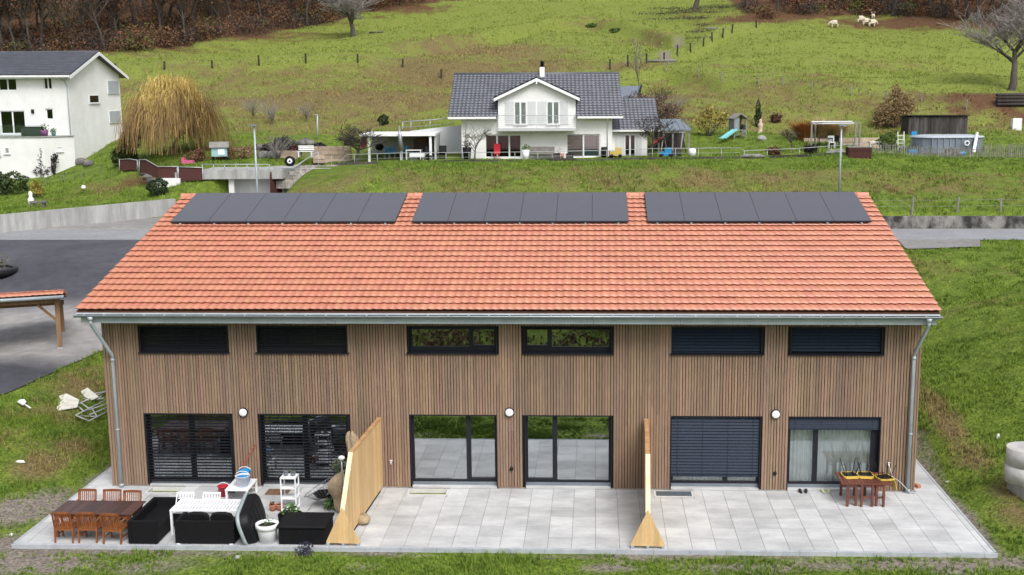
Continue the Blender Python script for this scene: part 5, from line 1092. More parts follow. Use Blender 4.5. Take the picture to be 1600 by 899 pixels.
# barn roof with collectors behind
BO = P(969, 172, d=103); bx1 = P(992, 172, d=103); bt0, bt1 = P(968, 135, d=110), P(1002, 134, d=110)
t = thing('barn', 'low outbuilding with dark collector roof rising behind the white house', 'building', (BO[0], BO[1], hz(BO[0], BO[1])))
m = MB(); zg = hz(BO[0], BO[1])-.5; m.prism([BO, bx1, bt1, bt0], (0, 0, -.15)); m.build('roof', mat('collector_glass', (.11,.13,.17), (.14,.16,.2), rough=.25, scale=1, spec=.7), t)
m = MB(); m.prism([(BO[0]-.5, BO[1]+.4, zg), (bx1[0]-.4, bx1[1]+.4, zg), (bt1[0]-.4, bt1[1]-.2, zg), (bt0[0]-.5, bt0[1]-.2, zg)], (0, 0, BO[2]-zg-.25)); m.build('wall', M_OLDWOOD, t)
m = MB(); m.bar(bt1, bx1, .12, .3); m.build('bargeboard', M_BLK, t)
# lean-to shelter right of the wing
lo = P(1031, 246, d=91); t = thing('lean_to', 'open timber shelter with ribbed metal roof beside the white house', 'shelter', (lo[0], lo[1], hz(lo[0], lo[1])))
MLn = frame((lo[0], lo[1], W0[2]), wx); w2 = 49*91/1800
m = MB(MLn); m.prism([(-.6, -.2, vc(207)), (w2, -.2, vc(207)), (w2-.6, 3.2, vc(207)+.75), (-.6, 3.2, vc(207)+.75)], (0, 0, .07)); 
for k in range(8): x = -.5+k*.42; m.bar((x, -.2, vc(207)+.09), (x-.1, 3.2, vc(207)+.84), .04, .04)
m.build('roof', M_ZINCD, t)
for x in (-.1, 1.0, w2-.2):
    for y in (0, 3): m = MB(MLn); m.bx(x-.06, x+.06, y-.06, y+.06, -.5, vc(208)+y*.22); m.build('post', M_GREYWOOD, t)
m = MB(MLn); m.bx(-.1, w2-.2, 2.9, 2.96, -.3, 1.9); m.build('back_wall', M_OLDWOOD, t)
# swing frame
sw = A(1040, 89); t = thing('swing_frame', 'timber A-frame swing in front of the open shelter', 'swing', tuple(sw)); q = lambda u, v, d: tuple(P(u, v, d=d))
m = MB()
for u in (1037, 1067):
    m.tube([q(u, 207, 90), q(u-5, 246, 88.5)], .05, 6); m.tube([q(u, 207, 90), q(u+6, 244, 91.5)], .05, 6)
m.tube([q(1035, 207, 90), q(1070, 207, 90)], .05, 6); m.build('frame', M_GREYWOOD, t)
m = MB()
for u in (1045, 1049, 1056, 1060): m.tube([q(u, 208, 90), q(u, 232, 90)], .012, 4)
for u in (1047, 1058): m.cbox(P(u, 232.5, d=90), (.3, .18, .03))
m.build('swing_seat', M_BLK, t)
m = MB(); m.prism([q(1015, 226, 88.5), q(1034, 214, 90), q(1036, 216.5, 90), q(1017, 229, 88.5)], (0, .4, 0)); o = m.build('slide', M_RED); tag(o, 'short red slide between the bare tree and the swing frame', 'slide')
# car shelter and ramp wall left of the white house
CP = P(565, 246, d=89); MC = frame((CP[0], CP[1], W0[2]), wx); k_ = 89/1800
t = thing('patio_shelter', 'flat roofed white patio shelter left of the white house, crowded with garden things', 'shelter', (CP[0], CP[1], W0[2])); L_ = 116*k_
m = MB(MC); m.bx(-.1, L_, -.1, 5, 36.5*k_, 40*k_); m.build('roof', M_TRIM, t)
for x in (12*k_, 62*k_, 108*k_): m = MB(MC); m.bx(x-.09, x+.09, 0, .18, -.4, 36.5*k_); m.build('post', M_TRIM, t)
m = MB(MC); m.bx(2*k_, L_, 4.7, 4.9, -.4, 36.5*k_); m.bx(L_-.15, L_-.01, .5, 4.7, -.4, 36.5*k_); m.build('wall', M_RENDER2, t)
t = thing('ramp_wall', 'grey rendered wall with sloping top between patio shelter and white house', 'wall', tuple(P(700, 246, d=92))); d_ = 92.5
m = MB(); pb_ = [P(681, 250, d=d_), P(722, 250, d=d_), P(722, 196.5, d=d_), P(702, 197.5, d=d_), P(640, 205, d=d_), P(640, 212, d=d_), P(681, 212, d=d_)]; m.prism(pb_, (0, .3, 0)); m.build('body', M_RENDER2, t)
t = thing('terrace_railing', 'grey railing running along the ramp above the patio shelter', 'railing', tuple(P(670, 204, d=94))); m = MB(); 
rl = [P(629, 190.5, d=94), P(670, 188, d=94), P(708, 184, d=94)]; m.tube(rl, .04, 6); m.tube([p-np.array([0,0,.45]) for p in rl], .02, 5); m.tube([P(629, 190.5, d=94), P(629.5, 204, d=94)], .03, 5)
m.build('rail', M_RAIL, t)
for u, v0, v1 in ((629.5,190.5,204),(642,190,204),(672,188,202),(708,184,198)): m = MB(); m.tube([P(u, v0, d=94), P(u, v1, d=94)], .03, 5); m.build('post', M_RAIL, t)
# things under and before the shelter
def small(name, lb, cat, u, d, build, grp=None):
    g = A(u, d); t = thing(name, lb, cat, tuple(g), grp); build(t, Matrix.Translation(Vector(g))); return t
def blue_chair(t, M):
    m = MB(M); m.bx(-.22,.22,-.2,.22,.42,.46); m.build('seat', M_BLUE, t); m = MB(M); m.bx(-.22,.22,.2,.24,.46,.92); m.build('backrest', M_BLUE, t)
    for x in (-.2,.2):
        for y in (-.18,.2): m = MB(M); m.bx(x-.02,x+.02,y-.02,y+.02,0,.42); m.build('leg', M_STEEL, t)
for u, lb in ((604, 'blue patio chair under the shelter, nearest the middle white post on its left'), (612, 'blue patio chair just left of the middle post of the patio shelter'), (632, 'blue patio chair right of the middle post of the patio shelter')): small('patio_chair', lb, 'chair', u, 90.5, blue_chair, 'blue patio chairs')
def tbl(w_, d_, h, mt_):
    def f(t, M):
        m = MB(M); m.bx(-w_/2, w_/2, -d_/2, d_/2, h-.05, h); m.build('tabletop', mt_, t)
        for x in (-w_/2+.05, w_/2-.05):
            for y in (-d_/2+.05, d_/2-.05): m = MB(M); m.bx(x-.03, x+.03, y-.03, y+.03, 0, h-.051); m.build('leg', mt_, t)
    return f
small('patio_table', 'pale patio table standing among the blue chairs under the shelter', 'table', 622, 90.8, tbl(1.6, .8, .75, M_GREYWOOD))
small('patio_table', 'white patio table right of the blue chairs under the shelter', 'table', 646, 89.3, tbl(1.2, .8, .75, M_WHITE))
small('patio_table', 'dark lounge table at the right end of the patio shelter', 'table', 676, 89.5, tbl(1.9, .8, .55, M_BLK))
def cabinet(t, M): m = MB(M); m.bx(-.55,.55,-.3,.3,0,1.2); m.build('body', M_TEAK, t); m = MB(M); m.bx(-.5,-.02,-.33,-.305,.1,1.1); m.bx(.02,.5,-.33,-.305,.1,1.1); m.build('door', M_TABLE, t)
small('cabinet', 'brown wooden cabinet against the back wall of the patio shelter', 'cabinet', 657, 92.4, cabinet)
def cloth(t, M): m = MB(M); m.prism([(-.2,0,1.0),(.15,0,1.1),(.3,0,1.5),(.1,0,2.1),(-.12,0,2.0)], (0,.1,0)); m.build('fabric', mat('pink_cloth', (.5,.05,.12), (.42,.04,.1)), t)
small('hanging_towel', 'crimson towel hanging at the left post of the patio shelter', 'towel', 567, 89.2, cloth)
def furled(t, M): m = MB(M); m.tube([(.15,0,0),(.05,0,1.2),(0,0,2.7)], .025, 6); m.build('pole', M_RAIL, t); m = MB(M); m.tube([(.12,0,.8),(.03,0,1.7),(0,0,2.6)], [.2,.16,.04], 8); m.build('canopy', M_STEEL, t)
small('parasol', 'furled grey parasol leaning at the middle post of the patio shelter', 'parasol', 624, 88.3, furled)
def bench(t, M):
    tbl(2.0, .55, .48, M_GREYWOOD)(t, M); m = MB(M); m.bx(-1,1,.25,.3,.5,.98); m.build('backrest', M_GREYWOOD, t)
small('garden_bench', 'grey garden bench against the white house wall between its glass doors', 'bench', 846, 89.0, bench)
def potted(rr, hh, col, leafm, n=60):
    def f(t, M):
        m = MB(M); m.lathe([(rr*.7,0),(rr,hh),(rr*.9,hh),(rr*.85,hh-.04),(0,hh-.05)], (0,0,0), 14); m.build('bowl', col, t); c = M.translation; leaf_tuft('foliage', (c.x, c.y, c.z+hh), rr*1.2, n, .09, leafm, t, 3)
    return f
small('plant_pot', 'terracotta pot on the white house patio right of the bench', 'pot', 876, 89.2, potted(.28,.4,M_TERRA,M_TWIG,12)); small('plant_pot', 'pale pot of green leaves on the patio left of the bench', 'pot', 821, 88.6, potted(.3,.8,M_WHITE,M_LEAFG,70))
small('plant_pot', 'dark pot with a bare bush left of the open glass door', 'pot', 729, 89.0, potted(.36,.9,M_BLK,M_TWIGD,80))
def toycar(t, M):
    m = MB(M); m.bx(-.5,.4,-.3,.3,.15,.45); m.bx(-.1,.4,-.28,.28,.45,.75); m.build('body', MATS['yellow_shell'], t)
    for x in (-.35,.3):
        for y in (-.32,.32): m = MB(M@Matrix.Translation((x,y,.15))@Matrix.Rotation(math.pi/2,4,'X')); m.lathe([(.15,-.05),(.15,.05)], (0,0,0), 12); m.build('wheel', M_BLK, t)
small('toy_car', 'yellow ride-on toy car on the lawn edge before the wing door', 'toy', 963, 88.0, toycar)
small('toy_car', 'blue ride-on toy under the swing frame', 'toy', 1041, 87.8, lambda t, M: (toycar(t, M), [setattr(o.data.materials, '__x__', 0) if False else o.data.materials.__setitem__(0, M_BLUE) for o in t.children if o.name.startswith('body')]))
def drum(r, h, mt_):
    def f(t, M): m = MB(M); m.lathe([(r*.9,0),(r,h*.5),(r*.9,h),(r*.8,h),(0,h-.05)], (0,0,0), 14); m.build('body', mt_, t)
    return f
small('rain_barrel', 'dark barrel beside the downpipe of the white house', 'barrel', 944, 89, drum(.25,.8,M_BLK)); small('garden_drum', 'pale round drum at the right end of the open timber shelter', 'drum', 1082, 88.5, drum(.3,.6,M_WHITE))
small('door_chair', 'red covered chair inside the open glass door of the white house', 'chair', 776, 89.0, lambda t, M: (lambda m: m.build('seat', M_RED, t))(MB(M).bx(-.25,.25,-.2,.2,.4,.5).bx(-.25,.25,.18,.24,.5,1.2).bx(-.2,-.16,-.16,-.12,0,.4).bx(.16,.2,-.16,-.12,0,.4)))

# ------------------------------------------------------------------ white house on the left
L0 = P(117, 270, d=98); th = math.radians(-2.5); ML = frame(L0, (math.cos(th), math.sin(th))); sl_ = 98/1800
LC = lambda v: (270-v)*sl_; LA = lambda u: (u-117)*sl_
LH = thing('white_house', 'tall white house with terrace and grey roof beside the willow', 'house', tuple(L0))
EL = LC(118); RL = float(P(165, 82, d=103.2)[2]-L0[2]); GD = 9.6; GB = GD/2; FD = 12.5
hl = [(LA(4), LA(34), LC(143.5), LC(124.5)), (LA(77), LA(91), LC(142), LC(122)), (LA(2), LA(43), LC(210), LC(174)), (LA(77), LA(89), LC(188), LC(171))]
m = MB(ML); holed(m, -FD, 0, LC(213), EL, hl, 0, .3); m.bx(-FD, 0, 9.3, GD, -4, EL); m.bx(-FD, -FD+.3, .3, 9.3, -4, EL); m.bx(-.3, 0, .3, 9.3, -4, EL); m.bx(-FD, 0, .0, .3, -4, LC(213)-.001)
m.prism([(-.3, 0, EL), (-.3, GD, EL), (-.3, GB, RL-.25)], (.3, 0, 0)); m.prism([(-FD, 0, EL), (-FD, GD, EL), (-FD, GB, RL-.25)], (.3, 0, 0)); m.build('wall', M_RENDER, LH)
m = MB(ML); m.bx(-FD+.31, -.31, 3, 3.1, LC(213), EL-.1); m.bx(-FD+.31, -.31, .31, 3, LC(160), LC(158)); m.bx(-FD+.31, -.31, .31, 3, LC(213), LC(212)); m.build('interior', M_ROOM, LH)
m = MB(ML); ov = .55
for sg in (0, 1):
    ya, yb = ((-.7, GB) if not sg else (GD+.7, GB)); m.prism([(-FD-.5, ya, EL-.12), (-FD-.5, yb, RL), (-FD-.5, yb, RL-.16), (-FD-.5, ya, EL-.28)], (FD+.5+ov, 0, 0))
rf = m.build('roof', M_DTILE, LH); roof_tiles('roof_tiles', -FD-.5, ov+.02, -.73, EL-.08, GB, RL+.04, 15, .32, M_DTILE, rf, lift=.05, amp=.03, samp=5, Mx=ML, seed=15)
m = MB(ML)
for ya, yb in ((-.7, GB), (GD+.7, GB)): m.prism([(ov+.01, ya, EL-.16), (ov+.01, yb, RL-.03), (ov+.01, yb, RL-.30), (ov+.01, ya, EL-.43)], (.04, 0, 0))
m.build('bargeboard', M_TRIM, LH)
m = MB(ML); m.bx(-FD-.5, ov, -.8, -.735, EL-.28, EL-.12); m.bx(-FD-.5, ov, -.735, -.01, EL-.36, EL-.31); m.build('gutter', M_TRIM, LH)
m = MB(ML); m.tube([(-.5, -.76, EL-.25), (-.28, -.08, EL-.6), (-.08, -.08, EL-1.0), (-.08, -.08, -1.5)], .055, 7); m.build('downpipe', M_SHUTG, LH)
for i, h in enumerate(hl): window(ML, LH, h[0], h[1], h[2], h[3], .12, mull=[1,1,1,0][i], glass=M_GLASS_D, sill=i != 2, name='window' if i != 2 else 'glass_door')
def gable_win(u0, u1, v0, v1, shut):
    # on the side wall: find local y from the columns
    Mi = ML.inverted(); pts = []
    for u, v in ((u0, v0), (u1, v1)):
        D = FW+RT*(u-CX)/F+UP*(449.5-v)/F; n_ = np.array([math.cos(th), math.sin(th), 0]); t_ = ((L0-CAM)@n_)/(D@n_); pts.append(Mi @ Vector(CAM+t_*D))
    yA, yB = pts[0].y, pts[1].y; zB, zA = pts[1].z, pts[0].z
    R_ = Matrix(((0, -1, 0, 0), (1, 0, 0, 0), (0, 0, 1, 0), (0, 0, 0, 1)))
    window(ML@R_, LH, yA, yB, min(zA, zB), max(zA, zB), -.02, mull=0, shut=shut)
gable_win(168.5, 184, 146, 126.5, 1); gable_win(139.5, 154, 162, 148, 0); gable_win(171, 187, 192, 173, 1)
m = MB(ML); m.bx(LA(55), LA(59), -.12, -.01, LC(178), LC(172)); m.build('wall_lamp', M_BLK, LH)
# the terrace block in front of the left house, one with it
zt = LC(213.5); m = MB(ML); m.prism([(-FD, -2.6, -5), (LA(95), -2.6, -5), (.15, -.01, -5), (-FD, -.01, -5)], (0, 0, zt+5)); m.build('terrace_base', M_RENDER, LH)
m = MB(ML); m.prism([(-FD, -2.68, zt+.002), (LA(95)+.03, -2.68, zt+.002), (.25, -.02, zt+.002), (-FD, -.02, zt+.002)], (0, 0, .08)); m.build('terrace_deck', M_CONC, LH)
m = MB(ML); m.bx(-FD, LA(93), -2.6, -2.58, zt+.09, zt+1.0); m.build('glass_balustrade', glass_mat('balustrade_glass', (.9,.93,.95), .04), LH)
for u0, u1, v0, v1, sh in ((15, 24.5, 241.5, 229, 1), (30.5, 39.5, 238.5, 228, 0)): window(ML, LH, LA(u0)*.975, LA(u1)*.975, LC(v0), LC(v1), -2.6, mull=0, shut=sh)
R2 = ML @ Matrix.Translation((LA(95), -2.6, 0)) @ Matrix.Rotation(math.atan2(2.6, .15-LA(95)), 4, 'Z'); window(R2, LH, 1.15, 1.75, LC(236.5), LC(228), 0.0, mull=0)
tp = ML @ Vector((LA(70), -1.6, zt+.085))
t = thing('planter_box', 'dark storage bench on the terrace of the left white house', 'bench', tuple(tp)); m = MB(Matrix.Translation(tp)); m.bx(-.85,.85,-.3,.3,0,.72); m.build('body', mat('dark_petrol', (.03,.045,.05), (.04,.055,.06)), t); m = MB(Matrix.Translation(tp)); m.bx(-.88,.88,-.33,.33,.722,.77); m.build('lid', M_BLK, t)
for u, lb, cc, rr in ((3, 'purple pot with green plant by the glass door of the left house', (.16,.05,.15), .28), (89.5, 'purple pot with green plant on the terrace corner of the left house', (.2,.07,.18), .33), (99, 'small turquoise pot at the terrace corner of the left house', (.1,.2,.18), .2)):
    tp = ML @ Vector((LA(u), -1.7 if u < 95 else -1.2, zt+.085)); t = thing('plant_pot', lb, 'pot', tuple(tp), 'pots on the terrace of the left house'); potted(rr, rr*1.5, mat('pot_colour', cc), M_LEAFG, 60)(t, Matrix.Translation(tp))

# ------------------------------------------------------------------ walls, garage, fences, steps on the left
def wall_between(name, lb, p, q, h0, h1, thick, m_, cat='wall', joints=3.0, cap=0):
    t = thing(name, lb, cat, tuple(p)); d = (np.array(q)-np.array(p)); L = np.linalg.norm(d[:2]); n = max(1, int(round(L/joints))); u = d/n; nr = np.array([-d[1], d[0]])/L
    m = MB()
    for i in range(n):
        a = np.array(p)+u*i+u/np.linalg.norm(u)*.008; b = np.array(p)+u*(i+1)-u/np.linalg.norm(u)*.008; ha = h0+(h1-h0)*i/n; hb = h0+(h1-h0)*(i+1)/n
        m.prism([(a[0],a[1],a[2]-.6), (b[0],b[1],b[2]-.6), (b[0],b[1],b[2]+hb), (a[0],a[1],a[2]+ha)], (nr[0]*thick, nr[1]*thick, 0))
    m.build('body', m_, t); return t
WLL = WL0-np.array([wd_[0], wd_[1], 0])*30
pA = np.array([*WLL[:2], ROADZ]); pB = np.array([*(WL1[:2]+wd_*1.2), ROADZ])
ht = lambda u, v, base: float(P(u, v, d=dep(base))[2]-base[2])
wall_between('retaining_wall', 'long pale concrete retaining wall behind the left road', pA, pB, .95, ht(255, 309, WL1)+.0, .3, M_CONC, joints=4.2)
rA = P(1340, 361, z=ROADZ); rB = P(1750, 360, z=ROADZ); rA[1] = rB[1] = RY1+.12
wall_between('retaining_wall', 'low dark stained concrete wall along the road on the right', rA, rB, ht(1500, 341.5, P(1500, 361, z=ROADZ)), ht(1500, 341.5, P(1500, 361, z=ROADZ)), .3, M_CONC_OLD, joints=5)
# garage block with deck parapet
GA = P(279, 303, d=84); GBk = P(438, 300, d=84); ex = GBk-GA; MG = frame((GA[0], GA[1], ROADZ), ex); Lg = float(np.linalg.norm(ex[:2])); top = float(P(360, 268, d=84)[2]-ROADZ); u2 = lambda u: (u-279)/159*Lg
t = thing('garage', 'concrete garage block with parapet deck beside the reed screens', 'garage', (GA[0], GA[1], ROADZ))
m = MB(MG); m.bx(-.2, u2(340), 0, 7, -.5, top-.55); m.bx(u2(358), u2(366), .0, .4, -.5, top-.55); m.bx(u2(340), Lg, 1.0, 7, -.5, top-.55); m.build('wall', mat('pale_concrete', (.66,.67,.67), (.50,.51,.51), scale=1.2, stretch=(1.5,1.5,.3), contrast=(.4,.75)), t)
m = MB(MG); m.bx(u2(316), Lg+.3, -.35, 7, top-.52, top+.12); m.build('deck_slab', M_CONC, t)
m = MB(MG); m.bx(-.2, u2(316)-.01, .05, 7, top-.548, top-.05); m.build('roof_slab', M_CONC, t)
t = thing('deck_railing', 'galvanised railing along the garage deck', 'railing', tuple(MG @ Vector((u2(320), -.2, top+.12)))); m = MB(MG); m.tube([(u2(317), -.25, top+.55), (u2(425), -.25, top+.52)], .035, 6); m.build('rail', M_RAIL, t)
for k in range(7): m = MB(MG); x = u2(320)+k*(u2(424)-u2(320))/6; m.tube([(x, -.25, top+.12), (x, -.25, top+.53)], .025, 5); m.build('post', M_RAIL, t)
# white rendered wall and reed screens
pw0, pw1 = P(245, 304, d=84.2), P(280, 303, d=83.5)
t = thing('garden_wall', 'short white rendered wall under the reed screens', 'wall', tuple(pw0)); m = MB(); m.prism([P(245, 306, d=84.2), P(281, 304, d=83.4), P(281, 279, d=83.4), P(244, 279, d=84.2)], (0, .3, 0)); m.build('body', M_RENDER, t)
M_REED = mat('reed_screen', (.085,.03,.026), (.05,.02,.018), rough=.9, scale=3, stretch=(8,8,.4), island=.2, fine=.25)
def reed(lb, top_, bot, d0, d1):
    n = len(top_)-1; dd = lambda k: d0+(d1-d0)*k/n; t = thing('reed_screen', lb, 'screen', tuple(P(*bot[0], d=d0)), 'reed screens beside the garage'); m = MB()
    for k in range(n):
        a, b, c, e = P(*bot[k], d=dd(k)), P(*bot[k+1], d=dd(k+1)), P(*top_[k+1], d=dd(k+1)), P(*top_[k], d=dd(k)); m.prism([a, b, c, e], (0, .06, 0))
    m.build('panel', M_REED, t); m = MB(); m.tube([P(*q, d=dd(k))+np.array([0,-.04,.02]) for k, q in enumerate(top_)], .035, 6); m.build('rail', M_RAIL, t)
    for k in (0, n): m = MB(); m.tube([P(*bot[k], d=dd(k))+np.array([0,-.05,0]), P(*top_[k], d=dd(k))+np.array([0,-.05,.05])], .035, 6); m.build('post', M_RAIL, t)
reed('stepped dark reed screen, the longer one rising toward the willow', [(218,250),(228,250),(247,261),(277.5,261)], [(218,270),(228,271),(247,279),(277.5,280)], 86.5, 83.8)
reed('dark reed screen panel touching the garage deck', [(279,261.5),(317,262.5)], [(279,283),(317,281.5)], 83.6, 83.2)
reed('short dark reed screen left of the path by the willow', [(187,250),(203,249),(215,251)], [(187,267),(203,266),(215,266)], 91, 90)
t = thing('rusty_wall', 'dark rusty cladded wall at the right end of the garage', 'wall', tuple(P(430, 300, d=83.5))); m = MB(); m.prism([P(422, 303, d=83.2), P(441, 303, d=85), P(441, 272, d=85), P(422, 269, d=83.2)], (-.02, .15, 0)); m.build('body', M_REED, t)
# stone steps, sandstone walls
sp = P(450, 284, d=84); MS = frame((sp[0], sp[1], float(sp[2])), (1, .03)); ks = 84/1800
t = thing('garden_steps', 'stone garden steps with metal handrail between the garage and the lawn', 'steps', tuple(sp))
M_STEP = mat('step_stone', (.36,.335,.30), (.20,.185,.165), rough=.9, scale=2, bump=.4, bscale=15, island=.3, fine=.15); rr = random.Random(8)
for k in range(6):
    m = MB(MS); x = -1.1+k*.30
    while x < 3.3: w_ = rr.uniform(.3, .6); m.bx(x+.012, min(3.3, x+w_)-.012, k*.42+rr.uniform(-.05,.05), k*.42+.5, -.5+k*.19, k*.19+.08+rr.uniform(-.04,.03)); x += w_
    m.build('tread', M_STEP, t)
m = MB(MS); m.tube([(-1.0, -.2, 1.0), (.4, .3, 1.0), (1.9, 1.8, 2.1)], .035, 6); m.tube([(-.4, -.1, .95), (3.2, -.1, .95)], .03, 6); m.build('handrail', M_RAIL, t)
for x, y, z0, z1 in ((-1.0,-.2,-.2,1), (1.0,-.1,0,.95), (3.2,-.1,0,.95), (1.9,1.8,.6,2.1)): m = MB(MS); m.tube([(x,y,z0),(x,y,z1)], .025, 5); m.build('post', M_RAIL, t)
def block_wall(lb, u0, u1, v0, v1, d, rows, m_=None):
    a, b = P(u0, v1, d=d), P(u1, v1, d=d); H_ = float(P(u0, v0, d=d)[2]-a[2]); Mw = frame((a[0], a[1], a[2]), b-a); L = float(np.linalg.norm((b-a)[:2])); m = MB(Mw); rr = random.Random(int(u0)); t = thing('stone_wall', lb, 'wall', tuple(a))
    for j in range(rows):
        x = -rr.uniform(0,.3); 
        while x < L: w_ = rr.uniform(.45,.8); m.bx(max(0,x)+.008, min(L, x+w_)-.008, rr.uniform(-.03,.03), .5, -.4+(H_+.4)*j/rows, -.4+(H_+.4)*(j+1)/rows-.012); x += w_
    m.build('body', m_ or M_SAND, t)
block_wall('sandstone block wall behind the white slatted bench', 489, 548, 229, 247, 90, 4); block_wall('lower sandstone wall left of the white bench', 424, 464, 236, 248, 90.2, 3); block_wall('sandstone terrace wall behind the garden pergola', 1256, 1376, 216, 236, 94, 4)
g = P(464, 246, d=88.8); t = thing('garden_bench', 'white slatted bench in front of the sandstone wall', 'bench', tuple(g)); Mb = frame(g, (1, 0)); m = MB(Mb)
for k in range(4): m.bx(0, 1.2, .05+k*.12, .14+k*.12, .42, .45)
m.build('seat', M_WHITE, t); m = MB(Mb)
for k in range(3): m.bx(0, 1.2, .55, .58, .52+k*.13, .61+k*.13)
m.build('backrest', M_WHITE, t)
for x in (.1, 1.1): m = MB(Mb); m.bx(x-.03, x+.03, .05, .58, 0, .42); m.build('leg', M_WHITE, t)
g = P(453, 252, d=87.5); t = thing('spare_wheel', 'black tyre with white rim lying upright on the lawn by the steps', 'wheel', tuple(g)); m = MB(Matrix.Translation(Vector(g)) @ Matrix.Rotation(math.pi/2, 4, 'X')); m.lathe([(.2,-.08),(.4,-.08),(.4,.08),(.2,.08)], (0,0,0), 20); m.build('tyre', M_BLK, t); m = MB(Matrix.Translation(Vector(g)) @ Matrix.Rotation(math.pi/2, 4, 'X')); m.lathe([(.2,-.05),(.2,.085),(.1,.085),(.0,.06)], (0,0,0), 18); m.build('rim', M_WHITE, t)
# lawn railing, edging
rail_pts = [(480,258,87),(540,258,87),(620,257,87),(700,256.5,87),(780,256,87),(860,255,87),(940,254,87),(1020,252,87),(1100,250,87),(1157,248,87)]
t = thing('lawn_railing', 'thin metal railing along the front edge of the white house lawn', 'railing', tuple(A(480, 87))); base = [A(u, d) for u, v, d in rail_pts]; m = MB()
hr = .72; m.tube([b+np.array([0,0,hr]) for b in base], .022, 5); m.tube([b+np.array([0,0,hr*.5]) for b in base], .01, 4)
r1 = [A(1164, 87)+np.array([0,0,.5]), A(1250, 87)+np.array([0,0,.55]), A(1355, 87)+np.array([0,0,.75])]; m.tube([base[-1]+np.array([0,0,hr])]+r1, .022, 5); m.build('rail', M_RAIL, t)
for u in list(range(480, 1160, 36))+[1164, 1200, 1250, 1300, 1350]: b = A(u, 87); m = MB(); m.tube([b-np.array([0,0,.3]), b+np.array([0,0,hr if u < 1160 else .52])], .018, 5); m.build('post', M_RAIL, t)
t = thing('lawn_edging', 'dark plank edging at the rim of the white house lawn', 'edging', tuple(A(520, 86.4))); m = MB(); e_ = [A(u, 86.3) for u in range(520, 1365, 20)]
for a, b in zip(e_, e_[1:]): m.bar(a+np.array([0,0,.03]), b+np.array([0,0,.03]), .1, .26)
m.build('plank', M_OLDWOOD, t)
# playhouse left
g = P(331, 249, d=88.5); Mp = frame((g[0], g[1], g[2]-.1), (.97, .25)); t = thing('playhouse', 'small turquoise playhouse with grey roof beside the willow', 'playhouse', tuple(g)); kk = 88.5/1800
m = MB(Mp); holed(m, 0, 1.15, .3, 1.0, [(.5, .95, .45, .85)], 0, .06); m.bx(0, .06, .06, 1.2, .3, 1.0); m.bx(1.09, 1.15, .06, 1.2, .3, 1.0); m.bx(.06, 1.09, 1.14, 1.2, .3, 1.0); m.build('wall', mat('turquoise_paint', (.30,.48,.52), (.24,.4,.44), scale=3), t)
m = MB(Mp); m.prism([(-.15,-.15,.98),(-.15,.6,1.4),(-.15,1.35,.98)], (1.45,0,0)); m.build('roof', M_GREYWOOD, t); m = MB(Mp); m.bx(.48,.97,-.03,-.002,.43,.87); m.bx(.52,.93,-.035,-.03,.47,.83); m.build('window', M_TRIM, t)
m = MB(Mp); [m.bx(x-.05,x+.05,y-.05,y+.05,-.4,.3) for x in (.05,1.1) for y in (.05,1.1)]; m.build('stilts', M_BLK, t)
small('toy_slide', 'pink plastic toy lying beside the turquoise playhouse', 'toy', 292, 89, lambda t, M: (lambda m: m.build('body', mat('pink_plastic', (.6,.12,.25), (.5,.1,.2)), t))(MB(M).bx(-.5,.4,-.2,.2,.1,.35).bx(-.5,-.3,-.2,.2,.35,.55)))
# lamp posts
def lamp(lb, u, vt, vb, d, side):
    top_, bot = P(u, vt, d=d), P(u, vb, d=d); bx_, by_ = float(top_[0]), float(top_[1]); zb = hz(bx_, by_); t = thing('street_lamp', lb, 'street lamp', (bx_, by_, zb), 'street lamps behind the row house'); m = MB(); m.tube([(bx_, by_, zb-.3), (bx_, by_, float(top_[2]))], [.085, .055], 10); m.build('pole', M_ZINC, t)
    m = MB(); m.cbox((bx_+side*.12, by_-.1, float(top_[2])+.04), (.5, .26, .09)); m.build('lamp_head', M_ZINCD, t)
lamp('grey street lamp standing in front of the garage deck', 397, 197, 300, 75, -.3); lamp('grey street lamp standing before the garden pergola', 1315, 197, 305, 75, .3)
for (u, v0, v1, d, lb) in ((496, 180, 214, 100, 'thin white post on the slope above the bare tree'),): t = thing('white_post', lb, 'post', tuple(P(u, v1, d=d))); m = MB(); m.tube([P(u, v1+2, d=d), P(u, v0, d=d)], .06, 6); m.cbox(P(u-2, v0-1, d=d), (.3, .1, .06)); m.build('body', M_ZINC, t)
# little things on the left slope
g = G(49, 321); t = thing('garden_statue', 'small white garden figure beside a stone bench on the left bank', 'statue', tuple(g)); m = MB(); m.lathe([(.16,0),(.2,.2),(.22,.45),(.12,.62),(.13,.74),(.15,.85),(.08,.98),(0,1.0)], g, 14); m.build('figure', M_WHITE, t)
g = G(60, 323); t = thing('stone_bench', 'low dark stone bench beside the white garden figure', 'bench', tuple(g)); m = MB(); m.bx(g[0]-.55, g[0]+.6, g[1]-.2, g[1]+.2, g[2]+.25, g[2]+.38); m.build('slab', M_ROCK, t); m = MB(); m.bx(g[0]-.5, g[0]-.3, g[1]-.15, g[1]+.15, g[2]-.1, g[2]+.25); m.build('leg', M_ROCK, t); m = MB(); m.bx(g[0]+.3, g[0]+.5, g[1]-.15, g[1]+.15, g[2]-.1, g[2]+.25); m.build('leg', M_ROCK, t)
g = G(131, 299); t = thing('ball_lamp', 'white globe lamp in the grass above the left retaining wall', 'lamp', tuple(g)); m = MB(); m.ball((g[0], g[1], g[2]+.3), .17, 14, 10); m.build('globe', M_LAMP, t); m = MB(); m.tube([g, g+np.array([0,0,.16])], .03, 6); m.build('stem', M_BLK, t)
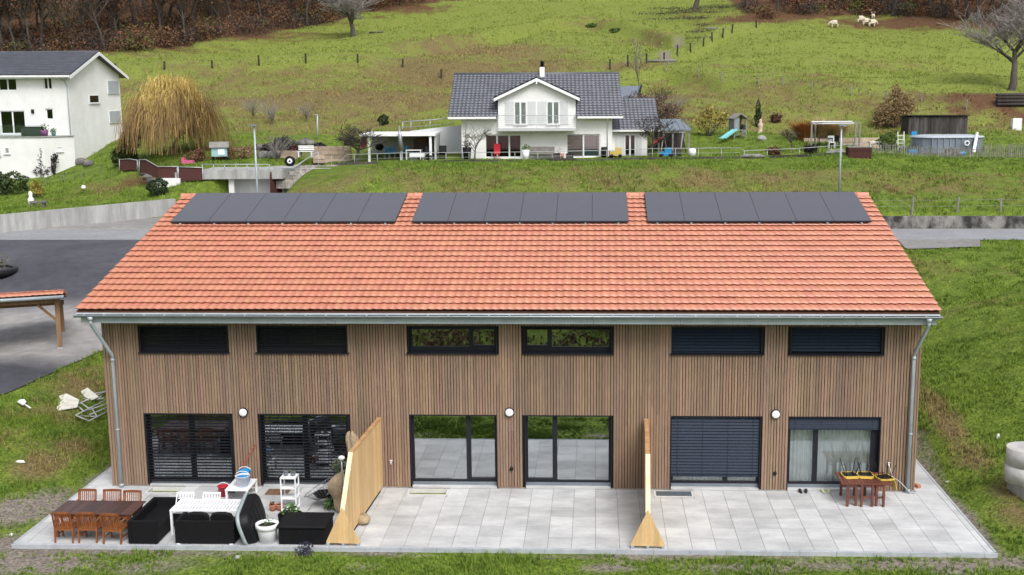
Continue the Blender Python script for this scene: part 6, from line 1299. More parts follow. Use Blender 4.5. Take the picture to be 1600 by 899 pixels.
for k, (u, v) in enumerate(((5, 379), (9, 384))): g = P(u, v, z=ROADZ); m = MB(); m.prism([(g[0]-.5, g[1]-.25, ROADZ+.008), (g[0]+.5, g[1]-.25, ROADZ+.008), (g[0]+.35, g[1]+.25, ROADZ+.008), (g[0]-.35, g[1]+.25, ROADZ+.008)], (0,0,.006)); o = m.build('road_marking', M_WHITE); tag(o, kind='structure')
g = P(-14, 434, z=3.2); t = thing('tyre_planter', 'black rubber ring planter of dry plants at the driveway edge', 'planter', tuple(g)); gz1 = hz(g[0], g[1]); m = MB(); m.lathe([(1.25,0),(1.3,.3),(1.1,.34),(1.05,.1)], (g[0], g[1], gz1), 26); m.build('ring', M_BLK, t); leaf_tuft('foliage', (g[0], g[1], gz1+.1), .9, 260, .09, mat('dry_leaves', (.24,.20,.10), (.12,.13,.05), island=.4), t, 4)
rk = random.Random(5)
def rocks(lb, pts, s0, s1, seed):
    t = thing('rock_pile', lb, 'rocks', tuple(G(*pts[0]))); rr = random.Random(seed)
    for u, v in pts:
        g = G(u+rr.uniform(-2,2), v+rr.uniform(-1,1)); s = rr.uniform(s0, s1); m = MB(); m.ball((g[0], g[1], g[2]+s*.3), (s, s*.8, s*.65), 9, 6, .2, rr.randint(0,99)); m.build('boulder', M_ROCK, t)
rocks('pile of dark boulders at the corner of the left white house', [(104,252),(110,249),(116,252),(122,254),(128,257),(108,256),(137,260)], .3, .55, 3)
rocks('dark boulder row sloping down beside the reed screens', [(232,280),(238,287),(242,294),(236,275),(228,272),(246,290)], .3, .5, 4)
rocks('dark boulders of the rock garden left of the sandstone wall', [(412,246),(418,240),(425,247),(470,226),(478,224),(486,226),(408,235)], .35, .6, 5)

# ------------------------------------------------------------------ right-hand garden
def frame_at(u, v, d, ex=(1, .03)): g = G(u, v); return g, frame(g, ex)
g, Mg = frame_at(1268, 236, 90); t = thing('pergola', 'grey steel pergola with white awning in the right garden', 'pergola', tuple(g)); k9 = .05
for x, y, h in ((-.05, 0, 2.2), (.55, 1.4, 2.1), (3.35, .0, 2.2), (4.05, 1.4, 2.15)): m = MB(Mg); m.bx(x-.06, x+.06, y-.06, y+.06, -.4, h); m.build('post', MATS['grey_timber'], t)
m = MB(Mg); m.bar((-.05,0,2.2),(4.05,1.4,2.15),.07,.08); m.bar((-.05,0,2.2),(3.35,0,2.2),.07,.08); m.bar((.55,1.4,2.12),(4.05,1.4,2.15),.07,.08); m.build('beam', MATS['grey_timber'], t)
m = MB(Mg); m.prism([(.1,.1,2.05),(3.3,.1,2.05),(3.3,.9,2.22),(.1,.9,2.22)], (0,0,.05)); m.build('awning', M_TRIM, t)
small('garden_table', 'small dark garden table under the white awning', 'table', 1290, 90.5, tbl(1.1,.7,.72,M_BLK)); 
def gchair(mt): 
    def f(t, M):
        m = MB(M); m.bx(-.25,.25,-.25,.25,.42,.47); m.build('seat', mt, t); m = MB(M); m.bx(-.25,.25,.22,.27,.48,.95); m.build('backrest', mt, t)
        for x in (-.22,.22):
            for y in (-.22,.22): m = MB(M); m.bx(x-.025,x+.025,y-.025,y+.025,0,.42); m.build('leg', mt, t)
    return f
small('garden_chair', 'white garden chair at the small dark table under the awning', 'chair', 1300, 90.2, gchair(M_WHITE)); small('garden_chair', 'black garden chair right of the small dark table under the awning', 'chair', 1308, 90.4, gchair(M_BLK))
g, Mg = frame_at(1326, 247, 86.4); t = thing('compost_box', 'reddish brown wooden box at the lawn edge by the picket fence', 'box', tuple(g)); m = MB(Mg); m.bx(0,1.65,0,1.0,-.1,.75); 
for k in range(5): m.bx(-.02,1.67,-.03,-.002,-.05+k*.16,.08+k*.16)
m.build('body', M_REED, t); m = MB(Mg); m.bx(-.05,1.7,-.05,1.05,.752,.8); m.build('rim', M_GREYWOOD, t)
# above-ground pool under a grey cover, with white ladder
g, Mg = frame_at(1478, 237, 93); t = thing('swimming_pool', 'long grey above ground pool with rounded ends and pale cover', 'pool', tuple(g)); kx = 93/1800; HL = 55*kx; prof = []
def oval(hl, hw, z, n=10):
    o = []
    for k in range(n): a = math.pi/2+math.pi*k/(n-1); o.append((-hl+hw+hw*math.cos(a), hw*math.sin(a), z))
    for k in range(n): a = -math.pi/2+math.pi*k/(n-1); o.append((hl-hw+hw*math.cos(a), hw*math.sin(a), z))
    return o
zt0 = 1.15; M_POOL = mat('pool_steel', (.20,.235,.285), (.15,.175,.215), rough=.35, spec=.5, scale=.8); m = MB(Mg); rings = [oval(HL, 1.6, -.4), oval(HL, 1.6, zt0)]; n = 20; m.add(rings[0]+rings[1], [(k, (k+1) % n, n+(k+1) % n, n+k) for k in range(n)])
for k in range(8): x = -HL+1.2+k*(2*HL-2.4)/7; m.bx(x-.05, x+.05, -1.66, -1.60, -.3, zt0)
m.build('pool_wall', M_POOL, t); m = MB(Mg); rings = [oval(HL+.1, 1.7, zt0+.01), oval(HL+.08, 1.68, zt0+.09), oval(HL-.8, .9, zt0+.20)]; m.add(sum(rings, []), [(i*n+k, i*n+(k+1) % n, (i+1)*n+(k+1) % n, (i+1)*n+k) for i in range(2) for k in range(n)]+[tuple(range(2*n, 3*n))], True); m.build('cover', mat('pool_cover', (.40,.44,.48), (.33,.37,.41), rough=.5), t)
g, Mg = frame_at(1408, 236, 90.5); t = thing('pool_ladder', 'white pool ladder standing left of the grey pool', 'ladder', tuple(g)); m = MB(Mg)
for x in (-.25, .25): m.bar((x, 0, 0), (x, .3, 1.55), .05, .05); m.bar((x, .3, 1.55), (x, .8, 0), .05, .05)
m.build('side_rail', M_WHITE, t)
for k in range(4): m = MB(Mg); m.bx(-.25,.25,.05+.06*k,.17+.06*k,.3+.3*k,.34+.3*k); m.build('rung', M_WHITE, t)
t = thing('white_board', 'long white board leaning on the right end of the pool', 'board', tuple(P(1520, 238, d=89.5))); m = MB(); m.prism([P(1519, 238, d=89.5), P(1524, 238, d=89.5), P(1529, 208, d=91), P(1527, 206, d=91), P(1524, 210, d=91)], (.02, .12, 0)); m.build('body', M_WHITE, t)
g = P(1511, 224, d=90.6); m = MB(Matrix.Translation(Vector(g)) @ Matrix.Rotation(math.pi/2, 4, 'X')); t = thing('pool_ring', 'white ring hanging on the pool wall beside the board', 'ring', tuple(g)); vs = []
for i in range(20):
    for k in range(8): a, b = 2*math.pi*i/20, 2*math.pi*k/8; vs.append(((.17+.05*math.cos(b))*math.cos(a), (.17+.05*math.cos(b))*math.sin(a), .05*math.sin(b)))
m.add(vs, [(i*8+k, i*8+(k+1) % 8, ((i+1) % 20)*8+(k+1) % 8, ((i+1) % 20)*8+k) for i in range(20) for k in range(8)], True); m.build('ring', M_WHITE, t)
small('tarpaulin', 'blue and white tarpaulin heap by the fence right of the pool', 'tarpaulin', 1502, 88.6, lambda t, M: (MB(M).ball((0,0,.1), (.5,.3,.18), 10, 6, .2, 3).build('sheet', M_BLUE, t)))
small('wood_pile', 'heap of grey sticks by the picket fence before the pool', 'wood pile', 1488, 88.4, lambda t, M: (lambda m: [m.bar((random.Random(k).uniform(-.8,.8), random.Random(k+9).uniform(-.3,.3), .05), (random.Random(k+3).uniform(-.5,.9), random.Random(k+5).uniform(-.3,.3), .35+.3*random.Random(k+2).random()), .06) for k in range(26)] and m.build('sticks', M_GREYWOOD, t))(MB(M)))
# dark hut
g, Mg = frame_at(1419, 211, 97, (1, -.02)); t = thing('timber_hut', 'dark weathered plank hut behind the pool', 'hut', tuple(g)); Lh = 92*97/1800; m = MB(Mg); rr = random.Random(2); x = 0
while x < Lh: w_ = rr.uniform(.15,.26); m.bx(x+.006, min(Lh, x+w_)-.006, rr.uniform(-.02,.02), .05, -.5, 1.55+rr.uniform(-.05,.05)); x += w_
m.bx(0,.05,.05,2.6,-.5,1.5); m.bx(Lh-.05,Lh,.05,2.6,-.5,1.5); m.bx(0,Lh,2.6,2.65,-.5,1.5); m.build('plank_wall', M_OLDWOOD, t); m = MB(Mg); m.prism([(-.15,-.2,1.62),(Lh+.15,-.2,1.62),(Lh+.15,2.8,1.45),(-.15,2.8,1.45)], (0,0,.07)); m.build('roof', mat('tarred_roof', (.03,.028,.027), (.05,.045,.042), rough=.8), t)
small('plastic_chair', 'blue plastic chair in front of the dark hut', 'chair', 1430, 95.5, blue_chair)
# picket fence
t = thing('picket_fence', 'grey weathered picket fence along the edge of the pool garden', 'fence', tuple(A(1362, 87.3))); m = MB(); rr = random.Random(6); u = 1360
while u < 1660:
    b = A(u, 87.3-(u-1360)*.004); h = rr.uniform(.85, 1.1)*(1 if u > 1525 else .8); lean = rr.uniform(-.05,.05); m.bar(b-np.array([0,0,.2]), b+np.array([lean, 0, h]), rr.uniform(.035,.06), .025); u += rr.uniform(2.0, 3.4)
m.build('pickets', M_GREYWOOD, t); m = MB(); bs = [A(u, 87.36-(u-1360)*.004) for u in range(1360, 1661, 20)]
for z in (.3, .65): m.tube([b+np.array([0,.03,z]) for b in bs], .022, 4)
m.build('rail', M_GREYWOOD, t)
g, Mg = frame_at(1582, 203, 99); t = thing('meter_cabinet', 'white utility cabinet on the slope at the right', 'cabinet', tuple(g)); m = MB(Mg); m.bx(0,.8,0,.4,-.3,1.0); m.build('body', M_WHITE, t); m = MB(Mg); m.bx(.03,.39,-.02,-.002,.05,.95); m.bx(.41,.77,-.02,-.002,.05,.95); m.build('door', M_WHITE, t)
g = G(1562, 166); t = thing('log_stack', 'dark stack of old beams below the big bare tree', 'log stack', tuple(g)); m = MB()
for k in range(4):
    for j in range(2): m.tube([(g[0]-.3+j*.0, g[1]+j*.5-.2, g[2]+.15+k*.3), (g[0]+6, g[1]+j*.5-.1, g[2]+.2+k*.3)], .14, 7)
m.build('beams', M_OLDWOOD, t)
# play tower with slide
g, Mg = frame_at(1147, 218, 97, (.95, .3)); t = thing('play_tower', 'grey wooden play tower on stilts with a turquoise slide', 'play tower', tuple(g)); kz = 97/1800
for x in (0, 1.05):
    for y in (0, 1.0): m = MB(Mg); m.bx(x-.05,x+.05,y-.05,y+.05,-.3,1.85); m.build('post', M_GREYWOOD, t)
m = MB(Mg); m.bx(-.05,1.1,-.05,1.05,.72,.78); m.bx(-.0,.04,0,1,.78,1.75); m.bx(1.02,1.06,0,1,.78,1.2); m.bx(0,.45,0,.04,.78,1.75); m.bx(0,1.05,.98,1.02,.78,1.75); m.build('cabin_wall', mat('greygreen_paint', (.24,.28,.29), (.18,.21,.22), scale=4), t)
m = MB(Mg); m.prism([(-.15,-.15,1.72),(.52,-.15,2.15),(1.2,-.15,1.72),(1.2,-.15,1.66),(.52,-.15,2.07),(-.15,-.15,1.66)], (0,1.35,0)); m.build('roof', M_GREYWOOD, t)
m = MB(Mg); m.bx(.45,.95,.9,.96,.8,1.6); m.build('inner_board', M_TEAK, t); m = MB(Mg); m.bar((.02,-.02,.25),(1.03,-.02,.7),.05); m.bar((1.03,-.02,.2),(.02,-.02,.65),.05); m.bar((1.3,.4,0),(1.05,.4,.75),.06); m.bar((1.3,.8,0),(1.05,.8,.75),.06); m.build('brace', M_GREYWOOD, t)
m = MB(Mg); s0_, s1_ = Vector((-.05,.15,.82)), Vector((-1.75,-.75,.12)); sd = Vector((.2,-.38,0)); 
for a, b, h in ((0,1,.0),): pts = [tuple(s0_), tuple(s0_+sd), tuple(s0_.lerp(s1_,.8)+sd+Vector((0,0,-.08))), tuple(s0_.lerp(s1_,.8)+Vector((0,0,-.08)))]; m.prism(pts, (0,0,.04)); pts2 = [pts[3], pts[2], tuple(s1_+sd), tuple(s1_)]; m.prism(pts2, (0,0,.04)); m.bar(pts[0], pts[3], .05, .14); m.bar(pts[1], pts[2], .05, .14)
m.build('slide', mat('turquoise_plastic', (.22,.60,.60), (.18,.5,.52), rough=.4), t)
g = P(1188, 203, d=101); t = thing('garden_statue', 'slender sandstone figure right of the play tower', 'statue', tuple(g)); m = MB(); m.lathe([(.28,0),(.28,.12),(.18,.2),(.2,.6),(.26,.85),(.1,1.05),(.13,1.2),(.06,1.32),(0,1.33)], (g[0], g[1], hz(g[0], g[1])), 14); m.build('figure', mat('pale_sandstone', (.58,.44,.34), (.48,.36,.28)), t)
g = G(1190, 219); t = thing('white_rock', 'pale rock on the lawn right of the play tower', 'rock', tuple(g)); m = MB(); m.ball((g[0], g[1], g[2]+.12), (.42,.3,.25), 9, 6, .2, 2); m.build('body', M_CONC, t)

# ------------------------------------------------------------------ pasture fences on the hill
M_POST = mat('dark_fence_post', (.03,.025,.022), (.05,.042,.036), rough=.9)
def pasture(lb, pts, h, m_=None, r=.11, wire=True):
    gs = [G(u, v) for u, v in pts]; t = thing('pasture_fence', lb, 'fence', tuple(gs[0])); rr = random.Random(len(pts))
    for g in gs: m = MB(); hh = h*rr.uniform(.85, 1.1); m.tube([g-np.array([0,0,.3]), g+np.array([rr.uniform(-.08,.08), 0, hh])], r, 6, True, False); m.build('post', m_ or M_POST, t)
    if wire:
        m = MB()
        for z in (.4, .8):
            for a, b in zip(gs, gs[1:]): m.tube([a+np.array([0,0,z*h]), b+np.array([0,0,z*h])], .008, 3, False)
        m.build('wire', M_STEEL, t)
pasture('pasture fence of dark posts crossing the hill above the willow', [(180,113),(257,109),(332,107),(405,103),(478,99),(559,98.5),(629,105.5),(690,122)], 1.15)
pasture('pasture fence of dark posts climbing the hill beside the dirt track', [(953,109),(981,104.5),(1010,100.5),(1037.5,97),(1058,86.5),(1079,81.5),(1099,72),(1113,66),(1129,60.5),(1144,53),(1182,44)], 1.25)
pasture('wire fence of thin posts along the upper rim of the right slope', [(1040,112),(1092,119),(1127,126),(1185,131),(1224,133),(1268,140),(1330,150),(1385,158),(1440,160),(1510,172)], .95, M_GREYWOOD, .06)
pasture('roadside fence of grey posts above the dark wall on the right', [(1352,333),(1424,333),(1495,332),(1563,331),(1630,331)], .95, M_GREYWOOD, .07)
pasture('thin wire fence on the grass above the left retaining wall', [(72,289),(101,285),(128,279),(157,272)], .7, M_STEEL, .03)
for u, v, ang, ln in ((1120,46,.1,3.2), (1035,97,-.05,3.5), (588,52,.0,2.2)):
    g = G(u, v); t = thing('fallen_log', ['long fallen log lying by the climbing pasture fence', 'weathered beam lying at the foot of the climbing fence', 'dark branch lying on the meadow under the hilltop tree'][0 if u == 1120 else 1 if u == 1035 else 2], 'log', tuple(g)); m = MB(); m.tube([g+np.array([-ln/2, 0, .12]), g+np.array([ln/2, ang*8, .15])], .13, 7); m.build('trunk', M_GREYWOOD if u != 588 else M_BARK, t)

# ------------------------------------------------------------------ trees and shrubs
def bare_tree(name, lb, base, height, seed, trunk_r, twig=None, group=None, **kw):
    t = thing(name, lb, 'tree', tuple(base), group); T, C = branch_mesh(seed, height, trunk_r, **kw); T.v = [(a+base[0], b+base[1], c+base[2]) for a, b, c in T.v]; C.v = [(a+base[0], b+base[1], c+base[2]) for a, b, c in C.v]
    T.build('trunk', M_BARK, t); C.build('crown', twig or M_TWIG, t); return t
bare_tree('bare_tree', 'wide bare garden tree before the patio shelter', A(555, 88.5), 3.5, 11, .17, M_TWIGD, levels=4, kids=(7,5,5,4), spread=1.15, up=.10, trunk_h=.30, lenf=.70, min_r=.012)
bare_tree('bare_tree', 'small bare tree with lichen twigs beside the open glass door', A(741, 87.6), 2.9, 12, .08, mat('lichen_twigs', (.20,.19,.13), (.13,.12,.085), island=.3), levels=3, kids=(6,5,5), spread=.9, up=.15, trunk_h=.34, lenf=.66, min_r=.011)
bare_tree('bare_tree', 'dark bare tree in front of the east wing of the white house', A(1016, 87.6), 4.1, 23, .12, M_TWIGD, levels=4, kids=(7,5,5,3), spread=.95, up=.2, trunk_h=.28, lenf=.66, min_r=.012)
bare_tree('bare_tree', 'small forked bare tree left of the garden pergola', A(1240, 89), 2.5, 14, .08, M_TWIGD, levels=3, kids=(6,5,4), spread=.9, up=.15, trunk_h=.34, lenf=.62, min_r=.013)
bare_tree('bare_tree', 'large bare grey tree at the right edge of the hill', G(1580, 141), 12.0, 15, .42, M_TWIG, levels=4, kids=(9,7,6,5), spread=1.0, up=.28, trunk_h=.26, lenf=.68, min_r=.018)
bare_tree('bare_tree', 'lone bare tree on the meadow below the forest edge', G(552, 57), 8.5, 16, .42, M_TWIG, levels=4, kids=(8,6,6,4), spread=1.15, up=.16, trunk_h=.30, lenf=.68, min_r=.022)
bare_tree('bare_tree', 'bare tree standing at the head of the dark gully', G(1086, 14), 8, 17, .5, M_TWIG, levels=4, kids=(8,6,5,4), spread=1.1, up=.12, trunk_h=.30, lenf=.68, min_r=.022)
bare_tree('sapling', 'thin pale sapling on the slope behind the white house', G(1003, 168), 4.6, 18, .06, M_TWIG, levels=2, kids=(9,5), spread=.5, up=.6, trunk_h=.75, lenf=.35, min_r=.012)
for k, (u, v, h, lb) in enumerate(((426, 196, 3.0, 'leafless shrub on the slope above the rock garden'), (478, 190, 2.4, 'leafless greyish shrub on the slope behind the white post'), (432, 252, 2.4, 'small leafless shrub in front of the lower sandstone wall'), (1030, 165, 2.6, 'leafless brown thicket shrub behind the barn roof'), (1052, 178, 2.4, 'leafless thicket shrub above the lean to roof'), (395, 186, 2.6, 'leafless shrub on the slope right of the willow'))): bare_tree('bare_shrub', lb, G(u, v), h, 60+k, .05, M_TWIG if k != 3 else M_TWIGD, levels=2, kids=(14,6), spread=.75, up=.5, trunk_h=.16, lenf=1.35, min_r=.008, group='leafless shrubs on the slope')
def shrub(name, lb, base, blobs_, n, size, m_, seed, stems=4, shell=.35, cat='shrub', group=None):
    t = thing(name, lb, cat, tuple(base), group); bl = [(base[0]+x, base[1]+y, base[2]+z, a, b, c) for x, y, z, a, b, c in blobs_]; V, T = leaves(clump_points(n, bl, seed, shell), size, seed); fast_mesh('foliage', V, T, m_, parent=t, sides=4)
    rr = random.Random(seed); m = MB()
    for k in range(stems): a, b, c = bl[k % len(bl)][:3]; m.tube([(base[0]+rr.uniform(-.1,.1), base[1]+rr.uniform(-.1,.1), base[2]-.1), (a+rr.uniform(-.2,.2), b, c)], [.05,.02], 5)
    m.build('stem', M_BARK, t); return t
M_GRN = mat('evergreen_leaves', (.035,.06,.02), (.022,.04,.014), rough=.7, scale=2, island=.5, hue=.02); M_GRN2 = mat('bright_leaves', (.09,.13,.03), (.06,.095,.022), rough=.7, island=.4, hue=.02)
M_YLW = mat('yellow_leaves', (.34,.27,.06), (.22,.20,.05), rough=.8, island=.4, hue=.02); M_BRN = mat('brown_leaves', (.16,.085,.045), (.10,.055,.03), rough=.85, island=.5, hue=.02); M_TAN = mat('tan_twigs', (.28,.195,.10), (.20,.135,.07), rough=.9, island=.35, hue=.015); M_DRK = mat('dark_foliage', (.03,.026,.026), (.05,.04,.038), island=.5)
M_GRS = mat('pampas_straw', (.46,.34,.18), (.36,.25,.12), rough=.9, island=.3); M_RUST = mat('rust_grass', (.36,.155,.05), (.28,.11,.035), rough=.9, island=.3)
shrub('hedge', 'dark clipped hedge bush below the terrace of the left house', A(8, 91)-np.array([0,0,.2]), [(0,0,.9,1.5,1.0,1.0),(-1.2,0,.9,1.2,1,1.0)], 2600, .11, mat('hedge_leaves', (.05,.075,.022), (.03,.048,.016), island=.5), 3, shell=.8)
shrub('shrub', 'yellow green shrub on the bank beside the white garden figure', G(59, 309), [(0,0,.55,.55,.45,.5),(-.1,0,1.0,.35,.3,.35)], 500, .10, M_YLW, 4)
shrub('ball_conifer', 'dark ball shaped conifer at the end of the white garden wall', G(247, 305), [(0,0,.55,.72,.6,.62)], 1800, .07, M_GRN, 5, shell=.85)
shrub('evergreen_shrub', 'dark evergreen shrub filling the space between left house and willow', A(196, 93), [(0,0,1.0,.9,.8,1.1),(.3,0,2.0,.8,.7,.9),(-.7,0,.6,.7,.6,.8)], 2200, .13, mat('bamboo_leaves', (.07,.09,.025), (.035,.05,.016), island=.5, hue=.02), 6)
shrub('climbing_rose', 'dark upright bush against the white base wall of the left house', A(60, 95), [(0,0,.5,.75,.3,.5),(0,0,1.4,.25,.2,.7),(.1,0,2.1,.18,.15,.4)], 500, .09, M_DRK, 7); shrub('climbing_rose', 'thin dark bush right of the upright one at the left house', A(79, 95.4), [(0,0,.6,.25,.2,.6),(.15,0,1.4,.35,.2,.4)], 260, .09, M_DRK, 8)
shrub('round_shrub', 'round green shrub in the garden left of the pool', A(1387, 90.5), [(0,0,.75,.78,.6,.68)], 2200, .07, M_GRN2, 9, shell=.85)
shrub('round_shrub', 'dark round evergreen on the slope above the patio shelter', G(599, 196), [(0,0,.5,.5,.45,.5)], 700, .09, M_GRN, 10, shell=.8)
shrub('cypress', 'slim dark cypress behind the sandstone figure', G(1184, 199), [(0,0,.8,.32,.32,.9),(0,0,1.7,.22,.22,.8)], 900, .08, M_GRN, 11, shell=.7)
shrub('yellow_shrub', 'loose yellow leaved shrub left of the play tower', G(1108, 213), [(-.6,0,1.2,.7,.6,1.0),(.6,0,1.3,.9,.6,.8),(0,.3,2.0,.7,.5,.7),(1.2,0,1.6,.6,.5,.6)], 800, .12, M_YLW, 12, stems=7, shell=.15)
shrub('tan_shrub', 'large twiggy tan shrub behind the round green one', G(1397, 200), [(0,0,1.6,1.7,1.2,1.6),(-.9,0,1.2,1.0,.9,1.1),(1.0,0,2.0,1.1,.9,1.2),(.1,0,3.1,.7,.6,.9),(-1.5,0,.8,.5,.5,1.1)], 6000, .085, M_TAN, 13, stems=12, shell=.1)
shrub('dark_shrub', 'dark leafless mound shrub of the rock garden, left one', A(420, 90.5), [(0,0,.5,.75,.5,.55)], 900, .09, M_DRK, 14, group='rock garden shrubs'); shrub('dark_shrub', 'dark mound shrub of the rock garden with grey top', A(441, 91.5), [(0,0,.7,1.0,.6,.8)], 1200, .09, mat('greyish_foliage', (.08,.075,.075), (.035,.03,.03), island=.5), 15, group='rock garden shrubs'); shrub('red_shrub', 'deep red shrub at the right end of the rock garden', A(459, 91), [(0,0,.5,.55,.4,.5)], 600, .09, mat('red_foliage', (.09,.03,.03), (.05,.02,.02), island=.5), 16, group='rock garden shrubs')
shrub('brown_shrub', 'reddish brown low shrub at the lawn edge left of the small forked tree', A(1210, 88), [(0,0,.35,.6,.4,.35)], 500, .09, M_BRN, 17); shrub('brown_shrub', 'dark brown low shrub at the lawn edge below the pergola', A(1267, 87.6), [(0,0,.35,.65,.4,.35)], 500, .09, M_DRK, 18); shrub('brown_shrub', 'dull red shrub on the slope above the lawn', G(1212, 192), [(0,0,.4,.6,.4,.45)], 500, .09, mat('maroon_leaves', (.10,.045,.035), (.06,.03,.025), island=.4), 19)
def pampas(lb, u, d, r, h, m_, seed):
    g = A(u, d); t = thing('ornamental_grass', lb, 'plant', tuple(g), 'ornamental grasses behind the pergola'); pts = np.repeat(g[None], 300, 0)+np.random.default_rng(seed).normal(0, r*.22, (300, 3))*np.array([1,1,0]); V, T, _ = blades(pts, h, .04, 4, 1.7, seed); fast_mesh('blades', V, T, m_, parent=t)
pampas('rust coloured ornamental grass left of the pergola', 1255, 95, .6, 1.5, M_RUST, 1); pampas('pale straw ornamental grass behind the pergola, left clump', 1283, 95.5, .7, 1.6, M_GRS, 2); pampas('pale straw ornamental grass behind the pergola, right clump', 1307, 95.5, .8, 1.4, M_GRS, 3)
for k, (u, v) in enumerate(((925, 43), (961, 51), (499, 236))): g = G(u, v); shrub('low_bush', ['small dark green bush on the mound of the hill, upper one', 'small dark green bush on the mound of the hill, lower one', 'low heather bush on top of the sandstone wall'][k], g, [(0,0,.3,1.0 if k < 2 else .6,.5,.4)], 350, .14, M_GRN2 if k < 2 else M_DRK, 20+k)
shrub('thicket', 'reddish brown leafless thicket on the slope behind the lean to', G(1018, 192), [(0,0,1.2,2.0,1.2,1.3),(-1.5,1,1.6,1.6,1.2,1.2),(1.6,.5,.9,1.4,1,.9),(-.5,3,1.5,2.2,1.4,1.3)], 4200, .10, mat('thicket_twigs', (.15,.10,.075), (.085,.06,.045), rough=.95, island=.5), 30, stems=14, shell=.1)
_gl = [G(u, v) for u, v in ((1090,60),(1094,50),(1098,40),(1085,30),(1100,28),(1070,20),(1115,20),(1050,14),(1090,16),(1125,12),(1035,22),(1060,30))]
V_, T_ = leaves(clump_points(3400, [(q[0], q[1], q[2]+.02, 5.5 if i > 3 else 2.0, 5.0, .15) for i, q in enumerate(_gl)], 77, .0), .12, 78); tag(fast_mesh('twig_litter_shade', V_, T_, mat('dead_twigs_shade', (.085,.075,.06), (.05,.05,.035), rough=.95, island=.5), sides=4), kind='stuff')  # dark twigs lying in the gully, coloured to carry its shade too
# weeping willow
g = A(269, 92); t = thing('weeping_willow', 'golden weeping willow beside the left white house', 'tree', tuple(g)); T, C = branch_mesh(33, 5.0, .24, levels=2, kids=(10,6), spread=.95, up=.35, trunk_h=.40, lenf=.62, min_r=.03); T.v = [(a+g[0], b+g[1], c+g[2]) for a, b, c in T.v]; C.v = [(a+g[0], b+g[1], c+g[2]) for a, b, c in C.v]; T.build('trunk', mat('willow_bark', (.22,.15,.085), (.15,.10,.06), rough=.95), t); C.build('limbs', MATS['willow_bark'], t)
def sprays(name, ncl, nper, zr_, rr_, Lr_, wd, m_, sd, parent, up):
    """clusters of drooping twigs springing from limb ends"""
    r = np.random.default_rng(sd); a = r.uniform(0, 2*np.pi, ncl); h = r.uniform(0, 1, ncl); z = zr_[0]+(zr_[1]-zr_[0])*h; rad = (rr_[0]+(rr_[1]-rr_[0])*np.sqrt(1-h**2.2))*r.uniform(.55, 1.08, ncl)
    N = ncl*nper; k = np.repeat(np.arange(ncl), nper); p = np.stack([g[0]+rad[k]*np.cos(a[k]), g[1]+.85*rad[k]*np.sin(a[k]), g[2]+z[k]], 1)+r.normal(0, 1, (N, 3))*np.array([.28,.28,.22])
    aa = a[k]+r.normal(0, .8, N); sp_ = r.uniform(.25, 1.0, N); d = np.stack([np.cos(aa)*sp_, np.sin(aa)*sp_, up*r.uniform(.3, 1.3, N)], 1); L = r.uniform(*Lr_, N)*r.uniform(.6, 1.1, ncl)[k]; w_ = wd*r.uniform(.6, 1.3, N); seg = 6; V = []; q = p.copy()
    sd_ = np.stack([-np.sin(aa+.7), np.cos(aa+.7), 0*aa], 1)*w_[:, None]
    for s in range(seg+1):
        zq = np.maximum(q[:, 2], g[2]+.15); qq = np.stack([q[:, 0], q[:, 1], zq], 1); V += [qq-sd_, qq+sd_]; dn = d/np.linalg.norm(d, axis=1)[:, None]; q = q+dn*(L/seg)[:, None]; d = d+np.array([0, 0, -.62])+r.normal(0, .12, (N, 3)); d[:, :2] *= .82
    V = np.stack(V, 1); kk = np.arange(N)[:, None]*(2*seg+2); T_ = np.concatenate([kk+np.array([[2*s, 2*s+1, 2*s+3, 2*s+2]]) for s in range(seg)], 1).reshape(-1, 4)
    fast_mesh(name, V.reshape(-1, 3), T_, m_, parent=parent, sides=4)
sprays('crown', 130, 42, (2.6, 5.8), (.3, 2.6), (.7, 1.7), .014, mat('willow_twigs', (.56,.43,.14), (.42,.30,.09), rough=.8, scale=.7, island=.35, hue=.012), 5, t, 1.0)
sprays('hanging_twigs', 80, 32, (2.4, 4.6), (1.2, 2.7), (2.4, 4.8), .014, mat('willow_strands', (.34,.22,.085), (.20,.13,.06), rough=.85, scale=.7, island=.4, hue=.012), 6, t, .5)

for k, (u, d, lb) in enumerate(((303, 89.5, 'reddish twiggy shrub left of the turquoise playhouse'), (350, 89, 'reddish twiggy shrub right of the turquoise playhouse'), (376, 89.5, 'pale tan twiggy shrub above the garage deck'))): shrub('twiggy_shrub', lb, A(u, d), [(0,0,.45,.9,.5,.5),(.3,.2,.7,.5,.4,.4)], 600, .08, M_BRN if k < 2 else M_TAN, 70+k, stems=8, shell=.1)
def lounge(t, M):
    m = MB(M); m.bx(-.3,.3,-.3,.3,.3,.36); m.build('seat', M_BLK, t); m = MB(M); m.bar((0,.28,.36), (0,.45,1.0), .6, .05); m.build('backrest', M_BLK, t)
    for x in (-.27,.27):
        for y in (-.27,.27): m = MB(M); m.bx(x-.025,x+.025,y-.025,y+.025,0,.3); m.build('leg', M_STEEL, t)
small('lounge_chair', 'black lounge chair beside the dark lounge table at the patio shelter', 'chair', 669, 88.6, lounge); small('lounge_chair', 'black lounge chair just left of the grey ramp wall', 'chair', 690, 89.6, lounge)
def grill(t, M):
    m = MB(M); m.ball((0,0,.85), (.35,.3,.28), 14, 8); m.build('kettle', M_BLK, t)
    for a in (0, 2.1, 4.2): m = MB(M); m.bar((.1*math.cos(a), .1*math.sin(a), .65), (.3*math.cos(a), .3*math.sin(a), 0), .035); m.build('leg', M_STEEL, t)
small('kettle_grill', 'black kettle grill under the left half of the patio shelter', 'grill', 592, 91.5, grill)
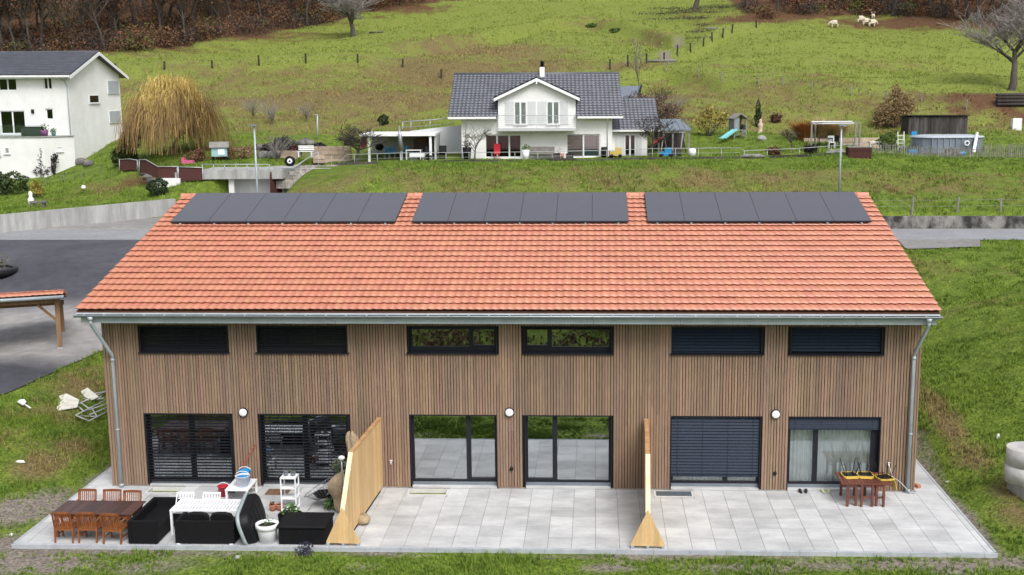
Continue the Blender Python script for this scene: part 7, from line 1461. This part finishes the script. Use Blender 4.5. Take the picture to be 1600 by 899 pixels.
def cart(t, M):
    m = MB(M); m.bx(-.6,.5,-.3,.3,.35,.62); m.build('tray', M_WHITE, t); m = MB(M@Matrix.Rotation(math.pi/2,4,'X')); m.lathe([(.3,-.04),(.33,0),(.3,.04)], (-.35,.3,0), 16); m.build('wheel', M_RAIL, t); m = MB(M); m.bar((.5,-.25,.5),(1.0,-.25,.75),.04); m.bar((.5,.25,.5),(1.0,.25,.75),.04); m.bar((.4,0,.35),(.45,0,0),.05); m.build('handle', M_RAIL, t)
small('wheelbarrow', 'pale wheelbarrow on the lawn in front of the patio shelter', 'wheelbarrow', 652, 87.6, cart)
small('toy_tractor', 'dark ride on toy right of the blue one under the swing frame', 'toy', 1056, 88.0, lambda t, M: (toycar(t, M), [o.data.materials.__setitem__(0, M_OLDWOOD) for o in t.children if o.name.startswith('body')]))
for u, d, lb in ((870, 88.9, 'small dark crate by the terracotta pot on the patio'), (890, 88.4, 'dark crate on the lawn before the half blinded glass door'), (957, 88.8, 'dark crate beside the yellow ride on toy car')): small('garden_crate', lb, 'crate', u, d, lambda t, M: (MB(M).bx(-.28,.28,-.2,.2,0,.4).build('body', M_OLDWOOD, t), MB(M).bx(-.3,.3,-.22,.22,.401,.45).build('lid', M_BLK, t)))
for u0, u1, d, lb in ((1158, 1196, 86.8, 'pale planks lying at the rim of the lawn right of the railing step'), (1292, 1326, 87.0, 'pale stone slabs lying left of the reddish wooden box')):
    a_, b_ = A(u0, d), A(u1, d); t = thing('plank_stack', lb, 'planks', tuple(a_)); m = MB(); m.bar(a_+np.array([0,0,.12]), b_+np.array([0,0,.12]), .35, .12); m.bar(a_+np.array([.2,0,.25]), b_+np.array([-.3,0,.25]), .25, .08); m.build('planks', M_CONC, t)
small('garden_table', 'white garden table with tools behind the reddish wooden box', 'table', 1372, 90.5, tbl(1.3,.6,.7,M_WHITE)); small('plastic_crate', 'blue plastic crate at the corner of the pool', 'crate', 1427, 90.8, lambda t, M: MB(M).bx(-.3,.3,-.2,.2,0,.45).build('body', M_BLUE, t))

# ------------------------------------------------------------------ forest edges at the top
def edge_v(E, u): return np.interp(u, [q[0] for q in E], [q[1] for q in E])
rr = random.Random(9); protos = []
for k in range(4):
    T, C = branch_mesh(80+k, [9,10.5,12,9.5][k], [.2,.26,.3,.22][k], levels=3, kids=(9,6,6), spread=.7, up=.55, trunk_h=.5, lenf=.55, min_r=.03); t = thing('forest_tree', 'x', 'tree', (0,0,0), 'bare trees of the forest edge'); T.build('trunk', mat('forest_bark', (.08,.068,.06), (.045,.038,.034), rough=.95) if k == 0 else MATS['forest_bark'], t); 
    c_ = C.v; pts = np.array([c_[i] for i in range(0, len(c_), 5)]); pts = pts[np.random.default_rng(k).random(len(pts)) < (.5 if k % 2 else .28)]; C.build('crown', M_TWIGD if k % 2 else mat('forest_twigs', (.115,.085,.072), (.07,.052,.045), rough=.95, island=.35), t); V, T2 = leaves(pts+np.random.default_rng(k).normal(0, .3, pts.shape), .22, k); fast_mesh('dry_leaves', V, T2, [M_BRN, mat('rust_leaves', (.22,.10,.04), (.14,.07,.03), island=.5, hue=.02) if k == 1 else M_BRN, M_BRN, M_YLW][k], parent=t, sides=4); protos.append(t)
spots_ = []
for E, n, u0, u1 in ((FOR_L, 96, -270, 640), (FOR_R, 40, 1160, 1690)):
    for i in range(n):
        u = u0+(u1-u0)*(i+rr.uniform(.1,.9))/n; back = rr.choice((3, 8, 14, 22, 30, 42, 54)); v = edge_v(E, u)-back; spots_.append((u, v, E is FOR_L))
for i, (u, v, left) in enumerate(spots_):
    g = G(u, v); k = rr.randrange(3) if left or rr.random() < .75 else 3; t = protos[k] if not protos[k].get('used') else copy_tree(protos[k])
    if not protos[k].get('used'): protos[k]['used'] = 1
    place(t, g-np.array([0,0,.2]), rr.uniform(0, 6.28), 'bare brown tree among others of its kind in the forest edge' if k < 3 else 'bare tree with some yellow leaves among the forest edge trees', rr.uniform(.75, 1.2))
for p_ in protos:
    if not p_.get('used'): place(p_, G(1300, 10))
for o in COL.objects:
    if 'used' in o: del o['used']
for E, nm, n, u0, u1, sd in ((FOR_L, 'undergrowth', 600, -280, 660, 50), (FOR_R, 'undergrowth', 230, 1150, 1690, 51)):
    r = np.random.default_rng(sd); cs = {0: [], 1: [], 2: [], 3: []}
    for i in range(n):
        u = r.uniform(u0, u1); v = edge_v(E, u)-1-r.exponential(22); g = G(u, max(v, -60)); s = r.uniform(.7, 2.2)*(1 if E is FOR_L else .7); cs[r.choice(4, p=(.40,.42,.09,.09))].append((g[0], g[1], g[2]+s*.55, s*1.5, s*1.2, s*.95))
    for k, mt_ in enumerate((M_BRN, M_TWIGD, mat('bramble_leaves', (.12,.13,.03), (.07,.085,.025), island=.5, hue=.03) if 'bramble_leaves' not in MATS else MATS['bramble_leaves'], mat('russet_leaves', (.20,.085,.04), (.13,.05,.028), island=.5, hue=.02) if 'russet_leaves' not in MATS else MATS['russet_leaves'])):
        if not cs[k]: continue
        V, T_ = leaves(clump_points(len(cs[k])*150, cs[k], sd+k, .25), .17 if k != 1 else .13, sd+k); tag(fast_mesh(nm, V, T_, mt_, sides=4), kind='stuff')

# ------------------------------------------------------------------ sheep
def sheep_mesh():
    t = thing('sheep', 'x', 'sheep', (0,0,0), 'sheep grazing under the forest edge'); me = bpy.data.meshes.new('fleece'); vs = [(0,0,.62),(.32,0,.64),(-.34,0,.63),(.55,0,.60),(.72,0,.42),(.80,0,.30)] ; R_ = [.27,.24,.24,.14,.10,.07]; ed = [(0,1),(0,2),(1,3),(3,4),(4,5)]
    for x, s in ((.30,.13),(.30,-.13),(-.34,.13),(-.34,-.13)): b = 1 if x > 0 else 2; vs += [(x, s, .40), (x, s, .02)]; R_ += [.085, .045]; ed += [(b, len(vs)-2), (len(vs)-2, len(vs)-1)]
    me.from_pydata(vs, ed, []); me.update(); o = bpy.data.objects.new('fleece', me); COL.objects.link(o); sk = o.modifiers.new('skin', 'SKIN')
    for i, rd in enumerate(R_): me.skin_vertices[0].data[i].radius = (rd, rd); me.skin_vertices[0].data[i].use_root = (i == 0)
    sb = o.modifiers.new('sub', 'SUBSURF'); sb.levels = 2; sb.render_levels = 2; dg = bpy.context.evaluated_depsgraph_get(); m2 = bpy.data.meshes.new_from_object(o.evaluated_get(dg)); bpy.data.objects.remove(o); m2.materials.clear(); m2.materials.append(mat('wool', (.66,.58,.46), (.55,.48,.38), rough=.95, scale=8)); o = bpy.data.objects.new('fleece', m2); COL.objects.link(o); o.parent = t
    m = MB()
    for s in (-1, 1): m.ball((.60, s*.11, .56), (.05,.09,.03), 8, 5)
    m.build('ear', MATS['wool'], t); return t
s0 = sheep_mesh()
for i, (u, v, rz, sc, lb) in enumerate(((1304, 43.5, math.pi, 1.25, 'white sheep grazing alone, apart from the other four'), (1344, 36, .15, 1.2, 'white sheep at the left of the close group under the trees'), (1353, 40, .1, 1.2, 'white sheep in the middle of the close group of three'), (1362, 42, .25, 1.25, 'white sheep at the front right of the close group'), (1364, 29.5, 1.4, 1.15, 'white sheep farthest uphill against a dark tree trunk'))): place(s0 if i == 0 else copy_tree(s0), G(u, v), rz, lb, sc)
